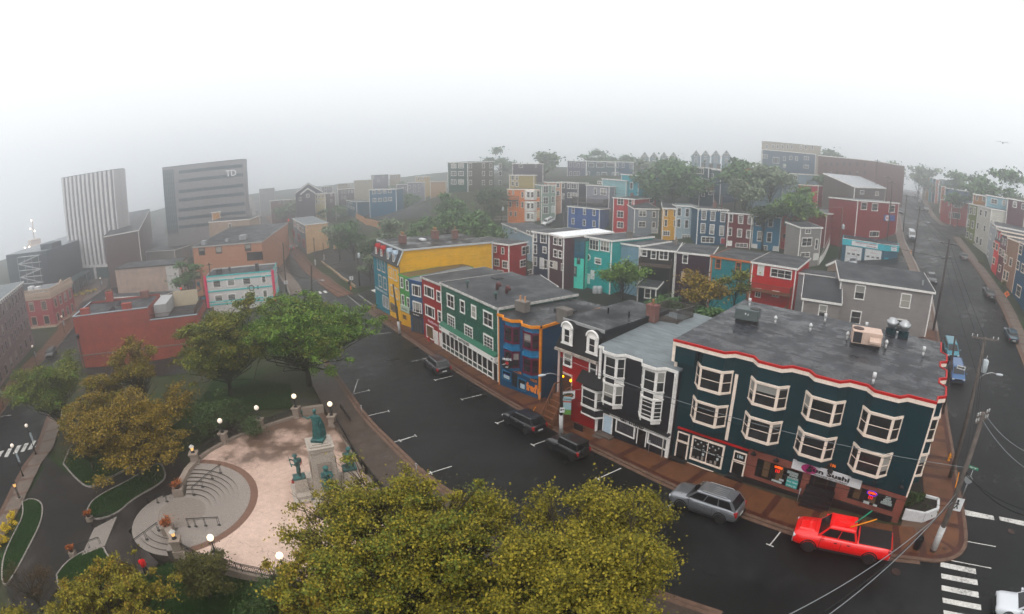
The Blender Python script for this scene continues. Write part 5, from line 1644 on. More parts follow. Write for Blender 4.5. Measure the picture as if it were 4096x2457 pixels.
f.box(wl0,wl1,T0,T1,w1t-.02,max(w1t,w2t)+.001)
sb=f.build('shop_wall',BRK,SU.root)
MB().box(L-.02,L+.06,-.14,5,lz(L)-.5,gz0).build('shop_wall',BRK,SU.root)
SHOPGL=flat('shop glass',(.009,.009,.010),.1)
def shopwin(x0,x1,z0,z1,n,y=-.06,mat=BLACKM):
 o=MB().box(x0,x1,y,y+.05,z0,z1).build('shop_window',SHOPGL,SU.root)
 m_=MB()
 for k in range(n+1):
  x=x0+(x1-x0)*k/n
  m_.box(x-.04,x+.04,y-.05,y,z0,z1)
 m_.box(x0,x1,y-.05,y,z0-.03,z0+.05).box(x0,x1,y-.05,y,z1-.06,z1+.01)
 m_.build('window_frame',mat,o)
 return o
wA=shopwin(wl0,wl1,w1b,w1t,3)
wB=shopwin(wr0,wr1,w2b,w2t,3)
SCR=flat('brown lattice screen',(.12,.07,.035),.7,var=.5,scale=20)
for o,xs_,z0,z1 in((wA,(.22,.52),w1b,w1t),(wB,(.18,.52),w2b,w2t)):
 a,b=(wl0,wl1)if o is wA else(wr0,wr1)
 for k in xs_:
  MB().box(a+(b-a)*k-.28,a+(b-a)*k+.28,-.068,-.06,z0+.15,z1-.1).build('lattice_screen',SCR,o)
MB().box(dl0,dl1,-.02,.02,lz(dl0)-.2,max(w1t,w2t)).build('doorway',DARK,SU.root)
dx=dl0+(dl1-dl0)*.42
dz0=SU.hit(('l',500,705),'f',0).z
dm=add_door(SU.root,MT((dx,-.03,dz0+1.05)),1.0,2.1,'1c1614',flat('dark brown frame',(.05,.03,.022),.6))
t_=MB();lettering(t_,'186',.34,MT((dx+.6,-.2,dz0+2.2)),bold=.01);t_.build('lettering',emis('orange numerals','d0762e',.5),SU.root)
st=MB()
zg=lz(dl0)
ns=5
for k in range(ns):
 st.box(dl0-.1,dl1+.1,-.25-.3*(ns-k),-.14 if k==ns-1 else-.25-.3*(ns-k-1),zg-.2,zg+(dz0-zg)*(k+1)/ns)
st.build('entrance_steps',flat('black painted steps',(.012,.012,.013),.55,var=.4),SU.root)
a,b=SU.hit(('l',225,500),'f',-.3),SU.hit(('l',888,665),'f',-.3)
sx0,sx1=a.x,b.x
sz=SU.hit(('l',560,590),'f',-.3).z
sh_=.78
sg=MB().box(sx0,sx1,-.3,-.15,sz-sh_/2,sz+sh_/2).build('shop_sign',flat('white sign board',(.62,.62,.63),.5,var=.05),SU.root)
MG_=flat('magenta disc',(.42,.02,.16),.5)
MB().lathe([(.5,0),(.5,.02)],24).build('sign_disc',MG_,sg,MT((sx0+(sx1-sx0)*.25,-.3,sz))@MR(R(90),4,'X')@Matrix.Diagonal((1.35,.76,1,1)))
t_=MB()
w_=sx1-sx0
lettering(t_,'Sun Sushi',.5,MT((sx0+w_*.53,-.335,sz+.06)),bold=.018,width=w_*.60)
lettering(t_,'JAPANESE RESTAURANT',.2,MT((sx0+w_*.57,-.335,sz-.27)),italic=.3,width=w_*.5)
t_.build('lettering',flat('black lettering',(.012,.012,.012),.5),sg)
def neon(o,x,z,oval):
 n=MB()
 lettering(n,'OPEN',.26,MT((x,-.15,z)),bold=.01)
 e=n.build('open_sign',emis('orange neon','ff7a20',1.3),o)
 n=MB()
 if oval:
  n.tube([(x+.42*cos(q),-.14,z+.2*sin(q))for q in linspace(0,2*pi,19)],.02,5,cap=False)
  n.build('neon_ring',emis('violet neon','8a5cff',.8),e)
 n=MB()
 for k in range(3):
  n.box(x-.2+.14*k,x-.12+.14*k,-.15,-.13,z-.5,z-.2)
 n.build('neon_bars',emis('red neon','e01a0c',.8),e)
q=SU.hit(('q',1925,522),'f',-.12);neon(wA,q.x,q.z,False)
q=SU.hit(('l',985,765),'f',-.12);neon(wB,q.x,q.z,True)
TILE_=flat('pale letter tile',(.36,.42,.40),.5,var=.06)
def tiles(o,word,x,z,s):
 t=MB();l=MB()
 for i,chh in enumerate(word):
  xx=x+(i-(len(word)-1)/2)*s*1.08
  t.box(xx-s/2,xx+s/2,-.125,-.115,z-s/2,z+s/2)
  lettering(l,chh,s*.85,MT((xx,-.13,z)),ext=.004)
 tt=t.build('letter_tiles',TILE_,o)
 l.build('lettering',flat('dark lettering',(.02,.04,.04),.5),tt)
for w,p in(('TAKE',('q',2060,575)),('OUT',('q',2065,605)),('ONLY',('q',2058,630))):
 q=SU.hit(p,'f',-.12);tiles(wA,w,q.x,q.z,.22)
for w,p in(('WE',('l',1137,810)),('ARE',('l',1128,838)),('OPEN',('l',1117,862))):
 q=SU.hit(p,'f',-.12);tiles(wB,w,q.x,q.z,.22)
q=SU.hit(('q',2048,675),'f',-.12)
po=MB().box(q.x-.5,q.x+.5,-.125,-.115,q.z-.42,q.z+.4).build('poster',flat('turquoise poster',(.03,.32,.29),.5,var=.1),wA)
t_=MB();lettering(t_,'Now Open!',.2,MT((q.x,-.13,q.z+.15)),italic=.3);lettering(t_,'BUBBLE TEA',.15,MT((q.x,-.13,q.z-.2)));t_.build('lettering',flat('white lettering',(.8,.8,.8),.5),po)
for p,w,h,o in((('q',1905,652),.9,.18,wA),(('q',1950,640),.4,.18,wA),(('l',925,862),.5,.45,wB),(('l',1010,880),.35,.18,wB)):
 q=SU.hit(p,'f',-.12);MB().box(q.x-w/2,q.x+w/2,-.125,-.115,q.z-h/2,q.z+h/2).build('notice',flat('paper notice',(.42,.46,.45),.6),o)
for p in(('q',1690,385),('q',1905,448),('l',392,538),('l',590,545),('l',1005,640),('l',1260,700)):
 q=SU.hit(p,'f',-.5)
 MB().tube([(q.x,-.12,q.z+.35),(q.x,-.45,q.z+.4),(q.x,-.55,q.z+.15)],.025,6).lathe([(.26,-.08),(.14,.08),(.05,.14)],12,(q.x,-.55,q.z)).build('gooseneck_lamp',BLACKM,SU.root)
def cream_frame(x0,x1,z0,z1,t=.16,n=1,y=-.12,nm='display_window'):
 o=MB().box(x0,x1,-.05,-.01,z0,z1).build(nm,SHOPGL,SU.root)
 f=MB()
 f.box(x0-t,x0,y,0,z0-t,z1+t).box(x1,x1+t,y,0,z0-t,z1+t).box(x0,x1,y,0,z1,z1+t).box(x0,x1,y,0,z0-t,z0)
 for k in range(1,n):
  x=x0+(x1-x0)*k/n
  f.box(x-.04,x+.04,y+.04,-.05,z0,z1)
 f.build('window_frame',CREAM,o)
 return o
x0,x1=SU.hit(('q',1115,330)).x,SU.hit(('q',1390,410)).x
z1,z0=SU.hit(('q',1250,275)).z,SU.hit(('q',1250,475)).z
ts=cream_frame(x0,x1,z0,z1,n=2)
t_=MB()
for k in(.24,.74):
 lettering(t_,'Sweet Tea',.3,MT((x0+(x1-x0)*k,-.062,z0+(z1-z0)*.52)),italic=.35)
 xx=x0+(x1-x0)*(k+.14)
 t_.box(xx-.1,xx+.1,-.064,-.058,z0+(z1-z0)*.28,z0+(z1-z0)*.40)
for k in range(9):
 xx=x0+(x1-x0)*(.06+.1*k);zz=z1-.25-.25*(k%2)
 t_.box(xx-.02,xx+.02,-.064,-.058,zz-.09,zz+.09).box(xx-.09,xx-.021,-.064,-.058,zz-.02,zz+.02).box(xx+.021,xx+.09,-.064,-.058,zz-.02,zz+.02)
t_.build('lettering',flat('white window lettering',(.55,.6,.6),.5),ts)
t_=MB()
for k in range(6):
 xx=x0+(x1-x0)*(.08+.15*k)
 t_.box(xx-.12,xx+.1,-.064,-.056,z0+.05,z0+.22+.12*(k%3))
t_.build('shelf_goods',flat('coloured goods',(.25,.22,.2),.6,var=.6,scale=6),ts)
xa,xb2=SU.hit(('q',970,300)).x,SU.hit(('q',1062,330)).x
za,zb_=SU.hit(('q',1015,285)).z,SU.hit(('q',1010,440)).z
dt=cream_frame(xa,xb2,zb_,za,.13,nm='shop_door')
cream_frame(xa,xb2,za+.2,SU.hit(('q',1030,200)).z,.1,nm='transom_window')
xc,xd=SU.hit(('q',1492,500)).x,SU.hit(('q',1590,540)).x
zc_,zd=SU.hit(('q',1540,470)).z,SU.hit(('q',1530,630)).z
cream_frame(xc,xd,zd,zc_,.13,nm='shop_door')
ft=cream_frame(xc,xd,zc_+.22,SU.hit(('q',1550,378)).z,.1,nm='transom_window')
t_=MB();lettering(t_,'186',.42,MT(((xc+xd)/2,-.065,(zc_+.22+SU.hit(('q',1550,378)).z)/2)),bold=.008);t_.build('lettering',flat('pale numerals',(.5,.6,.6),.5),ft)
MB().box(xb2+.14,xc-.14,-.14,-.01,SU.hit(('q',1250,545)).z-.15,SU.hit(('q',1250,545)).z+.1).build('plinth_board',CREAM,SU.root)
MB().box(xa-.15,xd+.15,-.2,-.01,SU.hit(('q',1250,235)).z+.03,SU.hit(('q',1250,235)).z+.15).build('shop_cornice',RED,SU.root)
for x,w in(((xa+xb2)/2,1.4),((xc+xd)/2,1.4)):
 s_=MB()
 zg=lz(x)
 zt_=zb_ if x<3 else zd
 for k in range(3):
  s_.box(x-w/2-.1*(2-k),x+w/2+.1*(2-k),-.15-.32*(3-k),-.13 if k==2 else-.15-.32*(2-k),zg-.2,zg+max(zt_-zg-.1,.3)*(k+1)/3)
 s_.build('doorstep',flat('black painted steps',(.012,.012,.013),.55,var=.4),SU.root)
MB().box(wl0-.8,dl0-.12,-.3,-.145,lz(wl0)-.3,lz(wl0)+.35).build('plinth',flat('black painted steps',(.012,.012,.013),.55,var=.4),SU.root)
MB().box(dl1+.12,L-.5,-.3,-.145,lz(L)-.4,lz(L)+.3).build('plinth',flat('black painted steps',(.012,.012,.013),.55,var=.4),SU.root)
def roofpt(p,z=None):
 q=at(p,SU.zt+.12 if z is None else z)
 return SU.Mi@q
def hvac(nm,lb,pts,h,col,panels):
 a,b,c=(SU.M@roofpt(p)for p in pts)
 u=(b-a);u.z=0;w=u.length;u.normalize()
 n=Vector((-u.y,u.x,0));dd=max(1.0,(c-b).dot(n))
 rt=empty(nm,a,atan2(u.y,u.x),lb,'air conditioner')
 m=flat('unit paint '+str(col),col,.45,var=.1)
 MB().box(0,w,0,dd,.28,h,bev=.02).build('casing',m,rt)
 for yy in(.05,dd-.25):
  MB().box(.1,w-.1,yy,yy+.2,0,.27).build('skid',BLACKM,rt)
 fx=w*(.8 if panels=='r' else.2)
 MB().lathe([(min(.5,dd*.4),h),(min(.5,dd*.4),h+.05),(min(.45,dd*.35),h+.06),(.1,h+.03)],20,(fx,dd/2,0)).build('fan_grille',flat('fan grille '+nm,(.05,.025,.02)if panels=='l' else(.03,.03,.03),.5),rt)
 for k in range(3):
  MB().box(w*(.04+.32*k),w*(.32+.32*k),-.015,-.002,.36,h-.08).build('panel',(flat('dark coil',(.025,.025,.028),.6)if(panels=='l' and k==0)else m),rt)
 if panels=='l':
  MB().add([(w*.58,-.02,h*.75),(w*.95,-.02,h*.75),(w*.95,-.5,h*.55),(w*.58,-.5,h*.55),(w*.58,-.02,h*.45),(w*.95,-.02,h*.45),(w*.95,-.5,h*.42),(w*.58,-.5,h*.42)],[(0,1,2,3),(7,6,5,4),(0,3,7,4),(1,5,6,2),(3,2,6,7)]).build('hood',m,rt)
 else:
  MB().box(w*.44,w*.49,-.03,-.016,h*.65,h*.78).box(w*.56,w*.59,-.03,-.016,h*.6,h*.75).build('label_plate',flat('white label',(.6,.6,.6),.5),rt)
 return rt
hvac('rooftop_unit','grey green air conditioning unit near the back left of the corner roof',[('i',1030,440),('i',1245,478),('i',1300,440)],1.25,(.085,.105,.105),'r')
hvac('rooftop_unit','beige pink air conditioning unit near the right side of the corner roof',[('j',780,668),('j',1060,715),('j',1085,660)],1.35,(.55,.40,.32),'l')
for k,(p,lb)in enumerate([(('i',1418,462),'behind the grey unit, capped'),(('i',1748,535),'in the middle of the corner roof'),(('i',1888,448),'by the back edge of the corner roof'),(('i',1175,300),'in the back left corner of the corner roof'),(('j',745,615),'just left of the beige unit'),(('j',1110,695),'just right of the beige unit'),(('j',990,1030),'nearest the front parapet of the corner roof'),(('j',1462,770),'near the right edge of the corner roof'),(('j',922,532),'by the back wall behind the beige unit')]):
 q=at(p,SU.zt+.12)
 o=empty('roof_vent',q,0,'white plastic vent pipe '+lb,'vent','vent pipes on the corner roof')
 WP=flat('white plastic',(.6,.6,.6),.45)
 MB().lathe([(.1,0),(.1,.45)],10).build('pipe',WP,o)
 MB().lathe([(.17,.45),(.17,.62),(.04,.78)]if k in(0,1,4,5)else[(.15,.45),(.15,.85),(.12,.86)],10).build('cap',WP,o)
for p,lb in((('j',1160,555),'left'),(('j',1275,585),'right')):
 q=at(p,SU.zt+.12)
 o=empty('exhaust_fan',q,.2,'%s of the two spun metal exhaust fans at the back of the corner roof'%lb,'exhaust fan')
 MB().box(-.38,.38,-.38,.38,0,.55).build('curb',TEAL,o)
 MB().lathe([(.3,.55),(.42,.75),(.55,.9),(.62,1.25),(.5,1.25),(.45,1.3),(.36,1.5),(.1,1.56)],18).build('fan_housing',STEEL,o)
# ---- white and black shop
WS=near('stuffed_shop','black clapboard shop with tall white bay windows and a pale grey roof',('h',1428,795),('h',2160,1035),('o',1868,660),('q',900,445),d=13)
WS.root.name='bay_front_shop'
L,Hh=WS.L,WS.H
BLK=siding('1b1a20',.11,.6,wear='b8b8b8',wearamt=-.10)
zt_b=WS.hit(('h',2420,548)).z
WS.walls(BLK,[Hh,Hh,Hh+.9,Hh+.9])
bw,bf,bd=1.15,.62,.6
cx=[]
for a,b in((('h',1470,880),('h',1590,910)),(('h',1840,1000),('h',1965,1035))):
 p0,p1=WS.hit(a,'f',-bd),WS.hit(b,'f',-bd)
 cx.append((p0 .x+p1 .x)/2-.05)
zu=WS.hit(('h',1520,975),'f',-bd).z;zl_=WS.hit(('h',1515,1245),'f',-bd).z
zu2=WS.hit(('h',1905,1130),'f',-bd).z;zl2=WS.hit(('h',1885,1385),'f',-bd).z
zbay=WS.hit(('h',1560,1395),'f',-bd).z
for i,x in enumerate(cx):
 M=MT((x,0,0))
 b_=bay(WS.root,M,bw,bf,bd,zbay,Hh-.05,WHITE)
 for zz in((zu+zu2)/2,(zl_+zl2)/2):
  bay_window(WS.root,M,bw,bf,bd,zz,1.85,WHITE,style='bars' if i and zz<(zu+zu2)/2-.1 else 'dh')
 for zz in((zu+zu2)/2-1.35,(zl_+zl2)/2-1.3):
  MB().box(-bf+.12,bf-.12,-bd-.02,-bd+.02,zz-.25,zz+.2).build('bay_panel',BLK,b_)
f=[]
pth=[(-.1,-.15)]
for x in cx:pth+=[(x-bw-.05,-.15),(x-bf-.1,-bd-.25),(x+bf+.1,-bd-.25),(x+bw+.05,-.15)]
pth+=[(L+.1,-.15)]
PALE=roofmat('pale grey felt roof',(.17,.195,.205),.12,1.6)
zs_=lambda y:Hh+.05+max(0,y)*.9/WS.d
MB().prism(pth+[(L+.1,WS.d),(-.1,WS.d)],[zs_(q[1])-.1 for q in pth]+[Hh+.8]*2,[zs_(q[1])+.12 for q in pth]+[Hh+1.0]*2).build('roof',PALE,WS.root)
ribbon(pth,.01,.08,Hh-.12,Hh+.14,WHITE,'gutter',WS.root)
MB().box(-.08,.2,-.1,.05,0,Hh-.15).build('corner_board',WHITE,WS.root)
MB().box(L-.3,L+.02,-.1,.05,0,Hh-.15).build('corner_board',WHITE,WS.root)
zs1=WS.hit(('q',540,90)).z+.28
zg0=WS.zl;zg1=WS.zr
MB().box(-.1,L+.02,-.5,-.01,zs1-.05,zs1+.14).build('shop_cornice',BLACKM,WS.root)
sgn=MB().box(L*.2,L*.98,-.2,-.01,zs1-.55,zs1-.06).build('shop_sign',WHITE,WS.root)
q0,q1=WS.hit(('q',432,20),'f',-.2),WS.hit(('q',655,105),'f',-.2)
t_=MB();lettering(t_,'GET  STUFFED',.44,MT(((q0 .x+q1 .x)/2,-.22,zs1-.31)),bold=.02,width=(q1 .x-q0 .x));t_.build('lettering',flat('black lettering',(.012,.012,.012),.5),sgn)
CURT=flat('grey curtain',(.045,.042,.048),.8,var=.5,scale=4)
def sf(px0,px1,n=1,curtain=True):
 a,b=WS.hit(px0),WS.hit(px1)
 z0,z1=min(a.z,b.z),max(a.z,b.z)
 o=MB().box(a.x,b.x,-.06,-.01,z0,z1).build('shop_window',SHOPGL if not curtain else CURT,WS.root)
 f=MB();t=.13
 f.box(a.x-t,a.x,-.13,0,z0-t,z1+t).box(b.x,b.x+t,-.13,0,z0-t,z1+t).box(a.x,b.x,-.13,0,z1,z1+t).box(a.x,b.x,-.13,0,z0-t,z0)
 f.build('window_frame',WHITE,o)
 if curtain:
  g=MB()
  n=16
  rows=[[(a.x+.03+(b.x-a.x-.06)*k/32,-.075-.018*sin(k*1.9),z)for k in range(33)]for z in(z0,z1)]
  g.grid(rows);g.build('curtain',CURT,o)
 return o
sf(('q',405,70),('q',555,235));sf(('q',710,170),('q',872,350))
a,b=WS.hit(('q',595,230)),WS.hit(('q',668,260))
zd0,zd1=WS.hit(('q',630,310)).z,WS.hit(('q',640,165)).z
add_door(WS.root,MT(((a.x+b.x)/2,-.02,(zd0+zd1)/2)),b.x-a.x,zd1-zd0,'14100e')
a,b=WS.hit(('q',272,110)),WS.hit(('q',348,130))
zd0,zd1=WS.hit(('q',305,188)).z,WS.hit(('q',310,30)).z
add_door(WS.root,MT(((a.x+b.x)/2,-.02,(zd0+zd1)/2)),b.x-a.x,zd1-zd0,'b9c8d2')
for x,w in(((a.x+b.x)/2,1.8),):
 MB().box(x-w/2,x+w/2,-.75,-.02,zg0-.3,zd0-.1).box(x-w/2-.05,x+w/2,-1.1,-.76,zg0-.3,zd0-.3).build('doorstep',flat('worn stone step',(.12,.09,.075),.8,var=.3),WS.root)
MB().tube([(L-.12,-.3,Hh-.2),(L-.12,-.18,Hh-.6),(L-.12,-.18,zs1+.3),(L-.5,-.3,zs1-.2),(L-.5,-.2,zg1)],.055,8).build('downpipe',WHITE,WS.root)
MB().box(.15,L*.98,-.15,-.01,zg0-.4,zg0+.25).build('plinth',BLACKM,WS.root)
# ---- black mansard house with red front
RH=near('mansard_house','red fronted house with a black mansard roof and two arched dormers',('h',1036,795),('h',1402,930),('o',1505,500),('o',1862,650),cat='house',d=11)
L,Hh,D_=RH.L,RH.H,RH.d
REDC=siding('8c1512',.11)
RH.walls(REDC)
zm=Hh+(WS.M@Vector((0,0,WS.H))-RH.M@Vector((0,0,Hh))).z*0+2.7
q=RH.hit(('h',1300,595),'f',.9)
zm=max(2.2,q.z-Hh)
RHZ=RH.zt+zm
SL=flat('black slate shingles',(.010,.010,.011),.75,var=.4,scale=5)
lo=[(-.3,-.25,Hh),(L+.05,-.25,Hh),(L+.05,D_,Hh),(-.3,D_,Hh)]
hi=[(.0,.75,Hh+zm),(L+.05,.75,Hh+zm),(L+.05,D_,Hh+zm),(.0,D_,Hh+zm)]
MB().add(lo+hi,[(0,1,5,4),(1,2,6,5),(2,3,7,6),(3,0,4,7)]).build('mansard_slope',SL,RH.root)
MB().prism([(-.1,.6),(L+.1,.6),(L+.1,D_),(-.1,D_)],Hh+zm-.05,Hh+zm+.16).build('roof',ROOFB,RH.root)
MB().box(-.15,L+.12,.5,.59,Hh+zm-.12,Hh+zm+.18).build('eave_board',flat('grey painted board',(.3,.3,.3),.6),RH.root)
MB().box(-.32,L+.05,-.38,-.02,Hh-.28,Hh-.02).build('cornice',flat('flaking cream paint',(.42,.36,.31),.7,var=.6,scale=3),RH.root)
MB().box(-.1,.16,-.1,.1,0,Hh-.3).build('corner_board',flat('pink white trim',(.5,.38,.34),.6),RH.root)
for p in(('h',1115,680),('h',1352,770)):
 q=RH.hit(p,'f',.0)
 o=empty('dormer',(q.x,.0,q.z),0)
 o.parent=RH.root;o.location=(q.x,.0,q.z)
 MB().box(-.52,.52,-.02,1.4,-.9,.75).build('dormer_body',SL,o)
 n=12
 arc=[(.72*cos(t),.62+.62*sin(t))for t in linspace(0,pi,n)]
 pr=MB()
 pr.grid([[(x,y,z)for x,z in arc]for y in(-.18,1.3)])
 pr.build('dormer_roof',SL,o)
 tr=MB()
 tr.tube([(x*.98,-.16,z)for x,z in arc],.11,6)
 tr.box(-.68,-.45,-.14,-.02,-.9,.62).box(.45,.68,-.14,-.02,-.9,.62).box(-.75,.75,-.2,-.02,-1.0,-.9)
 tr.add([(x*.85,-.1,z)for x,z in arc],[tuple(range(n))[::-1]])
 tr.build('dormer_trim',WHITE,o)
 w_=add_window(o,MT((0,-.1,-.12)),.8,1.4,'dh',WHITE)
RH.tile='h'
RH.wins('1115,908 1355,1008',(70,140))
a,b=RH.hit(('h',1065,1130)),RH.hit(('h',1150,1150));z1=RH.hit(('h',1110,1060)).z;z0=RH.hit(('h',1100,1235)).z
o=MB().box(a.x,b.x,-.04,-.005,z0,z1).build('doorway',flat('dark brown door',(.06,.022,.012),.6),RH.root)
MB().box(a.x-.1,b.x+.1,-.16,-.01,z1,z1+.16).box(a.x-.1,a.x,-.1,-.01,z0,z1).box(b.x,b.x+.1,-.1,-.01,z0,z1).build('door_frame',flat('pink white trim',(.5,.38,.34),.6),o)
MB().lathe([(.07,-.12),(.11,0),(.05,.12)],8,(b.x+.12,-.28,z0+1.7)).build('porch_lamp',emis('warm lamp','ffb060',9),RH.root)
MB().lathe([(.06,-.1),(.09,0),(.04,.1)],8,(a.x+.15,-.12,z1-.3)).build('porch_lamp',emis('warm lamp','ffb060',9),RH.root)
st=MB()
zg=RH.zl
n=6
for k in range(n):
 st.box(a.x-.2,b.x+.15,-.9-.3*(n-k),-.62-.3*(n-k)if k<n-1 else-.05,zg-.3,zg+(z0-zg)*(k+1)/n)
so_=st.build('front_steps',BROWNW,RH.root)
for x in(a.x-.22,b.x+.17):
 r_=MB()
 p0,p1=Vector((x,-.9-.3*n,zg)),Vector((x,-.9,z0))
 r_.beam(p0+Vector((0,0,1)),p1+Vector((0,0,1)),.1,.08).beam(p1+Vector((0,0,1)),Vector((x,-.05,z0+1)),.1,.08)
 for k in range(9):
  qv=p0 .lerp(p1,k/8);r_.beam(qv,qv+Vector((0,0,1)),.05 if k%8 else.14,.05 if k%8 else.14)
 r_.build('stair_rail',BROWNW,so_)
qb=RH.hit(('h',1310,1280),'f',-.7)
M=MT((qb.x+.1,0,0))
zb1=RH.hit(('h',1300,1150),'f',-.7).z
zb0=RH.hit(('h',1290,1430),'f',-.7).z
bo=bay(RH.root,M,1.35,.85,.75,zb0,zb1,BLACKM)
bay_window(RH.root,M,1.35,.85,.75,qb.z,1.75,WHITE)
MB().add([(-1.7,.0,zb1+.9),(1.7,.0,zb1+.9),(1.5,-1.1,zb1+.05),(-1.5,-1.1,zb1+.05),(1.7,0,zb1+.0),(-1.7,0,zb1+.0)],[(3,2,1,0),(1,2,4),(0,5,3),(3,5,4,2)]).build('bay_roof',SL,bo)
MB().prism(trapz(1.4,.9,.8),zb0-.15,zb0).prism(trapz(1.42,.92,.82),zb1-.05,zb1+.04).build('bay_trim',WHITE,bo)
MB().box(qb.x-.9,L-.1,-.9,-.05,-.3,RH.zr-.05).build('basement_front',flat('black painted masonry',(.02,.02,.021),.7),RH.root)
f=MB()
for k in range(22):
 x=qb.x-1.2+k*(L+.8-qb.x)/21
 f.box(x-.015,x+.015,-1.22,-1.19,RH.zr-.2,RH.zr+.75)
f.box(qb.x-1.2,L-.2+.1,-1.23,-1.18,RH.zr+.6,RH.zr+.64).box(qb.x-1.25,L+.1,-1.35,-1.05,RH.zr-.5,RH.zr-.18)
f.build('area_fence',BLACKM,RH.root)
chimney(RH,-1.0,1.6,Hh+zm-.5,1.5,.8,1.2,0,bm=CHIMG)
chimney(RH,L+.2,7.8,Hh+zm-.1,1.1,.8,1.4,1,bm=CHIM)
for x,y in((L*.35,5.0),(L*.8,5.5)):
 MB().lathe([(.08,0),(.08,.6),(.1,.62)],8,(x,y,Hh+zm+.16)).build('vent_pipe',BLACKM,RH.root)
# ---- blue record shop
FR=near('record_shop','blue record shop with orange cornice and stacked bay windows',('h',462,492),('h',860,614),('h',470,1135),('h',852,1335),d=11)
L,Hh,D_=FR.L,FR.H,FR.d
BLU=siding('194a68',.11);BLUT=flat('blue trim paint','356a8c',.5,var=.15)
ORG=flat('orange trim paint','d08a4e',.55,var=.15)
FR.walls(BLU)
MRN=flat('maroon sash paint','5a1a34',.55)
bw,bf,bd=1.15,.6,.55
c1=FR.hit(('h',555,650),'f',-bd).x;c2=FR.hit(('h',735,740),'f',-bd).x
z_u=FR.hit(('h',735,740),'f',-bd).z;z_l=FR.hit(('h',735,975),'f',-bd).z
zbt=FR.hit(('h',735,1085),'f',-bd).z
for x in(c1,c2):
 M=MT((x,0,0))
 b_=bay(FR.root,M,bw,bf,bd,zbt,Hh-.05,BLUT)
 for z in(z_u,z_l):
  bay_window(FR.root,M,bw,bf,bd,z,1.7,MRN)
 MB().prism(trapz(bw+.15,bf+.12,bd+.15),z_l+1.05,z_l+1.25).build('bay_skirt',BLUT,b_)
pth=[(-.05,-.1),(c1-bw-.05,-.1),(c1-bf-.05,-bd-.15),(c1+bf+.05,-bd-.15),(c1+bw+.05,-.1),(c2-bw-.05,-.1),(c2-bf-.05,-bd-.15),(c2+bf+.05,-bd-.15),(c2+bw+.05,-.1),(L+.1,-.1)]
ribbon(pth,.0,.16,Hh-.14,Hh+.16,ORG,'cornice',FR.root)
MB().box(L+.06,L+.2,.1,D_-1,Hh-.14,Hh+.16).build('side_cornice',ORG,FR.root)
MB().prism(pth+[(L+.1,D_),(-.05,D_)],Hh-.08,Hh+.13).build('roof',ROOFB,FR.root)
MB().box(L-.16,L+.06,-.07,.16,0,Hh-.15).build('corner_board',ORG,FR.root)
MB().box(-.06,.08,-.07,.1,0,Hh-.15).build('corner_board',ORG,FR.root)
def quadwin(h_,p0,p1,mat=None,frame=WHITE,nm='shop_window',y=-.05,t=.1,n=1):
 a,b=h_.hit(p0),h_.hit(p1)
 z0,z1=min(a.z,b.z),max(a.z,b.z)
 o=MB().box(a.x,b.x,y,-.005,z0,z1).build(nm,mat or SHOPGL,h_.root)
 f=MB()
 f.box(a.x-t,a.x,y-.06,0,z0-t,z1+t).box(b.x,b.x+t,y-.06,0,z0-t,z1+t).box(a.x,b.x,y-.06,0,z1,z1+t).box(a.x,b.x,y-.06,0,z0-t,z0)
 for k in range(1,n):
  x=a.x+(b.x-a.x)*k/n
  f.box(x-.04,x+.04,y-.05,y,z0,z1)
 f.build('window_frame',frame,o)
 return o,a.x,b.x,z0,z1
o,xa_,xb_,z0,z1=quadwin(FR,('h',505,1020),('h',575,1120),frame=BLUT)
t_=MB().box(xa_+.1,xb_-.15,-.065,-.055,z0+.1,z0+(z1-z0)*.55);pp=t_.build('poster',flat('pale poster',(.4,.5,.55),.6),o)
t_=MB();lettering(t_,'TURN IT UP',.3,MT(((xa_+xb_)/2,-.075,z0+.6)),width=(xb_-xa_)*.7);t_.build('lettering',flat('blue lettering','2a4a8a',.5),pp)
o,xa_,xb_,z0,z1=quadwin(FR,('h',650,1095),('h',715,1215),frame=BLUT)
MB().box(xa_+.3,xb_-.1,-.065,-.055,z0+.15,z0+(z1-z0)*.6).build('poster',flat('pale poster',(.4,.5,.55),.6),o)
a,b=FR.hit(('h',590,1100)),FR.hit(('h',640,1120))
MB().box(a.x,b.x,-.03,-.005,FR.hit(('h',610,1170)).z,FR.hit(('h',615,1050)).z).build('doorway',DARK,FR.root)
MB().box(a.x-.1,b.x+.1,-.5,-.04,FR.zl-.4,FR.hit(('h',600,1185)).z-.25).build('doorstep',CONC,FR.root)
ORL=flat('orange lettering','d88a5a',.5)
q=FR.hit(('h',785,1195),'f',-.04);q0,q1=FR.hit(('h',722,1170),'f',-.04),FR.hit(('h',850,1215),'f',-.04)
t_=MB();lettering(t_,"fred's",1.3,MT((q.x,-.05,q.z)),bold=.07,width=(q1 .x-q0 .x));t_.build('lettering',ORL,FR.root)
q=FR.hit(('h',790,1118),'f',-.04);t_=MB();lettering(t_,'REDS',.42,MT((q.x,-.05,q.z)),bold=.01);t_.build('lettering',ORL,FR.root)
q=FR.hit(('h',635,1035),'f',-.04);t_=MB();lettering(t_,'RECOR',.42,MT((q.x,-.05,q.z)),bold=.01);t_.build('lettering',ORL,FR.root)
q=FR.hit(('h',540,950),'f',-1.6)
hs=empty('hanging_sign',FR.M@Vector((q.x,-1.6,q.z)),atan2(FR.u.y,FR.u.x)+.5,'round black record shaped sign hanging outside the blue record shop','sign')
MB().lathe([(.72,-.04),(.72,.04)],28).build('disc',flat('black vinyl',(.012,.012,.012),.35),hs,MR(R(90),4,'X'))
MB().lathe([(.2,.041),(.2,.055)],16).build('centre_label',flat('red label',(.45,.02,.02),.5),hs,MR(R(90),4,'X'))
t_=MB();lettering(t_,"FRED'S",.34,MT((0,-.05,.42)),bold=.01);lettering(t_,'o/',.4,MT((0,-.05,-.45)))
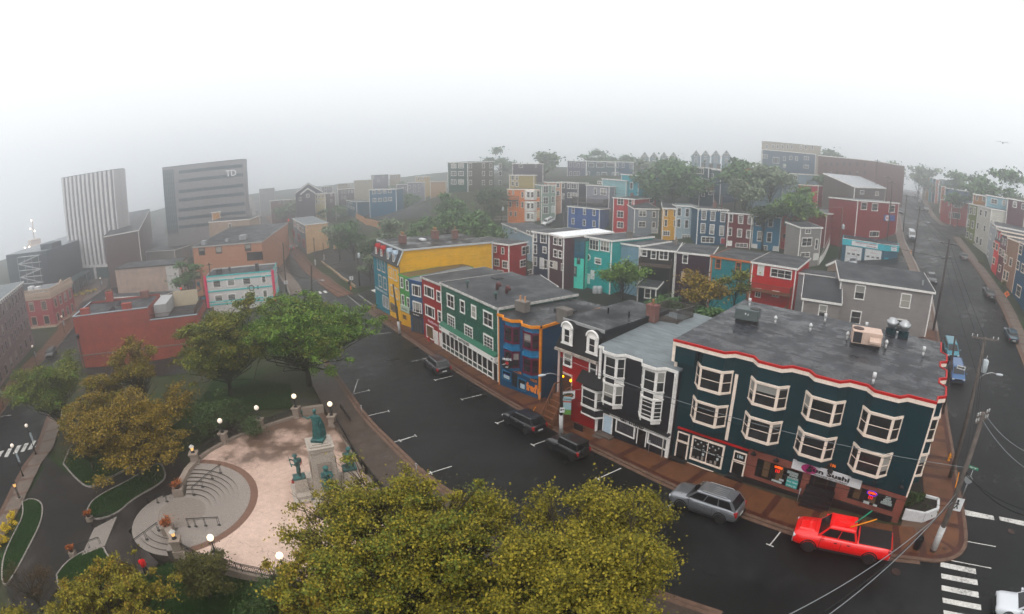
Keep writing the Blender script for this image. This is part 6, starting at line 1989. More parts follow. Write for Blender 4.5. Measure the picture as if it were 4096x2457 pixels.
for k in range(5):t_.beam((-.3+.05*k,-.05,-.1),(-.62+.05*k,-.05,-.3+.02*k),.03,.01)
t_.build('lettering',flat('white lettering',(.8,.8,.8),.5),hs)
MB().beam((.1,.9,.95),(.0,0,.72),.05,.05).build('bracket',BLACKM,hs)
chimney(FR,L*.18,2.6,Hh,1.5,.9,1.3,2,bm=CHIMG)
MB().box(L*.55,L*.9,5.2,6.6,Hh+.1,Hh+.4).build('skylight_hatch',ROOFB,FR.root)
# ---- green antiques shop
AN=near('antiques_shop','long weathered green clapboard antiques shop with white storefront',('g',1803,318),('g',2345,562),('g',1838,945),('g',2352,1250),d=11.5)
L,Hh,D_=AN.L,AN.H,AN.d
GRN=siding('0b4c3e',.11,.6,wear='7fa898',wearamt=.05)
AN.walls(GRN).roof(ROOF,ov=.1,trim=flat('flaking white trim',(.55,.53,.5),.7,var=.5)).corners(.12)
AN.tile='g'
AN.wins('1898,485',(62,120),'m');AN.wins('2010,537 2117,585',(40,110));AN.wins('2252,655',(84,130),'m')
AN.wins('1905,683',(64,115),'g');AN.wins('2068,785',(72,120),'g');AN.wins('2255,880',(84,130),'g')
zf0=AN.hit(('g',2090,905)).z
za0=AN.hit(('g',2090,868)).z
MB().add([(-.05,0,za0+.55),(L-.1,0,za0+.55),(L-.1,-.55,za0+.1),(-.05,-.55,za0+.1),(L-.1,0,za0),(-.05,0,za0)],[(3,2,1,0),(1,2,4),(0,5,3),(3,5,4,2)]).build('awning_roof',flat('green metal canopy','0c5a44',.4),AN.root)
sgn=MB().box(-.05,L-.1,-.5,-.02,za0-.62,za0+.08).build('shop_sign',WHITE,AN.root)
q0,q1=AN.hit(('g',1885,800),'f',-.5),AN.hit(('g',2070,915),'f',-.5)
t_=MB();lettering(t_,'LIVYERS  ANTIQUES',.5,MT(((q0 .x+q1 .x)/2,-.52,za0-.27)),bold=.012,width=q1 .x-q0 .x)
lettering(t_,'200',.3,MT((L-.7,-.52,za0-.27)));lettering(t_,'202',.3,MT((.4,-.52,za0-.2)))
t_.build('lettering',flat('black lettering',(.012,.012,.012),.5),sgn)
zlow=lambda x:AN.zl+(AN.zr-AN.zl)*x/L
fr_=MB();gl_=MB();pn=MB()
ztp=za0-.62
nb=11
xs_=linspace(.1,L-1.1,nb+1)
for k in range(nb):
 x0,x1=xs_[k],xs_[k+1]
 zb_=zlow(x1)+.25
 gl_.box(x0+.05,x1-.05,-.1,-.02,zb_+.75,ztp)
 pn.box(x0+.05,x1-.05,-.11,-.02,zb_+.1,zb_+.65)
for k in range(nb+1):
 fr_.box(xs_[k]-.07,xs_[k]+.07,-.18,-.02,zlow(xs_[k]),ztp)
for k in range(nb):
 zb_=zlow(xs_[k+1])+.25
 fr_.box(xs_[k]+.07,xs_[k+1]-.07,-.16,-.02,zb_+.64,zb_+.76).box(xs_[k]+.07,xs_[k+1]-.07,-.16,-.02,zb_-.05,zb_+.1)
sf_=fr_.build('storefront_frame',WHITE,AN.root)
gl_.build('storefront_glass',SHOPGL,sf_);pn.build('storefront_panel',flat('dark green panel',(.01,.04,.03),.5),sf_)
add_door(AN.root,MT((L-.55,-.03,zlow(L)+1.2)),.85,2.2,'0c0c0e')
MB().box(0,L,-.3,-.01,AN.zl-1.4,zlow(L*.0)+.0).build('red_plinth',flat('dark red plinth',(.11,.02,.018),.7),AN.root)
for p in(('h',165,235),('h',432,350)):
 q=AN.Mi@at(p,AN.zt+.2);MB().lathe([(.12,0),(.12,.6),(.28,.65),(.22,.9),(.05,.95)],10,(q.x,q.y,Hh+.18)).build('roof_ventilator',flat('green vent',(.05,.1,.09),.5),AN.root)
for p in(('h',447,255),('h',535,290)):
 q=AN.Mi@at(p,AN.zt+.2)
 MB().tube([(q.x,q.y,Hh+.18),(q.x,q.y,Hh+.8),(q.x+.2,q.y,Hh+1.05),(q.x+.5,q.y,Hh+1.05),(q.x+.7,q.y,Hh+.7)],.22,10).build('gooseneck_vent',flat('maroon vent',(.1,.03,.03),.4),AN.root)
MB().box(L*.1,L*.2,7,8.2,Hh+.15,Hh+.3).build('skylight_hatch',ROOFB,AN.root)
AX=House('back_annex','low flat roofed back annex with white fascia behind the antiques shop',('h',620,265),('h',1000,238),z=AN.zt-.5,d=7,cat='annex')
AX.walls(siding('0b4238',.11)).roof(ROOF,ov=.25)
# ---- red, blue, light green shops
RS=near('red_shop','crimson clapboard shop house between the blue one and the long green one',('g',1622,262),('g',1812,338),('g',1668,835),('g',1832,935),d=11)
RS.walls(siding('8a1226',.11)).roof(ROOF,ov=.1,trim=flat('flaking white trim',(.55,.53,.5),.7,var=.5));RS.tile='g'
RS.wins('1695,398 1703,583',(84,92),'tri');RS.wins('1785,440',(34,95));RS.wins('1795,632',(30,100))
quadwin(RS,('g',1672,705),('g',1738,850),flat('warm display',(.14,.08,.03),.4,var=.6,scale=5),WHITE)
RS.wins('1762,835',(30,120),door='d8d4d0');RS.wins('1812,865',(30,130),door='d8d4d0')
q=RS.hit(('g',1730,690));t_=MB();lettering(t_,'Ballistic',.5,MT((q.x,-.04,q.z)),width=RS.L*.5,bold=.02);t_.build('lettering',flat('pink lettering',(.6,.35,.4),.5),RS.root)
BS=near('blue_shop','deep blue clapboard shop house with wide windows beside the light green one',('g',1502,285),('g',1640,318),('g',1542,755),('g',1652,828),d=12)
BS.walls(siding('134f70',.11)).roof(ROOFL,ov=.12,trim=flat('blue trim','0d4774',.6));BS.tile='g'
BS.wins('1575,385 1583,545',(78,96),'tri')
o,*_=quadwin(BS,('g',1545,640),('g',1632,790),flat('grey shutter',(.05,.055,.058),.5),flat('dark frame',(.03,.03,.035),.5),n=3)
q=BS.hit(('g',1590,612));bd_=MB().box(.1,BS.L-.1,-.3,-.02,q.z-.3,q.z+.35).build('shop_sign',BLACKM,BS.root)
t_=MB();lettering(t_,'The Bees',.32,MT((BS.L/2,-.32,q.z+.02)),width=BS.L*.4);t_.build('lettering',flat('white lettering',(.8,.8,.8),.5),bd_)
GNS=near('green_shop','light green narrow shop house with a yellow storefront',('g',1412,236),('g',1506,268),('g',1432,695),('g',1535,755),d=12)
GNS.walls(siding('4c8f4c',.11)).roof(roofmat('mossy brown roof',(.12,.085,.035),.1),ov=.12,trim=flat('green trim','4c8f4c',.6));GNS.tile='g'
GNS.wins('1437,310 1448,475',(22,92));GNS.wins('1487,335 1498,500',(22,92))
sgb=MB().box(.15,GNS.L-.15,-.2,-.02,GNS.hit(('g',1478,560)).z-.5,GNS.hit(('g',1478,560)).z+.5).build('shop_sign',flat('pale green board',(.4,.5,.38),.6),GNS.root)
t_=MB();lettering(t_,'Rocket',.4,MT((GNS.L/2,-.22,GNS.hit(('g',1478,560)).z)),width=GNS.L*.5);t_.build('lettering',flat('dark lettering',(.02,.04,.04),.5),sgb)
MB().box(.05,GNS.L-.05,-.12,-.012,.2,GNS.hit(('g',1478,595)).z).build('storefront',flat('yellow paint','c79a22',.5),GNS.root)
quadwin(GNS,('g',1452,605),('g',1490,665),flat('warm display',(.14,.08,.03),.4,var=.6,scale=5),flat('yellow paint','c79a22',.5),y=-.15)
# ---- yellow and teal mansard building at the crossing
YM=near('mansard_building','tall yellow and teal corner building with a slate mansard and huge yellow side wall',('b',1402,980),('b',1645,1092),('g',1215,545),('g',1428,692),bk=('b',2245,900),cat='building')
L,Hh,D_=YM.L,YM.H,YM.d
YEL=siding('e0b055',.14);TL2=siding('0e7180',.12)
q=YM.hit(('b',1560,915),'f',.9)
zm=max(2.4,q.z-Hh)
xm=YM.hit(('b',1535,1060)).x
MB().box(0,xm,-.03,.5,0,Hh).build('wall',TL2,YM.root)
MB().prism([(xm,-.03),(L,-.03),(L,D_),(xm,D_)],0,Hh,top=False).build('wall',YEL,YM.root)
MB().add([(L+.005,0,Hh-.05),(L+.005,D_,Hh-.05),(L+.005,D_,Hh+zm-.3),(L+.005,.9,Hh+zm),(L-.3,0,Hh-.05),(L-.3,D_,Hh-.05),(L-.3,D_,Hh+zm-.3),(L-.3,.9,Hh+zm)],[(0,1,2,3),(7,6,5,4),(0,3,7,4)]).build('gable_wall',YEL,YM.root)
SLT=flat('dark slate',(.028,.030,.036),.55,var=.4,scale=4)
MB().add([(-.1,-.3,Hh),(L-.05,-.3,Hh),(L-.05,.85,Hh+zm),(.4,.85,Hh+zm),(-.1,D_,Hh),(.4,D_,Hh+zm)],[(0,1,2,3),(0,3,5,4)]).build('mansard_slope',SLT,YM.root)
MB().prism([(.3,.75),(L+.15,.75),(L+.15,D_+.1),(.3,D_+.1)],[Hh+zm-.05,Hh+zm-.05,Hh+zm-.4,Hh+zm-.4],[Hh+zm+.14,Hh+zm+.14,Hh+zm-.2,Hh+zm-.2]).build('roof',ROOFB,YM.root)
GRT=flat('grey white trim',(.5,.52,.53),.6)
f=MB();f.beam((.25,.68,Hh+zm+.03),(L+.2,.68,Hh+zm+.03),.1,.28).beam((L+.2,.7,Hh+zm+.03),(L+.2,D_+.1,Hh+zm-.3),.1,.28)
f.build('verge_board',GRT,YM.root)
f=MB();f.box(-.25,L+.05,-.45,-.035,Hh-.3,Hh+.04);f.build('cornice',flat('dark grey cornice',(.05,.055,.06),.6),YM.root)
MB().beam((L+.05,-.3,Hh),(L+.05,.85,Hh+zm),.2,.16).build('verge_board',GRT,YM.root)
MB().box(L-.12,L+.04,-.07,.1,0,Hh-.3).build('corner_board',flat('grey blue trim',(.12,.16,.18),.6),YM.root)
MB().box(L-.05,L+.05,D_-.15,D_+.05,0,Hh+zm-.4).build('corner_board',GRT,YM.root)
for p,cl in((('b',1437,950),'9c2030'),(('b',1487,970),'9c2030'),(('b',1547,1000),'a8b4c0'),(('b',1600,1022),'a8b4c0')):
 q=YM.hit(p)
 o=empty('dormer',(0,0,0));o.parent=YM.root;o.location=(q.x,-.12,Hh+.95)
 cm=flat('dormer paint '+cl,cl,.6)
 MB().box(-.42,.42,0,1.2,-.75,.7).build('dormer_body',cm,o)
 MB().add([(-.62,-.15,.62),(.62,-.15,.62),(0,-.15,1.25),(-.62,1.3,.62),(.62,1.3,.62),(0,1.3,1.25)],[(0,1,2),(3,5,4),(0,2,5,3),(1,4,5,2)]).build('dormer_roof',cm,o)
 add_window(o,MT((0,-.02,-.02)),.6,1.15,'dh',WHITE)
YM.tile='b'
PKT=flat('pinkish trim',(.55,.42,.36),.6)
YM.wins('1455,1080 1500,1100 1470,1240 1515,1265',(26,105),trim=PKT)
YM.wins('1565,1160 1612,1185',(28,95),trim=GRT);YM.wins('1580,1330 1625,1360',(28,95),trim=GRT)
zz=YM.hit(('b',1490,1335)).z
sb_=MB().box(-.02,xm-.05,-.14,-.04,zz-.45,zz+.45).build('shop_sign',flat('teal board','0e6372',.5),YM.root)
t_=MB();lettering(t_,'POSIE ROW & CO',.5,MT((xm/2,-.15,zz)),width=xm*.85,bold=.02);t_.build('lettering',flat('pale lettering',(.5,.55,.55),.5),sb_)
quadwin(YM,('g',1258,425),('g',1318,560),flat('bright display',(.25,.27,.27),.3,var=.6,scale=4),GRT,n=2,y=-.1)
quadwin(YM,('g',1335,500),('g',1400,600),flat('warm display',(.14,.08,.03),.4,var=.6,scale=5),flat('grey blue trim',(.12,.16,.18),.6),n=2,y=-.1)
for p,n_ in((('b',1680,880),4),(('b',1985,835),4),(('b',2175,830),1)):
 q=YM.Mi@at(p,YM.zt+zm)
 chimney(YM,q.x,q.y,Hh+zm-.1,1.6 if n_>1 else.9,.9,1.5,n_)
q=YM.Mi@at(('b',1868,855),YM.zt+zm)
MB().box(q.x-.9,q.x+.9,q.y-.4,q.y+.4,Hh+zm-.05,Hh+zm+.35,bev=.1).build('skylight',flat('white skylight',(.6,.62,.63),.3),YM.root)
row_house('back_house','dark green house end behind the yellow wall','b',(2200,850),(2292,846),'10574a',9,zz=None,d=6,dist=118)
row_house('back_house','pale blue shed top behind the yellow building','b',(2205,752),(2360,748),'8fa4ad',8.5,dist=128,d=6,wins=[('2255,805 2332,803',(26,50))])
# ------------------------------------------------------------------ vehicles
CARGL=flat('car glass',(.006,.007,.009),.08,spec=.5)
TYRE=flat('tyre rubber',(.012,.012,.012),.8)
RIM=flat('alloy rim',(.45,.46,.47),.3,metal=.8)
PLAST=flat('black plastic',(.014,.014,.015),.6)
HEADL=flat('headlamp lens',(.6,.62,.64),.1,spec=.5)
TAILL=flat('tail lamp lens',(.35,.01,.012),.2,spec=.5)
PLATE=flat('number plate',(.55,.55,.52),.5)
TLON=emis('lit tail lamp','ff1a10',2.5)
def quadpatch(c,u0,u1,v0,v1,off):
 a,b,cc,d=c
 n=((b-a).cross(d-a)).normalized()
 def q(u,v):
  return(a.lerp(b,u)).lerp(d.lerp(cc,u),v)+n*off
 return[q(u0,v0),q(u1,v0),q(u1,v1),q(u0,v1)]
def wheel(name,r,w,root,M,spokes=5):
 o=empty(name,(0,0,0));o.parent=root;o.matrix_local=M
 t=MB().lathe([(r*.62,-w/2),(r*.93,-w/2),(r,-w*.32),(r,w*.32),(r*.93,w/2),(r*.62,w/2)],20)
 t.build('tyre',TYRE,o,MR(R(90),4,'X'))
 m=MB().lathe([(r*.62,-w*.4),(r*.64,w*.46),(r*.56,w*.46),(r*.54,w*.3),(r*.5,w*.25)],20)
 for k in range(spokes):
  a=2*pi*k/spokes
  m.beam((0,0,w*.36),(r*.57*cos(a),r*.57*sin(a),w*.4),r*.2,w*.12)
 m.lathe([(r*.14,w*.28),(r*.14,w*.46),(.02,w*.47)],10)
 m.build('rim',RIM,o,MR(R(90),4,'X'))
 return o
KIND=dict(suv=dict(L=4.65,W=1.88,H=1.68,wb=2.68,r=.36,hood=1.02,belt=1.08,tail=1.12,cab=(.24,.385,.885,.98),rw=.77,low=.26),sedan=dict(L=4.7,W=1.82,H=1.44,wb=2.72,r=.33,hood=.86,belt=.93,tail=1.0,cab=(.29,.44,.74,.90),rw=.76,low=.2),hatch=dict(L=4.3,W=1.78,H=1.5,wb=2.6,r=.32,hood=.88,belt=.95,tail=.98,cab=(.24,.40,.86,.965),rw=.78,low=.2),minivan=dict(L=4.9,W=1.95,H=1.75,wb=2.95,r=.34,hood=.98,belt=1.05,tail=1.06,cab=(.15,.34,.93,.985),rw=.80,low=.22),van=dict(L=5.4,W=2.0,H=2.0,wb=3.3,r=.36,hood=1.1,belt=1.15,tail=1.15,cab=(.17,.30,.955,.99),rw=.84,low=.25),pickup=dict(L=5.85,W=2.02,H=1.88,wb=3.65,r=.40,hood=1.16,belt=1.2,tail=1.2,cab=(.235,.335,.60,.645),rw=.78,low=.38),jeep=dict(L=4.2,W=1.85,H=1.83,wb=2.75,r=.41,hood=1.1,belt=1.14,tail=1.14,cab=(.36,.41,.955,.965),rw=.86,low=.4))
def car(kind,name,label,col,metal=0.0,cat='car',group=None,lights=False,topcol=None):
 k=KIND[kind]
 L,Wd,Ht=k['L'],k['W'],k['H']
 hw=Wd/2
 pm=carpaint(col,metal)
 root=empty(name,(0,0,0),0,label,cat,group)
 X=lambda s:L/2-s*L
 c0,c1,c2,c3=k['cab']
 boxy=kind=='jeep'
 st=[(0,.80 if not boxy else.9,.55,k['hood']-.2),(.012,.9 if not boxy else.95,.42,k['hood']-.12),(.05,.97,k['low'],k['hood']-.05),(.12,1.0,k['low'],k['hood']-.02),(c0-.02,1.0,k['low'],k['hood']+.03),(c0+.04,1.0,k['low'],k['belt']),(.6,1.0,k['low'],k['belt']),(.85,1.0,k['low'],k['tail']),(.95,.97,k['low']+.03,k['tail']),(.985,.93,.38,k['tail']-.04),(1.0,.86,.5,k['tail']-.22)]
 rows=[]
 for s,wf,zb,zt in st:
  w=hw*wf
  h=zt-zb
  sec=[(w*.84,zb),(w*.97,zb+h*.12),(w,zb+h*.38),(w*.995,zb+h*.62),(w*.955,zb+h*.86),(w*.86,zt),(w*.4,zt+.025)]
  rows.append([(X(s),y,z)for y,z in sec]+[(X(s),-y,z)for y,z in reversed(sec)])
 b=MB().grid([list(reversed(r_))for r_ in rows],True,True)
 n=len(rows[0])
 b.add(rows[0],[tuple(range(n))]).add(rows[-1],[tuple(reversed(range(n)))])
 body=b.build('body',pm,root)
 zb,zr=k['belt']-.02,Ht
 wb_,wr=hw*.93,hw*k['rw']
 base=[Vector((X(c0),wb_*.92,zb)),Vector((X(c3),wb_*.95,zb)),Vector((X(c3),-wb_*.95,zb)),Vector((X(c0),-wb_*.92,zb))]
 top=[Vector((X(c1),wr*.95,zr-.06)),Vector((X(c2),wr*.95,zr-.06)),Vector((X(c2),-wr*.95,zr-.06)),Vector((X(c1),-wr*.95,zr-.06))]
 t2=[Vector((X(c1)-.12,wr*.78,zr)),Vector((X(c2)+.12,wr*.78,zr)),Vector((X(c2)+.12,-wr*.78,zr)),Vector((X(c1)-.12,-wr*.78,zr))]
 cab=MB().add(base+top+t2,[(0,4,5,1),(1,5,6,2),(2,6,7,3),(3,7,4,0),(4,8,9,5),(5,9,10,6),(6,10,11,7),(7,11,8,4),(8,11,10,9)])
 cab.build('cabin',carpaint(topcol)if topcol else pm,root)
 def pane(nm,c,*a):
  q=quadpatch(c,*a)
  q2=quadpatch(c,*a[:4],a[4]-.02)
  MB().add(q+q2,[(0,1,2,3),(0,4,5,1),(1,5,6,2),(2,6,7,3),(3,7,4,0)]).build(nm,CARGL,root)
 fr=[base[0],base[3],top[3],top[0]]
 n_=(fr[1]-fr[0]).cross(fr[3]-fr[0])
 if n_.x<0:fr=[base[3],base[0],top[0],top[3]]
 pane('windscreen',fr,.05,.95,.08,.94,.012)
 re=[base[1],base[2],top[2],top[1]]
 if(re[1]-re[0]).cross(re[3]-re[0]).x>0:re=[base[2],base[1],top[1],top[2]]
 pane('rear_window',re,.07,.93,.12,.9,.012)
 nw=2 if kind in('pickup','sedan')else 3
 for sg in(1,-1):
  if sg==1:c=[base[1],base[0],top[0],top[1]]
  else:c=[base[3],base[2],top[2],top[3]]
  if(c[1]-c[0]).cross(c[3]-c[0]).y*sg<0:c=[c[1],c[0],c[3],c[2]]
  for i in range(nw):
   u0,u1=.05+.9*i/nw+.012,.05+.9*(i+1)/nw-.012
   pane('side_window',c,u0,u1,.14,.88,.012)
 r=k['r']
 xw=[k['wb']/2+L*.01,-k['wb']/2+L*.01]
 if kind=='pickup':xw=[k['wb']/2+.08,-k['wb']/2+.08]
 for x in xw:
  for sg in(1,-1):
   wheel('wheel',r,.23,root,MT((x,sg*(hw-.1),r))@(MR(pi,4,'Z')if sg==1 else Matrix.Identity(4)))
   a=MB()
   arc=linspace(-.25,pi+.25,13)
   rr=[[(x+q*cos(t),sg*yy,max(r+q*sin(t),.2))for t in arc]for q,yy in((r+.02,hw-.3),(r+.03,hw+.012),(r+.10,hw+.012),(r+.11,hw-.02))]
   a.grid(rr)
   a.add([(x+(r+.03)*cos(t),sg*(hw-.28),r+(r+.03)*sin(t))for t in linspace(0,2*pi,14)[:-1]],[tuple(range(13))])
   a.build('wheel_arch',PLAST,root)
 zf_=k['hood']
 MB().box(L/2-.1,L/2+.03,-hw*.82,hw*.82,k['low']+.02,k['low']+.26,bev=.03).build('front_bumper',STEEL if kind=='pickup' else PLAST,root)
 MB().box(-L/2-.03,-L/2+.12,-hw*.86,hw*.86,k['low']+.03,k['low']+.27,bev=.03).build('rear_bumper',STEEL if kind=='pickup' else PLAST,root)
 MB().box(L/2-.05,L/2+.015,-hw*.5,hw*.5,zf_-.42,zf_-.2).build('grille',PLAST,root)
 for sg in(1,-1):
  MB().box(L/2-.28,L/2+.005,sg*hw*.72-.17,sg*hw*.72+.17,zf_-.36,zf_-.17,bev=.03).build('headlight',HEADL,root)
  zt=k['tail']
  MB().box(-L/2-.012,-L/2+.2,sg*hw*.82-.1,sg*hw*.82+.1,zt-.42,zt-(.06 if kind!='sedan' else.2),bev=.02).build('taillight',TLON if lights else TAILL,root)
  xm=X(c0)-.35
  MB().box(xm-.08,xm+.08,sg*(hw+.02),sg*(hw+.2),k['belt']+.0,k['belt']+.15,bev=.03).build('wing_mirror',pm,root)
  MB().box(-k['wb']/2+r+.1,k['wb']/2-r-.1,sg*hw*.9-.08,sg*hw*.9+.08,k['low']-.04,k['low']+.1).build('sill',PLAST,root)
  for xd in((X(c1)-.55,X((c1+c2)/2)-.55)if kind!='jeep' else(X(.55),)):
   MB().box(xd-.09,xd+.09,sg*hw-.015,sg*hw+.02,k['belt']-.2,k['belt']-.16).build('door_handle',STEEL if kind in('suv',)else PLAST,root)
  for xs in(X(c1)-.05+.4,X((c1+c2)/2)-.1):
   MB().box(xs-.008,xs+.008,sg*hw*.985-.01,sg*hw*1.0+.003,k['low']+.15,k['belt']-.08).build('door_gap',PLAST,root)
 MB().box(-L/2-.045,-L/2-.028,-.26,.26,k['low']+.3,k['low']+.43).build('number_plate',PLATE,root)
 if kind in('suv',):
  for sg in(1,-1):
   MB().tube([(X(c1)-.3,sg*wr*.8,zr+.0),(X(c1)-.4,sg*wr*.8,zr+.05),(X(c2)+.4,sg*wr*.8,zr+.05),(X(c2)+.3,sg*wr*.8,zr)],.025,6).build('roof_rail',STEEL if metal>.5 else PLAST,root)
  rb=MB()
  for q in(-.3,-.1,.1,.3):rb.box(X(c2)+.5,X(c1)-.9,q-.012,q+.012,zr-.005,zr+.012)
  rb.build('roof_rib',STEEL if metal>.5 else PLAST,root)
 if kind=='pickup':
  MB().box(X(.985),X(.655),-hw*.84,hw*.84,k['tail']-.04,k['tail']+.07,bev=.03).build('tonneau_cover',flat('black vinyl cover',(.012,.012,.013),.5),root)
  MB().box(-L/2-.02,-L/2+.02,-hw*.68,hw*.68,k['low']+.32,k['tail']-.08,bev=.02).build('tailgate',pm,root)
  rb=MB()
  for q in(-.5,-.2,.2,.5):rb.box(X(c2)+.2,X(c1)-.25,q-.03,q+.03,zr-.006,zr+.012)
  rb.build('roof_rib',pm,root)
  rb=MB()
  rb.add([(X(.04),-.5,k['hood']-.01),(X(c0-.03),-.6,k['hood']+.04),(X(c0-.03),.6,k['hood']+.04),(X(.04),.5,k['hood']-.01),(X(.05),-.35,k['hood']+.05),(X(c0-.04),-.45,k['hood']+.09),(X(c0-.04),.45,k['hood']+.09),(X(.05),.35,k['hood']+.05)],[(0,1,5,4),(1,2,6,5),(2,3,7,6),(3,0,4,7),(4,5,6,7)])
  rb.build('bonnet_bulge',pm,root)
 if kind=='jeep':
  wheel('spare_wheel',.4,.22,root,MT((-L/2-.14,.1,1.05))@MR(R(90),4,'Z'))
  for sg in(1,-1):
   MB().box(X(.03),X(.33),sg*(hw-.38),sg*(hw+.1),.88,.96,bev=.03).build('fender',PLAST,root)
   MB().box(X(.72),X(.93),sg*(hw-.05),sg*(hw+.1),.88,.96,bev=.03).build('fender',PLAST,root)
  rb=MB()
  for q in linspace(-.6,.6,6):rb.box(X(c2)+.1,X(c1)-.2,q-.02,q+.02,zr-.006,zr+.015)
  rb.build('roof_rib',PLAST,root)
 return root
def place(root,c,fwd,sc=1.0):
 f=Vector((fwd.x,fwd.y)).normalized()
 l=Vector((-f.y,f.x))
 d=1.3*sc
 zfr,zbk=zf(*(c+f*d)),zf(*(c-f*d))
 zl,zr_=zf(*(c+l*.8)),zf(*(c-l*.8))
 z=max((zfr+zbk)/2,zf(*c))+.035
 pitch=atan2(zfr-zbk,2*d)
 roll=atan2(zl-zr_,1.6)
 M=MT((c.x,c.y,z))@MR(atan2(f.y,f.x),4,'Z')@MR(-pitch,4,'Y')@MR(roll,4,'X')@Matrix.Scale(sc,4)
 root.matrix_world=M
 return root
def by_wheels(root,kind,pf,pr,near='left'):
 a,b=G2(pf),G2(pr)
 k=KIND[kind]
 sc=min(max((a-b).length/k['wb'],.9),1.22)
 f=(a-b).normalized()
 l=Vector((-f.y,f.x))
 c=(a+b)/2-l*(k['W']/2-.05)*sc*(1 if near=='left' else-1)
 return place(root,c,f,sc)
by_wheels(car('suv','parked_suv','black SUV parked by the kerb in front of the green antiques shop','0c0d10'),'suv',('g',1660,1118),('g',1740,1188))
by_wheels(car('suv','parked_suv','dark charcoal SUV with red tail lights parked before the white wrapped pole','15151b',.3),'suv',('o',1020,600),('o',1190,690))
by_wheels(car('jeep','parked_jeep','black boxy off-road car with a spare wheel on its back','08090a',topcol='0b0b0c'),'jeep',('o',1425,838),('o',1620,938))
by_wheels(car('suv','parked_suv','silver grey SUV with roof rails parked in front of the tea shop','8a8c90',.75),'suv',('q',1000,928),('q',1362,1055))
by_wheels(car('pickup','pickup_truck','bright red pickup truck with a black bed cover parked near the corner','d81508',cat='pickup truck'),'pickup',('s',362,898),('s',955,1022))
def by_centre(kind,name,label,col,p,q,cat='car',metal=0.0,group=None,lights=False,sc=1.0,dirflip=False):
 r_=car(kind,name,label,col,metal,cat,group,lights)
 a,b=G2(p),G2(q)
 return place(r_,a,(b-a),sc)
UP=('e',1340,700)
by_centre('minivan','parked_minivan','turquoise minivan facing down the side street, farther of the two','0f6a78',('j',1722,745),('j',1745,820),'minivan',.3)
by_centre('minivan','parked_minivan','blue minivan facing down the side street, nearer of the two','0d4f78',('j',1775,965),('j',1790,1040),'minivan',.3)
by_centre('sedan','parked_car','dark teal saloon parked on the right kerb, nearest on the side street','07323f',('j',2290,600),('j',2240,500),metal=.3)
by_centre('sedan','parked_car','black saloon parked on the right kerb beside the orange sign','101114',('e',2085,1380),('e',2035,1300))
by_centre('sedan','parked_car','black saloon on the right of the side street by the crossarm pole','0c0d0f',('e',1850,1035),('e',1810,965))
by_centre('van','parked_van','white roofed dark van parked on the left kerb facing down the side street','a8acae',('e',1355,835),('e',1372,880),'van')
by_centre('suv','parked_car','dark car with red tail lamps far up the right kerb','14141a',('e',1490,578),('e',1455,535))
by_centre('sedan','moving_car','small black car driving up the side street','121317',('e',1435,503),('e',1405,460))
by_centre('hatch','moving_car','tiny red car at the top of the side street','8a2024',('e',1372,425),('e',1395,445))
by_centre('sedan','moving_car','tiny pale car beside the red one at the top of the street','a9a9a4',('e',1388,447),('e',1400,465))
by_centre('sedan','parked_car','grey car half hidden behind the dark red corner house','3a3c40',('e',1250,600),('e',1262,640))
by_centre('sedan','parked_car','dark car seen just past the roof of the big grey house','14161a',('e',1545,1240),('e',1560,1300))
by_centre('hatch','parked_car','silver car nosed out in front of the white garage doors','a7abad',('e',808,1085),('e',795,1130),metal=.5)
by_centre('suv','parked_car','white SUV parked on the sloping lane below the sage house','d2d3d2',('c',930,935),('c',860,970))
by_centre('hatch','parked_car','red car parked in front of the charcoal house','b03030',('c',1037,762),('c',1020,725))
by_centre('suv','moving_car','white SUV driving away beside the big green tree','c9cbcb',('g',920,655),('g',868,570),lights=True)
by_centre('suv','parked_suv','black SUV on the left street beside the dusky brick block','0a0b0d',('f',490,770),('f',455,815))
by_centre('sedan','parked_car','dark car parked by the pink pilaster of the white building','101315',('b',485,1130),('b',460,1070))
by_centre('sedan','moving_car','black car with its red tail lights on at the far crossing','101114',('b',628,940),('b',600,890),lights=True)
by_centre('sedan','moving_car','dark car turning at the far crossing','15171a',('b',570,880),('b',530,865))
by_centre('sedan','moving_car','small pale car beyond the far crossing','8d9396',('b',438,730),('b',455,760))
by_centre('sedan','parked_car','dark green car on the left kerb beside the terracotta building','1b2a26',('b',360,930),('b',345,890))
by_centre('pickup','pickup_truck','white pickup in the hazy car park under the blue office','c4c6c6',('b',1478,565),('b',1420,560),'pickup truck')
by_centre('sedan','moving_car','hazy white car on the distant lower street','c2c2c0',('a',1437,835),('a',1425,855))
by_centre('sedan','moving_car','hazy dark car at the distant traffic lights on the lower street','303234',('a',1375,935),('a',1350,955))
by_centre('hatch','parked_car','dark red car parked beside the cherry pink house','7a1f28',('d',1610,780),('d',1640,790))
by_centre('suv','parked_car','dark blue car parked by the little red shed','1a2430',('d',1795,790),('d',1798,810))
by_centre('sedan','moving_car','white car just entering at the bottom right edge','c9ccd0',('s',2420,1500),('s',2330,1480),sc=1.1)
by_centre('hatch','parked_car','dark teal car glimpsed through the ochre tree in the park','0d3a40',('m',930,130),('m',880,180))
by_centre('hatch','parked_car','red car glimpsed through the trees under the brick wall','8a1512',('f',945,1185),('f',900,1200))
q=P(('a',1890,1440))
ex=empty('aerial_lift',q,.6,'turquoise aerial lift parked beside the white art deco building','lift')
LFT=flat('turquoise machine paint','0c6474',.5)
MB().box(-1.5,1.5,-.8,.8,.4,1.1,bev=.08).build('chassis',LFT,ex)
MB().tube([(-.8,0,1.1),(-.6,0,2.6),(.8,0,3.4),(.2,0,4.4)],.18,6).build('boom',LFT,ex)
MB().box(-.2,.7,-.5,.5,4.3,5.2,bev=.05).build('basket',LFT,ex)
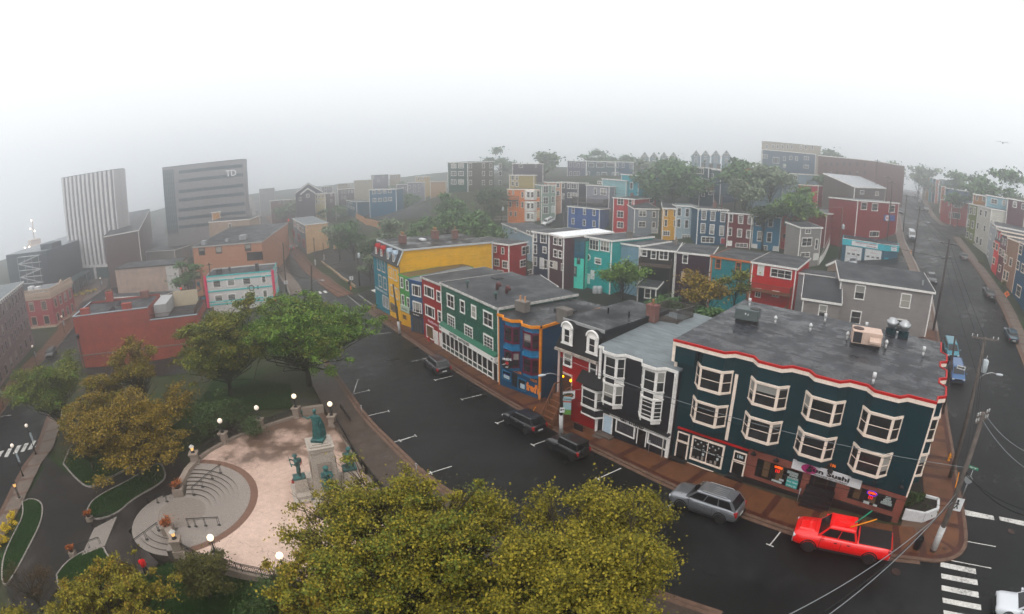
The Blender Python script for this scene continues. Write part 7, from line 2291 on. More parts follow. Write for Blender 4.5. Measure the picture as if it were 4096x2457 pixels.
for x in(-1,1):
 for y in(-.8,.8):
  wheel('wheel',.42,.25,ex,MT((x,y,.42))@(MR(pi,4,'Z')if y>0 else Matrix.Identity(4)))
# ------------------------------------------------------------------ trees and shrubs
LEAFM={}
def leafmat(name,cols):
 if name in LEAFM:return LEAFM[name]
 m,nt,b=node_mat('leaves '+name)
 ge=N(nt,'ShaderNodeNewGeometry')
 tc=N(nt,'ShaderNodeTexCoord')
 n=noise(nt,.45,3,tc.outputs['Object'])
 f=mathn(nt,'ADD',mathn(nt,'MULTIPLY',ge.outputs['Random Per Island'],.55),mathn(nt,'MULTIPLY',n,.5))
 c=ramp(nt,f,[(.2,cols[0]),(.5,cols[1]),(.8,cols[2])])
 nt.links.new(c,b.inputs['Base Color'])
 b.inputs['Roughness'].default_value=.7
 b.inputs['Specular IOR Level'].default_value=.12
 LEAFM[name]=m
 return m
GREEN=leafmat('spring green',[(.032,.080,.013),(.087,.167,.020),(.174,.268,.035)])
OLIVE=leafmat('olive',[(.041,.064,.012),(.102,.123,.016),(.203,.203,.029)])
OCHRE=leafmat('ochre',[(.065,.049,.007),(.167,.113,.013),(.290,.189,.022)])
YGRN=leafmat('yellow green',[(.058,.061,.009),(.152,.133,.014),(.304,.239,.025)])
DKGR=leafmat('dark green',[(.014,.032,.010),(.032,.061,.017),(.065,.102,.029)])
MIDG=leafmat('mid green',[(.029,.072,.026),(.065,.138,.043),(.131,.217,.072)])
GREYG=leafmat('grey green',[(.072,.109,.058),(.145,.189,.109),(.246,.290,.174)])
RUST=leafmat('rust',[(.12,.03,.008),(.28,.07,.015),(.42,.13,.03)])
YEL_=leafmat('yellow bloom',[(.30,.20,.01),(.55,.38,.015),(.75,.55,.04)])
BROWN=leafmat('brown bud',[(.04,.025,.012),(.07,.042,.018),(.11,.065,.03)])
BARK=flat('bark',(.035,.027,.022),.9,var=.4,scale=6)
def leaves_mesh(name,centres,radii,counts,size,mat,parent,rng,flatn=.6,ups=.55):
 C,Rr=[],[]
 P_=[]
 for c,r_,n in zip(centres,radii,counts):
  g=rng.normal(size=(n,3))*.40
  t=rng.random()*6.28
  u=np.array([cos(t),sin(t),.35*rng.normal()])
  g+=np.outer(g@u,u)*(.1+.8*rng.random())
  k=rng.random(n)<.12
  g[k]*=1.8
  P_.append(g*np.array([r_,r_,r_*flatn])+np.array(c))
 Pt=np.concatenate(P_)
 n=len(Pt)
 nr=rng.normal(size=(n,3));nr[:,2]=np.abs(nr[:,2])+ups
 nr/=np.linalg.norm(nr,axis=1,keepdims=True)
 t=np.cross(nr,rng.normal(size=(n,3)));t/=np.linalg.norm(t,axis=1,keepdims=True)+1e-9
 b=np.cross(nr,t)
 s=size*(.65+.7*rng.random(n))[:,None]
 v=np.stack([Pt-t*s*.5,Pt+b*s*.42-nr*s*.10,Pt+t*s*.6,Pt-b*s*.42-nr*s*.10],1).reshape(-1,3)
 me=bpy.data.meshes.new(name)
 me.vertices.add(4*n)
 me.vertices.foreach_set('co',v.astype(np.float32).ravel())
 me.loops.add(4*n)
 me.loops.foreach_set('vertex_index',np.arange(4*n,dtype=np.int32))
 me.polygons.add(n)
 me.polygons.foreach_set('loop_start',np.arange(0,4*n,4,dtype=np.int32))
 me.polygons.foreach_set('loop_total',np.full(n,4,dtype=np.int32))
 me.materials.append(mat)
 me.update()
 me.validate()
 o=bpy.data.objects.new(name,me)
 COL.objects.link(o)
 o.parent=parent
 return o
def tree(name,label,base,h,r,mat,nleaf,size,seed,clumps=40,lo=.3,flatn=.6,trunk=.22,lean=(0,0),group=None,cat='tree',sparse=1.0,crx=1.0,shape='round',extra=None,zg=None,cl=.23,pw=.4):
 rng=np.random.default_rng(seed)
 zb=zf(base.x,base.y)-.2 if zg is None else zg
 root=empty(name,(base.x,base.y,zb),0,label,cat,group)
 ch=h*(1-lo)
 cz=h*lo+ch*.5
 cs,rs=[],[]
 ph=rng.random(6)*6.28
 nb=max(6,clumps//6)
 bs=[]
 for i in range(nb):
  for _ in range(30):
   d=rng.normal(size=3);d/=np.linalg.norm(d)
   x,y,z=d*rng.random()**pw
   if z<-.55 or rng.random()>.9-.45*max(0,-z):continue
   break
  az=atan2(y,x)
  k=.9+.2*sin(2*az+ph[0])+.16*sin(3*az+ph[1]+2*z)+.12*sin(5*az+ph[2])
  bs.append((x*r*crx*.86*k+lean[0]*(z+1),y*r*.86*k+lean[1]*(z+1),cz+z*ch*.5*(.8+.2*sin(3*az+ph[3]))))
 for i in range(clumps):
  b=bs[i%nb]
  o_=rng.normal(size=3)*r*(.13 if clumps>40 else.16)*(i>=nb)
  cs.append((b[0]+o_[0],b[1]+o_[1],b[2]+o_[2]*.55));rs.append(r*cl*(.6+.8*rng.random())*(1.25 if clumps<25 else 1))
 t=MB()
 fork=h*lo*.85
 t.tube([(0,0,-.3),(lean[0]*.1,lean[1]*.1,fork*.5),(lean[0]*.3,lean[1]*.3,fork),(lean[0],lean[1],cz),(lean[0]*1.2,lean[1]*1.2,cz+ch*.3)],[trunk*1.25,trunk,trunk*.85,trunk*.4,trunk*.12],8)
 for c in cs:
  s0=rng.random()
  z0=fork*(.75+.25*s0)+(cz-fork)*s0*.7
  st=Vector((lean[0]*.4*s0,lean[1]*.4*s0,z0))
  en=Vector(c)
  mid=st.lerp(en,.5)+Vector((rng.normal()*.15*r,rng.normal()*.15*r,-.05*r))
  w=trunk*.32
  t.tube([st,mid,en],[w,w*.55,w*.15],5,cap=False)
  for k in range(4):
   dd=Vector(rng.normal(size=3))*r*.07
   dd.z=abs(dd.z)*.6
   t.tube([mid.lerp(en,.6),en+dd],[w*.3,w*.08],4,cap=False)
 t.build('trunk',BARK,root)
 tot=sum(q**2 for q in rs)
 cnt=[max(6,int(nleaf*sparse*q**2/tot))for q in rs]
 leaves_mesh('crown',cs,rs,cnt,size,mat,root,rng,flatn)
 if extra:
  m2,frac=extra
  sel=[i for i in range(clumps)if rng.random()<frac]
  if sel:
   leaves_mesh('crown_patch',[cs[i]for i in sel],[rs[i]*1.03 for i in sel],[cnt[i]for i in sel],size,m2,root,rng,flatn)
 return root
def V2(p,z):
 q=at(p,z)
 return Vector((q.x,q.y))
PG='trees in the memorial park'
def ptree(label,c,zc,r,h,mat,n,size,seed,group=PG,name='maple_tree',**kw):
 b=V2(c,zc)
 return tree(name,label,b,h,r,mat,n,size,seed,group=group,**kw)
ptree('big bright green maple standing behind the bronze statue',(1220,1405),.9,9.6,12.5,GREEN,60000,.23,1,clumps=340,cl=.09,flatn=.55,pw=.32,lo=.25,trunk=.35,extra=(OLIVE,.3))
ptree('olive maple just left of the big bright green one',(900,1440),0,8.0,13,OLIVE,42000,.23,2,clumps=260,cl=.095,flatn=.55,pw=.32,lo=.22,trunk=.3,extra=(YGRN,.35))
ptree('yellow green tree at the far left above the crosswalk',(215,1600),-2.6,7.2,11,OLIVE,30000,.22,3,clumps=170,cl=.13,flatn=.5,lo=.28,extra=(GREEN,.35))
ptree('upright thin ochre tree in front of the brick wall',(560,1530),-1.5,4.4,11,OCHRE,16000,.22,4,clumps=110,cl=.13,lo=.3,extra=(YGRN,.5),trunk=.18)
ptree('broad rusty ochre tree spreading over the park lawns',(540,1760),-2.2,8.6,8.6,OCHRE,44000,.19,5,clumps=300,lo=.22,flatn=.5,cl=.085,pw=.32,trunk=.22)
ptree('golden maple filling the gap between the rusty and the far left trees',(400,1640),-2.6,5.4,9,OCHRE,24000,.2,14,clumps=150,lo=.22,flatn=.5,cl=.095,pw=.32,trunk=.2,extra=(YGRN,.5))
ptree('dark green bushy tree behind the plaza railing',(880,1680),-2.4,4.6,4.6,DKGR,12000,.2,6,clumps=80,cl=.15,lo=.1,trunk=.15)
ptree('twiggy half bare tree at the left between two leafy ones',(330,1740),-2.5,3.6,6.5,BROWN,2600,.12,7,clumps=70,lo=.25,trunk=.14,name='bare_tree')
ptree('huge ochre maple filling the bottom centre of the view',(1680,2270),2.8,7.9,9.8,YGRN,80000,.14,8,clumps=420,lo=.4,flatn=.5,cl=.072,pw=.25,trunk=.3,extra=(OLIVE,.45),crx=1.0)
ptree('second ochre maple right of the bottom centre one',(2330,2420),2.2,6.6,8.4,YGRN,54000,.14,9,clumps=270,lo=.42,flatn=.5,cl=.085,pw=.25,trunk=.28,extra=(YGRN,.5))
ptree('small ochre maple at the lower left of the plaza tree group',(1330,2440),2.6,3.6,8.4,YGRN,18000,.15,19,clumps=140,lo=.4,flatn=.5,cl=.09,pw=.3,trunk=.2,extra=(OCHRE,.4))
ptree('yellow maple in the bottom left corner beside the path',(440,2440),.4,4.9,8.2,YGRN,34000,.145,10,clumps=280,lo=.3,flatn=.5,cl=.075,pw=.3,trunk=.22,extra=(OCHRE,.3))
ptree('low dark bronze green maple beside the round steps',(800,2280),-1.6,2.9,4.8,leafmat('bronze',[(.026,.029,.009),(.061,.061,.014),(.109,.099,.023)]),15000,.16,11,clumps=80,cl=.17,lo=.15,flatn=.5,trunk=.14)
ptree('yellow sprig of tree at the extreme bottom left corner',(10,2420),0,2.2,7.0,YGRN,7000,.18,12,clumps=26,lo=.3,flatn=.45,trunk=.15)
ptree('leafless brown shrubby tree above the bottom left path',(95,2310),-3.6,2.6,4.8,BROWN,2200,.1,13,clumps=60,lo=.1,trunk=.09,name='bare_tree')
for k,(x,y,lab)in enumerate([(1120,2380,'dark shrub under the left end of the big ochre maple'),(1040,2440,'lower dark shrub by the timber planter edge')]):
 ptree(lab,(x,y),-3.4,1.7,2.2,DKGR,3500,.16,30+k,name='shrub',clumps=20,lo=.05,trunk=.06,group='shrubs below the plaza',cat='shrub')
BY='backyard trees'
def gtree(label,foot,h,r,mat,n,size,seed,group=BY,name='tree',**kw):
 b=G2(foot)
 return tree(name,label,b,h,r,mat,n,size,seed,group=group,**kw)
def ctree(label,c,dist,r,h,mat,n,size,seed,group=BY,name='tree',**kw):
 q=atdist(c,dist)
 z0=zf(q.x,q.y)
 hh=max(h,(q.z-z0)+r*.55)
 lo=kw.pop('lo',None)
 if lo is None:lo=max(.12,1-2*max(r*.8,hh*.25)/hh*.85)
 return tree(name,label,Vector((q.x,q.y)),hh,r,mat,n,size,seed,group=group,lo=lo,**kw)
ctree('bright green tree in the backyard before the black balcony house',(2495,1080),83,4.0,9,GREEN,7000,.34,40,clumps=36,trunk=.2)
ctree('ochre brown tree in the backyard before the plum house',(2815,1125),68,4.0,8,OCHRE,7500,.3,41,clumps=44,trunk=.18,sparse=.8)
ctree('thin yellow green tree before the teal house',(2950,1085),70,2.3,8,OLIVE,2600,.3,42,clumps=24,trunk=.12)
ctree('dense green shrub below the ochre backyard tree',(2850,1240),60,2.2,4,MIDG,3000,.28,43,clumps=20,name='shrub',cat='shrub')
ctree('bushy green shrub beside the roof terrace',(2680,1190),66,2.4,4,MIDG,3000,.28,44,clumps=20,name='shrub',cat='shrub')
ctree('dark green shrub between the roof terrace and the corner building',(2740,1240),60,2.0,4,DKGR,2400,.28,45,clumps=16,name='shrub',cat='shrub')
ctree('large rounded grey green tree on the slope above the yellow upper house',(2690,735),158,10.5,16,MIDG,9000,.85,46,clumps=60)
ctree('tall feathery green tree left of the mustard house',(2945,700),150,6.5,17,MIDG,6000,.75,47,clumps=44,sparse=.9)
ctree('tall olive tree in front of the foggy blue apartments',(3085,700),150,6.5,17,GREYG,6000,.75,48,clumps=44)
ctree('silvery green tree above the maroon upper house',(2985,780),138,6.0,12,GREYG,5500,.6,49,clumps=44)
ctree('deep green maple above the coral house',(3170,800),135,7.0,13,GREEN,6500,.65,50,clumps=50,extra=(MIDG,.6))
ctree('dark green tree crown low between the silvery tree and the maple',(3060,840),132,4.5,9,DKGR,3500,.6,51,clumps=30)
SG='trees on the slope above the car park'
for k,(x,y,d_,r_,m_,lb)in enumerate([(1790,800,150,7,MIDG,'large dark tree on the slope left of the orange house'),(1900,830,140,6,MIDG,'rounded tree on the slope right beside the orange house balcony'),(1970,770,165,6,DKGR,'dark tree below the long green flats'),(1720,880,145,5,MIDG,'tree below the upper car park edge'),(1560,900,150,5,GREYG,'pale tree left of the chimneys of the yellow building'),(1640,930,132,4.5,MIDG,'bushy tree behind the yellow building roof'),(1410,910,155,5.5,MIDG,'leafy tree behind the lower car park'),(1350,890,160,5,GREYG,'light green tree right of the cream corner shop'),(1480,970,138,4,DKGR,'dark ivy clad bush beside the lower car park'),(1870,900,125,5,MIDG,'tree above the pale blue low building'),(1960,890,128,4,MIDG,'small tree beside the white fence'),(1770,950,118,3.5,DKGR,'dark shrubby tree behind the red house')]):
 ctree(lb,(x,y),d_,r_,6,m_,int(420*r_*r_/4+1500),.62,60+k,SG,clumps=34,lo=.12)
gtree('slim young tree beside the teal end of the yellow building',('b',1375,1275),8.5,2.6,GREYG,2600,.32,80,clumps=26,lo=.12,trunk=.1)
HG='hazy trees along the far streets'
for k,(x,y,d_,r_,lb)in enumerate([(2180,650,215,7,'hazy tree right of the purple house'),(2390,645,255,9,'hazy broad tree behind the hilltop terrace'),(2500,650,262,8,'hazy tree left of the first gabled houses'),(2560,690,230,5,'hazy tree at the blue end of the hilltop terrace'),(3320,610,262,8,'hazy tree behind the brick warehouse'),(3590,690,235,10,'hazy pale tree at the top of the side street'),(3680,670,265,10,'hazy tree closing the view up the side street'),(3915,735,190,9,'dim green tree behind the row on the right'),(4010,715,175,10,'big dim tree at the upper right edge'),(4085,760,165,7,'dim tree at the extreme right edge'),(3850,700,235,8,'hazy tree left of the dim green tree'),(3300,730,180,4,'dim conifer before the brick warehouse'),(1200,820,250,7,'hazy trees along the far crossing, left clump'),(1300,830,235,7,'hazy trees along the far crossing, right clump'),(1130,840,255,6,'hazy tree behind the traffic lights'),(1600,720,265,8,'hazy dark tree above the bay window terraces'),(1620,790,235,5,'hazy tree beside the bay window terraces'),(2000,640,260,8,'hazy tree above the long green flats')]):
 ctree(lb,(x,y),d_,r_,8,MIDG if k%3 else GREYG,2200,1.0,100+k,HG,clumps=28,lo=.1)
ctree('green tree squeezed between the terracotta building and the grey store',(740,1040),142,4.5,7,MIDG,2600,.6,130,clumps=26,lo=.1)
FB='yellow flowering bushes by the lower pavement'
for k,(p,r_)in enumerate(((('m',135,1145),.75),(('m',70,1245),.85),(('m',35,1355),.75))):
 b=G2(p)
 tree('flower_bush',('rounded yellow flowering bush, %s of three along the curved kerb'%('farthest','middle','nearest')[k]),b,r_*1.7,r_,YEL_,1500,.13,140+k,clumps=18,lo=.02,trunk=.04,group=FB,cat='bush')
rw=random.Random(3)
for k in range(14):
 p=('a',660+18*k,1400-5*k+rw.uniform(-14,14))
 b=G2(p)
 tree('flower_bush','small yellow green bush in the foggy flower bed by the theatre square',b,1.1,.9,YEL_ if k%2 else OLIVE,160,.3,160+k,clumps=8,lo=.02,trunk=.05,group='bushes in the flower bed by the theatre square',cat='bush')
tree('shrub','dark hedge filling the white planter at the corner',G2(('s',1400,480)),1.3,1.5,DKGR,2600,.15,190,clumps=22,lo=.02,trunk=.05,cat='shrub')
tree('shrub','green shrub growing in the alley beside the blue record shop',G2(('h',905,1200)),3.4,1.1,GREEN,1500,.2,191,clumps=16,lo=.3,trunk=.05,cat='shrub')
for k,(p,s_)in enumerate([(('e',1960,900),.9),(('e',2020,1080),.9),(('e',2220,1290),1.0),(('e',1845,850),1.1)]):
 tree('shrub',['weedy shrub before the off white house','weedy verge shrub before the pale grey block','weedy shrub before the tan house','weedy shrub on the olive house corner'][k],G2(p),1.2,s_,OLIVE,500,.2,195+k,clumps=10,lo=.02,trunk=.04,cat='shrub',group='weedy shrubs on the side street')
rng=np.random.default_rng(5)
V_=[]
lawns=[o for o in COL.objects if o.name.startswith('lawn')]
for o in lawns:
 me=o.data
 for pgn in me.polygons:
  c=pgn.center
  if c.y>62 or c.x>5:continue
  n=rng.poisson(pgn.area*55)
  vs=[me.vertices[i].co for i in pgn.vertices[:3]]
  for _ in range(n):
   a,b_=rng.random(2)
   if a+b_>1:a,b_=1-a,1-b_
   q=vs[0]+(vs[1]-vs[0])*a+(vs[2]-vs[0])*b_
   t_=rng.uniform(0,6.28);w_=.035;hgt=rng.uniform(.06,.16)
   dx,dy=cos(t_)*w_,sin(t_)*w_
   V_.append(((q.x-dx,q.y-dy,q.z),(q.x+dx,q.y+dy,q.z),(q.x+rng.normal()*.06,q.y+rng.normal()*.06,q.z+hgt)))
if V_:
 o=MB().add([v for t_ in V_ for v in t_],[(3*i,3*i+1,3*i+2)for i in range(len(V_))]).build('grass',leafmat('turf',[(.008,.026,.005),(.018,.05,.009),(.04,.085,.014)]))
 tag(o,kind='stuff')
# ------------------------------------------------------------------ street furniture, monument, wires
POLEW=flat('weathered pole timber',(.055,.042,.036),.85,var=.4,scale=2)
POLEG=flat('grey pole timber',(.12,.10,.088),.85,var=.4,scale=2)
WRAP=flat('white poster wrap',(.5,.49,.48),.7,var=.3,scale=5)
CERAM=flat('insulator ceramic',(.45,.45,.44),.3)
PG_='utility poles'
def pole(label,base,top,r=.15,arms=(),mat=None,wrap=False,tank=None,lamp=None,group=PG_,dist=None,zmax=15.5):
 if dist:b=atdist(base,dist);b.z=zf(b.x,b.y)
 else:b=P(base)
 d=ray(top)
 bl=hypot(b.x,b.y)
 t=atdist(top,bl)
 t.z=min(t.z,b.z+zmax)
 o=empty('utility_pole',(b.x,b.y,b.z),0,label,'utility pole',group)
 m=mat or POLEW
 v=Vector((t.x-b.x,t.y-b.y,t.z-b.z))
 MB().tube([(0,0,-.4),tuple(v*.5),tuple(v)],[r*1.15,r,r*.8],10).build('shaft',m,o)
 for(f,L_,ang)in arms:
  c=v*f
  u=Vector((cos(ang),sin(ang),0))
  a=MB().beam(c-u*L_/2+Vector((0,0,0)),c+u*L_/2,.1,.12).build('crossarm',m,o)
  for k in(-.48,-.3,.3,.48):
   MB().lathe([(.03,.05),(.06,.12),(.04,.18),(.06,.24),(.03,.28)],8,tuple(c+u*L_*k)).build('insulator',CERAM,a)
 if wrap:
  MB().tube([tuple(v*(.35/v.length)),tuple(v*(2.3/v.length))],r*1.35,10).build('poster_wrap',WRAP,o)
 if tank is not None:
  c=v*tank
  MB().lathe([(.26,-.55),(.3,-.5),(.3,.4),(.22,.5),(.05,.55)],14,(c.x+.38,c.y-.25,c.z)).build('transformer',flat('pale grey tank',(.42,.46,.48),.45),o)
  MB().tube([(c.x+.38,c.y-.25,c.z+.5),(c.x+.45,c.y-.25,c.z+.85)],.03,6).build('bushing',CERAM,o)
 if lamp is not None:
  f,q,L_=lamp
  c=v*f
  u=Vector((cos(q),sin(q),0))
  MB().tube([tuple(c),tuple(c+u*L_*.35+Vector((0,0,.55))),tuple(c+u*L_*.7+Vector((0,0,.75))),tuple(c+u*L_+Vector((0,0,.7)))],.035,6).build('lamp_arm',STEEL,o)
  e=c+u*(L_+.3)+Vector((0,0,.66))
  M=MT(e)@MR(q,4,'Z')
  MB().grid([[(x,.16*s_*cos(a),.11*s_*sin(a))for a in linspace(0,2*pi,9)[:-1]]for x,s_ in((-.35,.35),(-.2,.9),(.1,1.0),(.3,.75),(.38,.2))],True,True).build('lamp_head',flat('lamp head grey',(.45,.48,.5),.4),o,M)
 return b,v+b
def dang(a,b):
 return atan2(b.y-a.y,b.x-a.x)
pA,tA=pole('leaning grey corner pole with a white poster wrap at its foot',('l',1550,1325),('j',2040,1300),.19,[(.985,1.6,.2),(.95,1.6,.2)],POLEG,True,zmax=16)
pB,tB=pole('tall pole with transformer and cobra street lamp on the side street pavement',('l',1718,625),('j',2055,590),.18,[(.99,2.6,-.5)],POLEG,tank=.82,lamp=(.72,-.45,1.8))
pC,tC=pole('thin dark pole standing between the corner building and the blue minivan',('j',1655,1320),('j',1770,570),.13)
pD,tD=pole('pole with two crossarms beside the large grey clapboard house',('j',1560,530),('e',1715,845),.17,[(.95,2.8,-.6),(.80,2.6,.3)],POLEW)
pE,tE=pole('brown pole with a long lamp arm on the pavement by the turquoise garage',('e',1370,1010),('e',1437,535),.17,[(.93,1.8,-.3)],POLEW,lamp=(.66,-.6,2.2))
pF,tF=pole('dark pole on the pavement before the white roofed van',('e',1275,780),('e',1312,425),.16,[(.97,2.2,-.4)])
pG,tG=pole('slim pole in front of the cherry pink house',('e',563,556),('e',577,240),.14)
pH,tH=pole('brown pole with a grey transformer at the lawn left of the turquoise garage',('e',668,1045),('e',704,540),.17,tank=.64,mat=flat('red brown pole timber',(.10,.045,.03),.85,var=.4))
pI,tI=pole('pole with a crossarm at the far end of the brick warehouse',('e',1025,240),('e',1035,90),.16,[(.97,2.4,0)],dist=185)
pJ,tJ=pole('distant pole, left of the pair at the top of the side street',('e',1120,390),('e',1140,150),.16,[(.97,2.4,0)],dist=150)
pK,tK=pole('distant pole, right of the pair at the top of the side street',('e',1165,435),('e',1182,195),.16,[(.97,2.4,0)],dist=142)
pL,tL=pole('pole beside the crimson cross street house',('e',1785,720),('e',1828,405),.14)
pM,tM=pole('dark pole at the left kerb before the crossing with a pedestrian sign',('b',582,1345),('b',547,878),.15)
pN,tN=pole('dark pole rising out of the big green park tree',('g',590,600),('g',578,150),.15,lamp=(.62,.1,2.0))
pO,tO=pole('dark pole beside the terracotta building',('b',415,1055),('b',390,712),.15,[(.99,1.8,0)],lamp=(.68,.2,1.8))
pP,tP=pole('hazy pole, third from the crossing on the left kerb',('b',352,915),('b',340,632),.15,[(.99,1.8,0)])
pQ,tQ=pole('hazy pole, fourth from the crossing on the left kerb',('b',308,815),('b',300,580),.15,[(.99,1.8,0)])
pR,tR=pole('hazy pole, farthest on the left kerb',('b',250,745),('b',248,555),.15,[(.99,1.8,0)])
pS,tS=pole('white wrapped pole on the brown pavement by the lower car park',('b',856,1112),('b',838,830),.14,(),None,True)
pT,tT=pole('pole with twin transformers at the edge of the lower car park',('b',1275,1290),('b',1247,912),.16,tank=.78)
pU,tU=pole('slim white footed pole inside the lower car park',('b',941,1062),('b',926,880),.12,(),None,True)
pV,tV=pole('dark pole at the left side of the white art deco building',('f',2035,405),('a',1974,1070),.15,[(.97,1.2,.4)])
pW,tW=pole('old pole behind the red brick building roof',('f',1530,200),('a',1500,1170),.15,[(.9,1.6,.5)])
pX,tX=pole('white footed pole on the brown pavement by the light green shop',('g',1420,808),('g',1352,325),.15,(),None,True)
pY,tY=pole('dark pole with a street lamp and white poster wrap before the mansard house',('o',1522,700),('h',1052,900),.15,(),flat('black pole timber',(.018,.015,.013),.85),True,lamp=(.74,pi+.35,1.6))
pZ,tZ=pole('weathered backyard pole in front of the red house',('h',728,205),('c',722,1170),.14,lamp=(.97,pi,.8))
p1,t1=pole('backyard pole in front of the turquoise house',('h',1385,260),('c',1402,1242),.13)
p2,t2=pole('orange brown pole before the dark teal upper house',('d',662,1115),('d',680,668),.15,mat=flat('red brown pole timber',(.10,.045,.03),.85,var=.4))
p3,t3=pole('slim pole at the left corner of the bright red upper house',('c',1526,990),('c',1536,640),.13)
p4,t4=pole('pole on the lane between the sage house and the royal blue house',('c',1073,955),('c',1077,672),.13)
p5,t5=pole('pole with a small transformer before the orange house',('c',490,1025),('c',487,735),.13,tank=.8)
p6,t6=pole('slim pole in front of the charcoal house',('c',1139,742),('c',1143,512),.12)
p7,t7=pole('thin lamp pole in the backyard ochre tree',('i',822,210),('d',596,1380),.1,lamp=(.98,pi,.6))
WIREM=flat('black cable',(.012,.012,.013),.6)
WIREG=flat('bare metal cable',(.20,.22,.23),.45)
def wire(label,pts,sag=.6,r=.022,mat=None,group='overhead wires'):
 rows=[]
 for a,b in zip(pts[:-1],pts[1:]):
  a=Vector(a);b=Vector(b)
  n=14
  for k in range(n+(1 if b is Vector(pts[-1])else 0)):
   t=k/n
   q=a.lerp(b,t);q.z-=sag*4*t*(1-t)
   rows.append(q)
 rows.append(Vector(pts[-1]))
 o=MB().tube(rows,r,5).build('overhead_wire',mat or WIREM)
 return tag(o,label,'cable',group)
def up(p,t,f):
 return p.lerp(t,f)
offB=at(('s',-120,1640),9.0);offC=at(('s',240,1640),9.5);offD=at(('s',420,1600),8.6);offE=at(('l',2600,620),10.5);offF=at(('l',2600,430),11.0);offG=at(('l',2600,960),7.0)
wire('thin pale wire crossing the dark teal facade from the lamp pole to the corner pole',[tY,up(pA,tA,.64)],.9,.02,WIREG)
wire('second wire over the dark teal facade just under the pale one',[up(pY,tY,.97),up(pA,tA,.62)],1.1,.016)
wire('string of festoon bulbs hung along the shop fronts',[up(pY,tY,.58),up(pA,tA,.36)],1.2,.018)
for k,(e,f_,l_)in enumerate([(offB,.40,'leftmost thick wire over the red pickup'),(offC,.42,'second wire from the left over the red pickup'),(offD,.46,'right hand wire passing the tail of the red pickup')]):
 wire(l_+' running out of the view',[up(pA,tA,f_),e],.5,.026,WIREG if k!=1 else WIREM)
wire('upper wire from the corner pole leaving past the right edge',[tA,offF],.5,.022,WIREG)
wire('middle wire from the corner pole leaving past the right edge',[up(pA,tA,.96),offE],.5,.022,WIREG)
wire('lower wire from the corner pole leaving past the right edge',[up(pA,tA,.62),offE+Vector((0,0,-2.4))],.5,.03)
wire('lowest black wire from the corner pole leaving past the right edge',[up(pA,tA,.60),offG],.5,.03)
for f_,l_ in((.99,'top'),(.9,'middle'),(.74,'lower')):
 wire(l_+' wire from the corner pole to the transformer pole',[up(pA,tA,f_*.8),up(pB,tB,f_)],.3,.025)
 wire(l_+' wire from the transformer pole to the crossarm pole',[up(pB,tB,f_),up(pD,tD,f_)],.5,.025)
 wire(l_+' wire from the crossarm pole to the garage pavement pole',[up(pD,tD,f_),up(pE,tE,f_)],.6,.028)
 wire(l_+' wire from the garage pavement pole to the white van pole',[up(pE,tE,f_),up(pF,tF,f_)],.6,.03)
wire('wire from the van pole to the far left street pole',[tF,tJ],.6,.035)
wire('wire across the side street to the crimson house pole',[up(pE,tE,.9),tL],.6,.03)
wire('wire from the brown transformer pole to the crossarm pole',[up(pH,tH,.6),up(pD,tD,.8)],.8,.028)
wire('wire from the brown transformer pole along the upper row to the orange brown pole',[up(pH,tH,.62),up(p2,t2,.55)],1.4,.03)
wire('wire from the orange brown pole to the bright red house pole',[t2,t3],1.0,.032)
wire('second wire from the orange brown pole along the upper fronts',[up(p2,t2,.5),up(p3,t3,.45)],1.0,.03)
wire('wire above the middle trees from the orange brown pole to the garage',[t2,tH],1.0,.03,WIREG)
wire('wire from the red house pole to the lane pole',[t3,t4],.8,.032)
wire('wire from the lane pole to the orange house pole',[up(p4,t4,.9),t5],.8,.03)
wire('wire from the orange house pole to the chimneys of the yellow building',[t5,YM.M@Vector((YM.L,YM.d*.5,YM.H+3.4))],1.0,.03)
wire('wire from the backyard pole to the turquoise house pole',[up(pZ,tZ,.6),up(p1,t1,.7)],.8,.022)
wire('wire from the turquoise house pole into the green backyard tree',[up(p1,t1,.9),up(p1,t1,.9)+Vector((16,-4,-1))],.5,.022)
for a,b,l_ in((tM,tO,'the crossing pole and the terracotta building pole'),(tO,tP,'the terracotta building pole and the third hazy pole'),(tP,tQ,'the third and the fourth hazy poles'),(tQ,tR,'the fourth and the farthest hazy poles')):
 wire('wire between '+l_,[a,b],.5,.035)
 wire('lower wire between '+l_,[a-Vector((0,0,1.6)),b-Vector((0,0,1.6))],.5,.035)
wire('wire slung from the crossing pole to the pole in the big green tree',[tM,tN],.6,.028)
wire('thick looped cable from the art deco building to the car park pole',[up(pV,tV,.62),up(pM,tM,.45),up(pN,tN,.75),up(pS,tS,.5)],.6,.045)
wire('wire from the tree pole over the street to the light green shop',[up(pN,tN,.8),up(pX,tX,.45)],.9,.028)
wire('wire from the tree pole across to the transformer pole by the car park',[tN,up(pT,tT,.7)],.5,.026)
wire('wire from the transformer pole to the teal end of the yellow building',[up(pT,tT,.95),YM.M@Vector((0,.2,YM.H))],.5,.026)
wire('wire from the white footed pole along the pavement shops',[tX,up(pX,tX,.9)+Vector((6,-10,.6))],.3,.022)
wire('wire from the old roof pole to the dark pole beside the art deco building',[up(pW,tW,.9),up(pV,tV,.9)],.5,.03)
wire('lower wire from the old roof pole to the dark pole beside the art deco building',[up(pW,tW,.75),up(pV,tV,.7)],.7,.03)
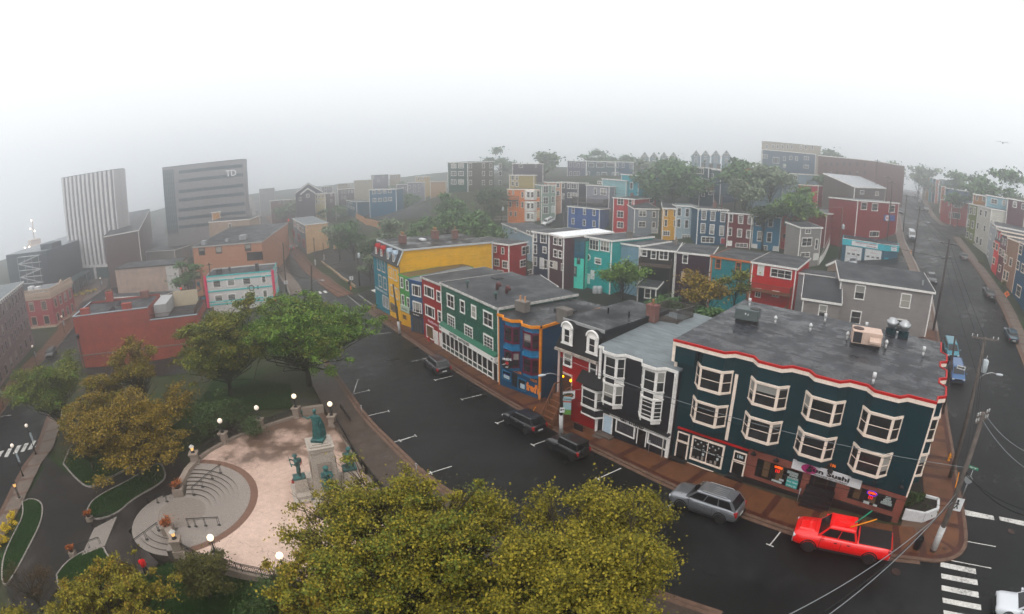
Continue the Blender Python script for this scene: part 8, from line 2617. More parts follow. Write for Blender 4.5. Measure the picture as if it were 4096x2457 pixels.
for p0,p1_,z,cl,l_ in((('l',985,930),('l',825,1045),3.2,'1c7a62','green plastic wire guard hanging over the pavement by the sushi shop'),(('l',1030,1010),('l',780,1085),2.8,'d08a1e','yellow plastic wire guard hanging over the pavement by the red pickup'),(('o',1280,425),('o',1245,485),.9,'d08a1e','short yellow guy wire guard on the pavement beside the charcoal SUV'),(('l',1805,570),('l',1770,710),2.2,'d08a1e','yellow guy wire guard beside the corner pole')):
 a,b=at(p0,z+.5),at(p1_,z-.1 if z>1 else zf(*at(p1_,z).xy)+.1)
 tag(MB().tube([a,b],.045,8).build('wire_guard',flat('guard plastic '+cl,cl,.5)),l_,'wire guard')
# ---- plaza lamps, pedestals, railings
GRANP=flat('granite pedestal',(.27,.215,.175),.75,var=.35,scale=9)
GLOBE=emis('lamp globe','fff1e4',.35)
GLOBEON=emis('lit lamp globe','fff0d8',1.6)
def pedestal(root,w,h):
 m=MB().box(-w*.62,w*.62,-w*.62,w*.62,-.5,.14,bev=.02).box(-w*.5,w*.5,-w*.5,w*.5,.1,h-.16,bev=.02).box(-w*.64,w*.64,-w*.64,w*.64,h-.2,h,bev=.03)
 o=m.build('pedestal',GRANP,root)
 for k in range(4):
  MB().box(-w*.32,w*.32,-w*.525,-w*.49,.3,h-.34).build('panel',GRANP,o,MR(k*pi/2,4,'Z'))
 return o
def globe_lamp(label,p,z=ZP,h=1.25,rot=0.0,lit=False,ped=True,gsize=.27):
 q=at(p,z)
 o=empty('globe_lamp',(q.x,q.y,z),rot,label,'lamp','globe lamps round the plaza')
 if ped:pedestal(o,.72,h)
 hb=h if ped else 0
 m=MB().lathe([(.2,hb),(.17,hb+.1),(.08,hb+.15),(.05,hb+.95),(.12,hb+1.0)],10)
 for k in range(4):
  a=k*pi/2+.78
  m.tube([(.2*cos(a),.2*sin(a),hb+.02),(.13*cos(a),.13*sin(a),hb+.5),(.2*cos(a),.2*sin(a),hb+1.02)],.02,5)
 m.tube([(.2*cos(a),.2*sin(a),hb+.95)for a in linspace(0,2*pi,13)],.025,5,cap=False)
 m.build('lamp_frame',BLACKM,o)
 g=[]
 MB().lathe([(gsize*sin(a)+.001,hb+1.02+gsize*(1-cos(a)))for a in linspace(.25,pi-.02,12)],18).build('globe',GLOBEON if lit else GLOBE,o)
 return o
for p,l_,lit in((('n',470,640),'unlit globe lamp on a pedestal, leftmost on the plaza arc',False),(('n',808,512),'white globe lamp on a pedestal, second from the left on the plaza arc',False),(('n',1155,398),'globe lamp glowing through the leaves of the big green maple',True),(('n',1492,478),'lit globe lamp on a pedestal at the street corner of the plaza',True),(('r',2075,1010),'bright globe lamp on a pedestal below the round steps',True)):
 globe_lamp(l_,p,lit=lit)
globe_lamp('lit globe lamp shining through the top of the bottom ochre maple',(1640,2120),ZP,1.25,lit=True)
globe_lamp('lit globe lamp at the left edge of the bottom ochre maple',(1150,2330),ZP,1.25,lit=True)
def lantern(label,p,z,h=1.2,w=.75):
 q=at(p,z)
 o=empty('stone_lantern',(q.x,q.y,z),atan2(SE.y,SE.x),label,'lamp')
 pedestal(o,w,h)
 MB().lathe([(.22,h),(.2,h+.08),(.1,h+.12),(.13,h+.24)],10).build('lantern_base',BLACKM,o)
 MB().lathe([(.13,h+.24),(.2,h+.6),(.2,h+.62)],6,smooth=False).build('lantern_glass',emis('lantern glow','ffcf96',1.1),o)
 MB().lathe([(.3,h+.62),(.12,h+.78),(.03,h+.86)],6,smooth=False).build('lantern_cap',flat('patinated white cap',(.5,.48,.44),.6),o)
lantern('granite pedestal lantern at the top north end of the round steps',('m',1850,595),ZP)
lantern('granite pedestal lantern at the top south end of the round steps',('r',1690,880),ZP)
lp=P(('m',195,950))
o=empty('lamp_post',lp,0,'black lantern post on a stone block beside the lower pavement','lamp')
MB().box(-.3,.3,-.3,.3,-.3,.35,bev=.02).build('stone_block',GRANP,o)
m=MB()
for k in range(4):
 a=k*pi/2+.78
 m.tube([(.16*cos(a),.16*sin(a),.35),(.1*cos(a),.1*sin(a),1.0),(.17*cos(a),.17*sin(a),1.7)],.025,5)
m.lathe([(.18,.35),(.2,.42),(.05,.45),(.05,1.65),(.2,1.7),(.12,1.78)],8)
m.build('lamp_frame',BLACKM,o)
MB().lathe([(.13,1.78),(.21,2.2),(.21,2.22)],6,smooth=False).build('lantern_glass',emis('lantern glow','ffcf96',1.1),o)
MB().lathe([(.3,2.22),(.1,2.4),(.03,2.5)],6,smooth=False).build('lantern_cap',BLACKM,o)
for(a,b),zz,l_ in(((('m',1855,600),('m',1690,850)),0,'north'),((('r',1690,885),('m',1590,1235)),0,'south')):
 q0,q1=xy(a,ZP),xy(b,ZL+.3)
 m=MB()
 t_=(q1-q0).normalized();n_=Vector((-t_.y,t_.x))*.32
 V=[]
 for q,zt in((q0,ZP+.42),(q0 .lerp(q1,.45),ZP+.3),(q1,ZL+.75)):
  for s_ in(-1,1):
   V+=[(q.x+n_.x*s_,q.y+n_.y*s_,ZL-.6),(q.x+n_.x*s_,q.y+n_.y*s_,zt)]
 m.add(V,[(0,4,5,1),(4,8,9,5),(2,3,7,6),(6,7,11,10),(1,5,7,3),(5,9,11,7),(0,1,3,2),(8,10,11,9)])
 tag(m.build('stone_wall',GRANP),'sloping granite cheek wall on the %s side of the round steps'%l_,'wall')
def planter(label,p,z,s=.55,plant=RUST):
 q=at(p,z)
 o=empty('planter',(q.x,q.y,z-.05),aE,label,'planter')
 MB().box(-s,s,-s*.8,s*.8,-.3,.55,bev=.03).build('stone_box',GRANP,o)
 MB().lathe([(s*.55,.55),(s*.65,.85),(s*.55,.86)],10).build('pot',flat('dark pot',(.03,.02,.018),.7),o)
 rg=np.random.default_rng(int(q.x*100)%999)
 leaves_mesh('flowers',[(0,0,1.0),(.2,.1,1.05),(-.2,-.1,1.1)],[s*.7,s*.5,s*.5],[320,200,200],.13,plant,o,rg,.7)
planter('stone planter of rust orange flowers north of the round landing',('m',1690,870),ZL+.15)
planter('stone planter of rust orange flowers south of the round landing',('m',1592,1232),ZL+.15)
planter('small rust orange planter at the top of the straight steps',('r',855,600),zf(*xy(('r',855,600),-5.9)),.35)
planter('small rust orange planter at the foot of the straight steps',('r',695,930),zf(*xy(('r',695,930),-6.0)),.35)
c0,c1,c2,c3=(xy(p,-5.8)for p in(('r',880,640),('r',1105,560),('r',990,835),('r',760,895)))
m=MB()
for k in range(7):
 a,b=c0 .lerp(c1,k/7),c3 .lerp(c2,k/7)
 a2,b2=c0 .lerp(c1,(k+1)/7),c3 .lerp(c2,(k+1)/7)
 z=zf(c0 .x,c0 .y)+.02+(zf(c1 .x,c1 .y)+.1-zf(c0 .x,c0 .y))*(k+1)/7
 m.prism([tuple(b),tuple(b2),tuple(a2),tuple(a)],z-1,z)
tag(m.build('stone_steps',GSTEP),'short straight flight of granite steps linking the two dark paths','steps')
def handrail(label,pts,posts,h=.85):
 m=MB()
 tp=[Vector(p)+Vector((0,0,h))for p in pts]
 lo_=[Vector(p)+Vector((0,0,h-.14))for p in pts]
 m.tube(tp,.035,6);m.tube(lo_,.02,5)
 L_=[0]
 for a,b in zip(pts[:-1],pts[1:]):L_.append(L_[-1]+(Vector(b)-Vector(a)).length)
 for f in posts:
  s=f*L_[-1]
  for i in range(len(pts)-1):
   if s<=L_[i+1]+1e-6:
    q=Vector(pts[i]).lerp(Vector(pts[i+1]),(s-L_[i])/max(L_[i+1]-L_[i],1e-6));d=(Vector(pts[i+1])-Vector(pts[i])).normalized();break
  d.z=0
  for e in(-.07,.07):
   m.tube([q+d*e-Vector((0,0,.1)),q+d*e+Vector((0,0,h))],.02,5)
  m.cbox((q.x,q.y,q.z+.02),(.3,.16,.05))
 return tag(m.build('handrail',BLACKM),label,'handrail','black handrails on the round steps')
def st3(p,z):q=at(p,z);return(q.x,q.y,z)
handrail('handrail down the upper steps on the north side',[st3(('m',2100,680),ZP),st3(('m',1995,755),ZP),st3(('m',1825,905),ZL+.2)],(.05,.35,.68,.97))
handrail('handrail down the upper steps on the south side',[st3(('m',2085,1185),ZP),st3(('m',1965,1190),ZP-.05),st3(('m',1780,1200),ZL+.3)],(.03,.37,.72,.97))
handrail('short handrail on the lower steps to the north',[st3(('m',1585,960),ZL+.1),st3(('m',1405,985),ZL-.7)],(.03,.5,.97))
handrail('long handrail on the lower steps to the south',[st3(('r',1510,690),ZL+.1),st3(('r',1270,865),ZL-.75)],(.03,.5,.97))
handrail('handrail on the north side of the straight steps',[st3(('r',1075,580),zf(*c1)),st3(('r',870,650),zf(*c0))],(.03,.5,.97))
handrail('handrail on the south side of the straight steps',[st3(('r',960,825),zf(*c2)),st3(('r',740,900),zf(*c3))],(.03,.5,.97))
def iron_fence(label,pts,z,h=.85,wall=.3):
 m=MB()
 w=MB()
 for a,b in zip(pts[:-1],pts[1:]):
  a=Vector((a.x,a.y,z));b=Vector((b.x,b.y,z))
  if wall:w.beam(a+Vector((0,0,wall/2-.4)),b+Vector((0,0,wall/2-.4)),.45,wall+.8)
  u=Vector((0,0,1))
  for t_ in(h+wall,h*.82+wall,.12+wall):m.beam(a+u*t_,b+u*t_,.04,.04)
  n=max(2,int((b-a).length/.16))
  for k in range(n+1):
   q=a.lerp(b,k/n)
   big=k%10==0
   m.beam(q+u*wall,q+u*(h+wall),.06 if big else.022,.06 if big else.022)
  for k in range(n//5):
   q0,q1=a.lerp(b,(k*5)/n),a.lerp(b,min(1,(k*5+5)/n))
   m.beam(q0+u*(wall+.12),q1+u*(wall+h*.82),.02,.02);m.beam(q1+u*(wall+.12),q0+u*(wall+h*.82),.02,.02)
 o=empty('iron_fence',(0,0,0),0,label,'fence')
 m.build('ironwork',BLACKM,o)
 if wall:w.build('stone_curb',GRANP,o)
iron_fence('curved iron railing on a stone curb round the north side of the plaza',[xy(p,ZP)for p in(('n',230,790),('n',330,720),('n',470,640),('n',640,565),('n',808,505),('n',960,455),('n',1150,395))],ZP,.75,.25)
iron_fence('long iron railing between the plaza and the street walkway',[xy(p,ZP+.3)for p in(('n',1530,460),('n',1640,650),('n',1770,880))],ZP+.1,.8,.15)
iron_fence('second iron railing between the plaza and the street walkway',[xy(p,ZP+.3)for p in(('n',1820,935),('n',1900,1040),('n',2020,1160),(1720,2160))],ZP+.1,.8,.15)
iron_fence('short iron railing on the walkway beside the lit corner lamp',[xy(p,ZP+.6)for p in(('n',1565,315),('n',1660,450))],ZP+.35,.8,0)
iron_fence('iron railing round the south side of the plaza',[xy(p,ZP)for p in(('r',1720,890),('r',1900,990),('r',2075,1030),('r',2300,1100),(1150,2330),(1350,2370))],ZP,.75,.2)
q0,q1=xy(('n',1200,380),ZP),xy(('n',1410,350),ZP)
m=MB().beam(Vector((q0 .x,q0 .y,ZP+.45)),Vector((q1 .x,q1 .y,ZP+.45)),.5,.9)
tag(m.build('stone_wall',GRANP),'low stone wall at the shaded north corner of the plaza','wall')
# ---- the monument
GM=flat('pale monument granite',(.40,.345,.295),.75,var=.35,scale=8)
BRZ_m,nt,b=node_mat('green bronze')
tc=N(nt,'ShaderNodeTexCoord')
n_=noise(nt,3.5,5,tc.outputs['Object'])
nt.links.new(ramp(nt,n_,[(.35,(.006,.045,.045,1)),(.6,(.015,.11,.105,1)),(.8,(.03,.19,.17,1))]),b.inputs['Base Color'])
b.inputs['Roughness'].default_value=.5
b.inputs['Metallic'].default_value=.2
BRZ=BRZ_m
mc=(xy(('n',1150,1110),ZP)+xy(('n',1710,1170),ZP))/2+Vector((-.1,.9))
mdir=xy(('n',1305,1250),ZP)-xy(('n',1710,1170),ZP)
mrot=atan2(mdir.y,mdir.x)+pi
MO=empty('war_monument',(mc.x,mc.y,ZP),mrot,'granite war monument with a bronze torch bearer and bronze side figures','monument')
MO.scale=(1.14,1.14,1)
m=MB()
for(hx,hy,z0,z1)in((2.75,1.35,-.05,.28),(1.35,2.75,-.05,.281),(2.4,1.05,.28,.56),(1.05,2.4,.28,.561)):
 m.box(-hx,hx,-hy,hy,z0,z1,bev=.02)
m.build('stepped_base',GM,MO)
def taper(w0,w1,z0,z1,cx=0,cy=0,d0=None,d1=None):
 d0=d0 or w0;d1=d1 or w1
 return[(cx-w0,cy-d0,z0),(cx+w0,cy-d0,z0),(cx+w0,cy+d0,z0),(cx-w0,cy+d0,z0),(cx-w1,cy-d1,z1),(cx+w1,cy-d1,z1),(cx+w1,cy+d1,z1),(cx-w1,cy+d1,z1)]
BOXF=[(0,3,2,1),(4,5,6,7),(0,1,5,4),(1,2,6,5),(2,3,7,6),(3,0,4,7)]
stq=ztop((1263,1752),(1300,1985))-ZP
PH=min(max(stq-.9,3.6),5.4)
m=MB().add(taper(.98,.84,.5,PH-.62),BOXF)
m.box(-.95,.95,-.95,.95,PH-.66,PH-.36,bev=.04).box(-1.0,1.0,-1.0,1.0,PH-.36,PH-.22,bev=.03).box(-.78,.78,-.78,.78,PH-.22,PH-.1,bev=.02).box(-.6,.6,-.6,.6,PH-.1,PH,bev=.02)
m.build('pillar',GM,MO)
for k in range(4):
 Mr=MR(k*pi/2,4,'Z')
 w=MB().add(taper(.46,.40,.5,1.75,0,-1.9,.52,.46),BOXF).box(-.26,.26,-1.6,-.7,.55,1.35)
 w.build('side_pier',GM,MO,Mr)
 MB().box(-.5,.5,-1.0,-.88,1.5,PH-1.6).build('inscribed_panel',flat('darker granite panel',(.30,.25,.21),.8,var=.3,scale=8),MO,Mr)
def figure(name,mb,parent,M,mat,vox=.035):
 o=mb.build(name,mat,None)
 md=o.modifiers.new('fuse','REMESH')
 md.mode='VOXEL';md.voxel_size=vox;md.use_smooth_shade=True
 sm=o.modifiers.new('soften','SMOOTH');sm.iterations=3;sm.factor=.4
 dg=bpy.context.evaluated_depsgraph_get();dg.update()
 me=bpy.data.meshes.new_from_object(o.evaluated_get(dg))
 me.name=name
 bpy.data.objects.remove(o)
 if not me.materials:me.materials.append(mat)
 f=bpy.data.objects.new(name,me);COL.objects.link(f)
 f.parent=parent;f.matrix_local=M
 return f
def ball(mb,c,r,sz=1.0):
 return mb.lathe([(r*sin(a)+.001,-r*sz*cos(a))for a in linspace(.05,pi-.05,9)],10,c)
m=MB()
rows=[]
for z,rx,ry in((0,.40,.36),(.25,.36,.32),(.7,.31,.27),(1.1,.27,.22),(1.35,.25,.19),(1.6,.27,.19),(1.85,.26,.17),(1.95,.14,.12)):
 rows.append([(rx*cos(a)*(1+.09*sin(7*a+z*1.5)),ry*sin(a)*(1+.09*sin(7*a+z*1.5)),z)for a in linspace(0,2*pi,29)[:-1]])
m.grid(rows,True,True);m.add(rows[0],[tuple(reversed(range(28)))]);m.add(rows[-1],[tuple(range(28))])
m.tube([(0,0,1.9),(0,0,2.12)],[.085,.075],8);ball(m,(0,-.02,2.26),.135,1.2);ball(m,(0,.07,2.28),.12);m.tube([(0,-.14,2.25),(0,-.17,2.21)],.025,5)
m.tube([(-.24,0,1.82),(-.48,-.08,1.66),(-.74,-.2,1.86)],[.095,.075,.05],8)
for k in range(5):m.tube([(-.74,-.2,1.86),(-.80-.01*k,-.22+.02*k,1.93),(-.78,-.2+.03*k,1.99)],.018,5)
m.tube([(-.77,-.21,1.78),(-.79,-.22,2.2)],[.025,.05],6);ball(m,(-.79,-.22,2.3),.07,1.4)
m.tube([(.24,0,1.82),(.34,.02,1.45),(.30,-.12,1.12)],[.095,.075,.05],8);m.tube([(.30,-.12,1.14),(.33,-.16,1.0)],.04,6)
m.tube([(.22,.1,1.8),(.36,.2,1.0),(.38,.2,.2)],[.08,.14,.16],8)
m.tube([(.3,-.16,1.3),(.3,-.2,.2)],.025,5)
m.box(-.42,.42,-.42,.42,-.18,.06)
sf_=1.06
figure('bronze_torch_bearer',m,MO,MT((0,0,PH+.17))@MR(-mrot,4,'Z')@Matrix.Scale(sf_*1.05,4),BRZ)
def soldier(crouch,gun=True):
 m=MB()
 if not crouch:
  hip=(0,0,.92)
  for s_ in(-1,1):
   m.tube([(s_*.11,0,.92),(s_*.15,-.08*s_,.48),(s_*.15,.02,.06)],[.12,.095,.07],8)
   m.tube([(s_*.15,.04,.04),(s_*.15,-.18,.03)],[.065,.05],6)
  ch=(0,-.02,1.38)
 else:
  m.tube([(-.12,.1,.42),(-.16,-.28,.46),(-.15,-.24,.06)],[.13,.1,.07],8)
  m.tube([(.12,.1,.42),(.18,-.1,.12),(.16,.3,.08)],[.13,.1,.07],8)
  m.tube([(-.15,-.2,.04),(-.15,-.42,.03)],.06,6)
  ch=(0,-.08,.95);hip=(0,.12,.42)
 m.tube([hip,((hip[0]+ch[0])/2,(hip[1]+ch[1])/2,(hip[2]+ch[2])/2),ch,(ch[0],ch[1],ch[2]+.12)],[.19,.18,.22,.12],10)
 hd=(ch[0],ch[1]-.05,ch[2]+.33)
 m.tube([(ch[0],ch[1],ch[2]+.08),hd],[.075,.07],7)
 ball(m,hd,.115,1.2);m.lathe([(.2,0),(.15,.06),(.12,.12),(.03,.16)],12,(hd[0],hd[1],hd[2]+.05))
 for s_ in(-1,1):
  hand=(s_*.1,ch[1]-.42,ch[2]-.05-.15*s_)
  m.tube([(s_*.22,ch[1],ch[2]+.08),(s_*.3,ch[1]-.18,ch[2]-.18),hand],[.09,.07,.045],7)
  for k in range(4):m.tube([hand,(hand[0]-s_*.05,hand[1]-.04,hand[2]-.04+.03*k)],.017,5)
 if gun:m.tube([(.25,ch[1]-.38,ch[2]-.35),(-.1,ch[1]-.44,ch[2]+.05),(-.34,ch[1]-.5,ch[2]+.34)],[.05,.035,.02],6)
 m.tube([(.0,ch[1]+.16,ch[2]-.2),(0,ch[1]+.2,ch[2]+.12)],.14,8)
 m.box(-.34,.34,-.46,.36,-.14,.04)
 return m
for k,(ang,cr)in enumerate(((0,True),(-pi/2,False),(pi/2,True),(pi,False))):
 Mr=MR(ang,4,'Z')@MT((0,-1.9,1.9))@Matrix.Scale(1.32 if cr else 1.15,4)
 figure('bronze_soldier',soldier(cr,k!=3),MO,Mr,BRZ,.03)
m=None
for k in range(12):
 a=k/12*2*pi
for k,(p,l_)in enumerate(((('n',1175,830),'nearest the left edge'),(('n',1140,960),'on the left step'),(('n',1175,1058),'by the wreath'),(('n',1305,1175),'on the front left step'),(('n',1385,1210),'on the front step'),(('n',1505,1185),'at the front middle'),(('n',1625,1160),'at the front right'),(('n',1660,1105),'at the right corner'),(('n',1620,1045),'along the right side'),(('n',1590,990),'behind the right corner'),(('n',1560,930),'farthest along the right side'))):
 q=at(p,ZP+.3)
 tag(MB().lathe([(.16,0),(.17,.03),(.12,.05),(.08,.035),(.02,.04)],16,(q.x,q.y,ZP+.30)).build('wreath_disc',flat('dark wreath disc',(.04,.05,.055),.6)),'round dark wreath plaque on the monument base, '+l_,'plaque','round plaques on the monument base')
q=at(('n',1140,1020),ZP+.15)
o=empty('wreath',(q.x,q.y,ZP+.02),0,'small red and dark poppy wreath leaning on the left of the monument','wreath')
MB().tube([(.26*cos(a),.05*sin(a)+.1*sin(a),.3+.26*sin(a))for a in linspace(0,2*pi,17)],.08,7,cap=False).build('ring',leafmat('wreath',[(.02,.02,.01),(.05,.03,.06),(.10,.04,.03)]),o)
leaves_mesh('poppies',[(-.1,-.1,.25)],[.28],[120],.09,leafmat('poppy',[(.25,.01,.01),(.4,.02,.01),(.5,.06,.02)]),o,np.random.default_rng(3),.8)
tag(MB().tube([(xy(('n',1200,900),ZP).x+.03*cos(a),xy(('n',1200,900),ZP).y+.2*cos(a),ZP+1.0+.34*sin(a))for a in linspace(0,2*pi,15)],.05,6,cap=False).build('wreath',flat('poppy red',(.3,.012,.012),.7)),'thin red wreath standing against the left pier of the monument','wreath')
# ---- lower street lamp posts
def post_lamp(label,base,h=4.2,zz=None,dist=None):
 b=P(base)
 o=empty('street_lamp',b,0,label,'street lamp','globe street lamps on the lower street')
 MB().lathe([(.16,-.2),(.16,.25),(.08,.5),(.06,1.2),(.045,h-.35),(.12,h-.28),(.1,h-.22)],10).build('post',BLACKM,o)
 MB().lathe([(.25*sin(a)+.001,h-.22+.25*(1-cos(a)))for a in linspace(.2,pi-.02,10)],16).build('globe',GLOBE,o)
 MB().box(.1,.62,-.012,.012,h*.5,h*.78).build('banner',flat('street banner',(.3,.34,.36),.6,var=.5),o)
for p,l_ in((('f',613,555),'beside the crimson bank'),(('f',350,868),'beside the dusky brick block'),(('f',38,1255),'nearest the left edge on the brown pavement'),(('m',222,728),'by the painted crosswalk'),(('m',342,522),'half hidden by the tree at the crosswalk end'),(('a',965,1335),'in the foggy flower bed square'),(('a',1066,1268),'by the beige block corner'),(('a',1195,1060),'by the foggy white tower'),(('a',1300,1020),'beyond the white tower junction')):
 post_lamp('globe street lamp '+l_,p)
# ---- small street things
def hydrant(label,p,col):
 b=P(p)
 o=empty('fire_hydrant',b+Vector((0,0,.12)),.4,label,'fire hydrant')
 m_=flat('hydrant paint '+col,col,.5)
 MB().lathe([(.17,0),(.17,.06),(.11,.08),(.11,.5),(.15,.52),(.15,.58),(.1,.68),(.04,.74),(.04,.8)],12).build('barrel',m_,o)
 MB().tube([(-.24,0,.4),(.24,0,.4)],.06,8).tube([(0,0,.38),(0,-.22,.38)],.075,8).build('outlet',m_,o)
hydrant('yellow fire hydrant on the side street pavement',('l',1700,465),'c88a14')
hydrant('orange fire hydrant at the crossing corner by the car park',('g',955,380),'c8761a')
hydrant('red fire hydrant at the foot of the crimson shop',('g',1692,872),'9c1c1c')
hydrant('yellow fire hydrant on the pavement before the turquoise garage',('e',1350,985),'c88a14')
def bin_(label,p,r=.3,h=.95):
 b=P(p)
 o=empty('litter_bin',b+Vector((0,0,.12)),0,label,'litter bin')
 m=MB().lathe([(r*.8,0),(r*.82,.05),(r,h),(r*1.08,h+.04),(r*.98,h+.08),(r*.8,h-.02),(r*.7,h-.3)],18)
 m.build('body',BLACKM,o)
 for k in range(18):
  a=k/18*2*pi
  MB().beam((r*.84*cos(a),r*.84*sin(a),.06),(r*1.02*cos(a),r*1.02*sin(a),h),.03,.02).build('slat',BLACKM,o)
bin_('black slatted litter bin on the corner pavement',('l',1392,1300))
bin_('black litter bin beside the orange hydrant',('g',940,345))
def sign(name,label,p,h,w,hh,col,txt=None,tcol=None,rot=None,pole_=True,diamond=False,arrow=False,size=None,z0=None):
 b=P(p)
 if z0 is not None:b=at(p,z0)
 th=atan2(b.x,b.y)
 o=empty(name,b+Vector((0,0,.1)),-th+(rot or 0),label,'sign')
 if pole_:MB().tube([(0,0,-.2),(0,0,h+hh*.4)],.03,6).build('post',STEEL,o)
 MB().box(-w/2,w/2,-.06,-.035,h-hh/2,h+hh/2).build('plate',flat('sign face '+str(col),col,.5),o,(MT((0,0,h))@MR(R(45),4,'Y')@MT((0,0,-h)))if diamond else None)
 if txt:
  t_=MB();lettering(t_,txt,size or hh*.6,MT((0,-.07,h)),width=w*.8,bold=.004)
  t_.build('lettering',flat('sign lettering '+str(tcol),tcol,.5),o)
 return o
def walker(o,h,s):
 m=MB()
 m.lathe([(.08*s,-.08*s),(.1*s,0),(.02,.1*s)],10,(0,-.075,h+.34*s))
 for a,b in(((0,.22),(.02,-.05)),((.02,-.05),(-.14,-.38)),((.02,-.05),(.16,-.36)),((0,.18),(-.18,.0)),((0,.18),(.17,.02))):
  m.beam((a[0]*s,-.075,h+a[1]*s),(b[0]*s,-.075,h+b[1]*s),.012,.09*s)
 m.build('walking_figure',BLACKM,o)
o=sign('pedestrian_sign','white walking man sign at the car park corner of the crossing',('g',965,372),2.4,.8,.8,'d8d8d8');walker(o,2.4,.75)
o=sign('pedestrian_sign','white walking man sign at the left kerb of the crossing',('g',350,420),2.6,.8,.8,'d8d8d8');walker(o,2.6,.75)
o=sign('pedestrian_sign','white walking man sign fixed to the leaning corner pole',('l',1545,1320),4.0,.9,1.0,'d8d8d8',rot=.3,pole_=False);walker(o,4.0,.9)
o.location+=Vector((.45,-.1,0))
o=sign('parking_sign','small white parking sign on the wrapped pole before the mansard house',('o',1520,705),2.9,.45,.5,'d8d8d8','P','1a1a1a',pole_=False);o.location+=Vector((0,-.25,0))
o=sign('street_name_sign','green street name sign beyond the leaning corner pole',('l',1800,900),3.6,.9,.24,'0f7a5c','ST','d8d8d8')
o=sign('stop_sign','grey back of an octagonal stop sign beside the corner pole',('l',1790,905),2.6,.05,.05,'8a8d90')
MB().lathe([(.38,0),(.38,.03)],8).build('plate',flat('sign back',(.25,.27,.28),.5),o,MT((0,-.04,2.6))@MR(R(90),4,'X')@MR(R(22.5),4,'Z'))
o=sign('one_way_sign','white one way sign on the thin dark pole',('j',1668,1320),5.3,1.0,.4,'d8d8d8',pole_=False)
m=MB().beam((-.4,-.07,5.3),(.25,-.07,5.3),.01,.12);m.add([(.2,-.07,5.45),(.45,-.07,5.3),(.2,-.07,5.15)],[(0,1,2)]);m.build('arrow',BLACKM,o)
o.location+=Vector((.5,-.2,0))
o=sign('stop_sign','red stop sign at the cross street by the crimson house',('e',1752,790),2.2,.05,.05,'8a2024')
MB().lathe([(.42,0),(.42,.03)],8).build('plate',flat('stop red',(.35,.015,.02),.5),o,MT((0,-.04,2.2))@MR(R(90),4,'X')@MR(R(22.5),4,'Z'))
t_=MB();lettering(t_,'STOP',.26,MT((0,-.08,2.2)),bold=.01);t_.build('lettering',flat('white lettering',(.8,.8,.8),.5),o)
o=sign('warning_sign','orange diamond roadworks sign by the teal house porch',('j',2245,255),1.3,.85,.85,'d87a10',diamond=True)
MB().lathe([(.24,0),(.24,.02)],12).build('symbol',flat('red symbol',(.45,.05,.01),.5),o,MT((0,-.06,1.3))@MR(R(90),4,'X'))
q=up(pY,tY,.55)
o=empty('banner_sign',q,dang(pY,tY)*0-.2,'pale street banner with green hills hung from the lamp pole','banner')
MB().box(.22,.95,-.02,.02,-2.0,-.2).build('cloth',flat('banner sky',(.28,.42,.45),.7),o)
MB().box(.22,.95,-.03,.03,-2.0,-1.5).build('hill_print',flat('banner green',(.12,.28,.06),.7),o)
MB().box(.22,.95,-.03,.03,-.75,-.62).build('red_stripe',flat('red symbol',(.45,.05,.01),.5),o)
t_=MB();lettering(t_,'ST. JOHN\'S',.14,MT((.58,-.04,-.45)));t_.build('lettering',flat('dark lettering',(.02,.04,.04),.5),o)
qs=RH.M@Vector((RH.L*.62,-1.9,RH.hit(('h',1165,1285),'f',-1.9).z))
o=empty('hanging_sign',qs,atan2(RH.u.y,RH.u.x)+1.15,'white hanging board with an oval emblem before the mansard house','sign')
MB().box(-.75,.75,-.03,.03,-.42,.42).build('board',flat('sign face d8d8d8','d8d8d8',.5),o)
MB().lathe([(.36,0),(.36,.015)],24).build('oval',flat('dark oval',(.05,.06,.03),.5),o,MT((0,-.03,0))@MR(R(90),4,'X')@Matrix.Diagonal((1.7,.8,1,1)))
t_=MB();lettering(t_,'Bernard',.22,MT((0,-.06,0)),italic=.3);t_.build('lettering',flat('orange lettering','d88a5a',.5),o)
MB().beam((-.8,0,.5),(1.6,0,.5),.04,.04).build('bracket',STEEL,o)
cpl=[xy(p,.2)for p in(('l',1272,985),('l',1460,1020),('l',1580,975),('l',1588,880),('l',1470,850))]
m=MB();o=empty('planter',(cpl[0].x,cpl[0].y,.1),0,'white angular concrete planter with a dark hedge at the corner','planter')
pv=[(p.x-cpl[0].x,p.y-cpl[0].y)for p in cpl]
for a,b in zip(pv,pv[1:]):m.beam(Vector((*a,.35)),Vector((*b,.35)),.22,.9)
m.build('wall',flat('white painted concrete',(.6,.6,.6),.6,var=.15),o)
MB().prism([pv[0],pv[1],pv[2],pv[3],pv[4]],-.2,.62).build('soil',flat('soil',(.02,.016,.012),.9),o)
for p,r_,l_,cl in((('l',2295,1130),.34,'round iron manhole cover in the side street',(.05,.028,.022)),(('s',1205,1090),.36,'rusty manhole cover behind the red pickup',(.035,.018,.014)),(('l',1668,1298),.2,'small round cover on the corner pavement',(.07,.03,.02)),(('g',1130,720),.35,'manhole cover on the street by the white footed pole',(.03,.03,.032)),(('g',1290,1075),.34,'manhole cover in the street by the black SUV',(.022,.022,.024)),(('l',1265,85),.1,'tiny white cap on the pavement',(.4,.4,.4))):
 b=P(p);z=zf(b.x,b.y)+(.055 if 'pavement' not in l_ or 'street by' in l_ else.15)
 tag(MB().lathe([(r_,0),(r_,.012),(r_*.9,.014),(r_*.85,.01),(.02,.012)],18,(b.x,b.y,z)).build('manhole_cover',flat('iron cover '+str(cl),cl,.6,var=.4,scale=12)),l_,'manhole cover')
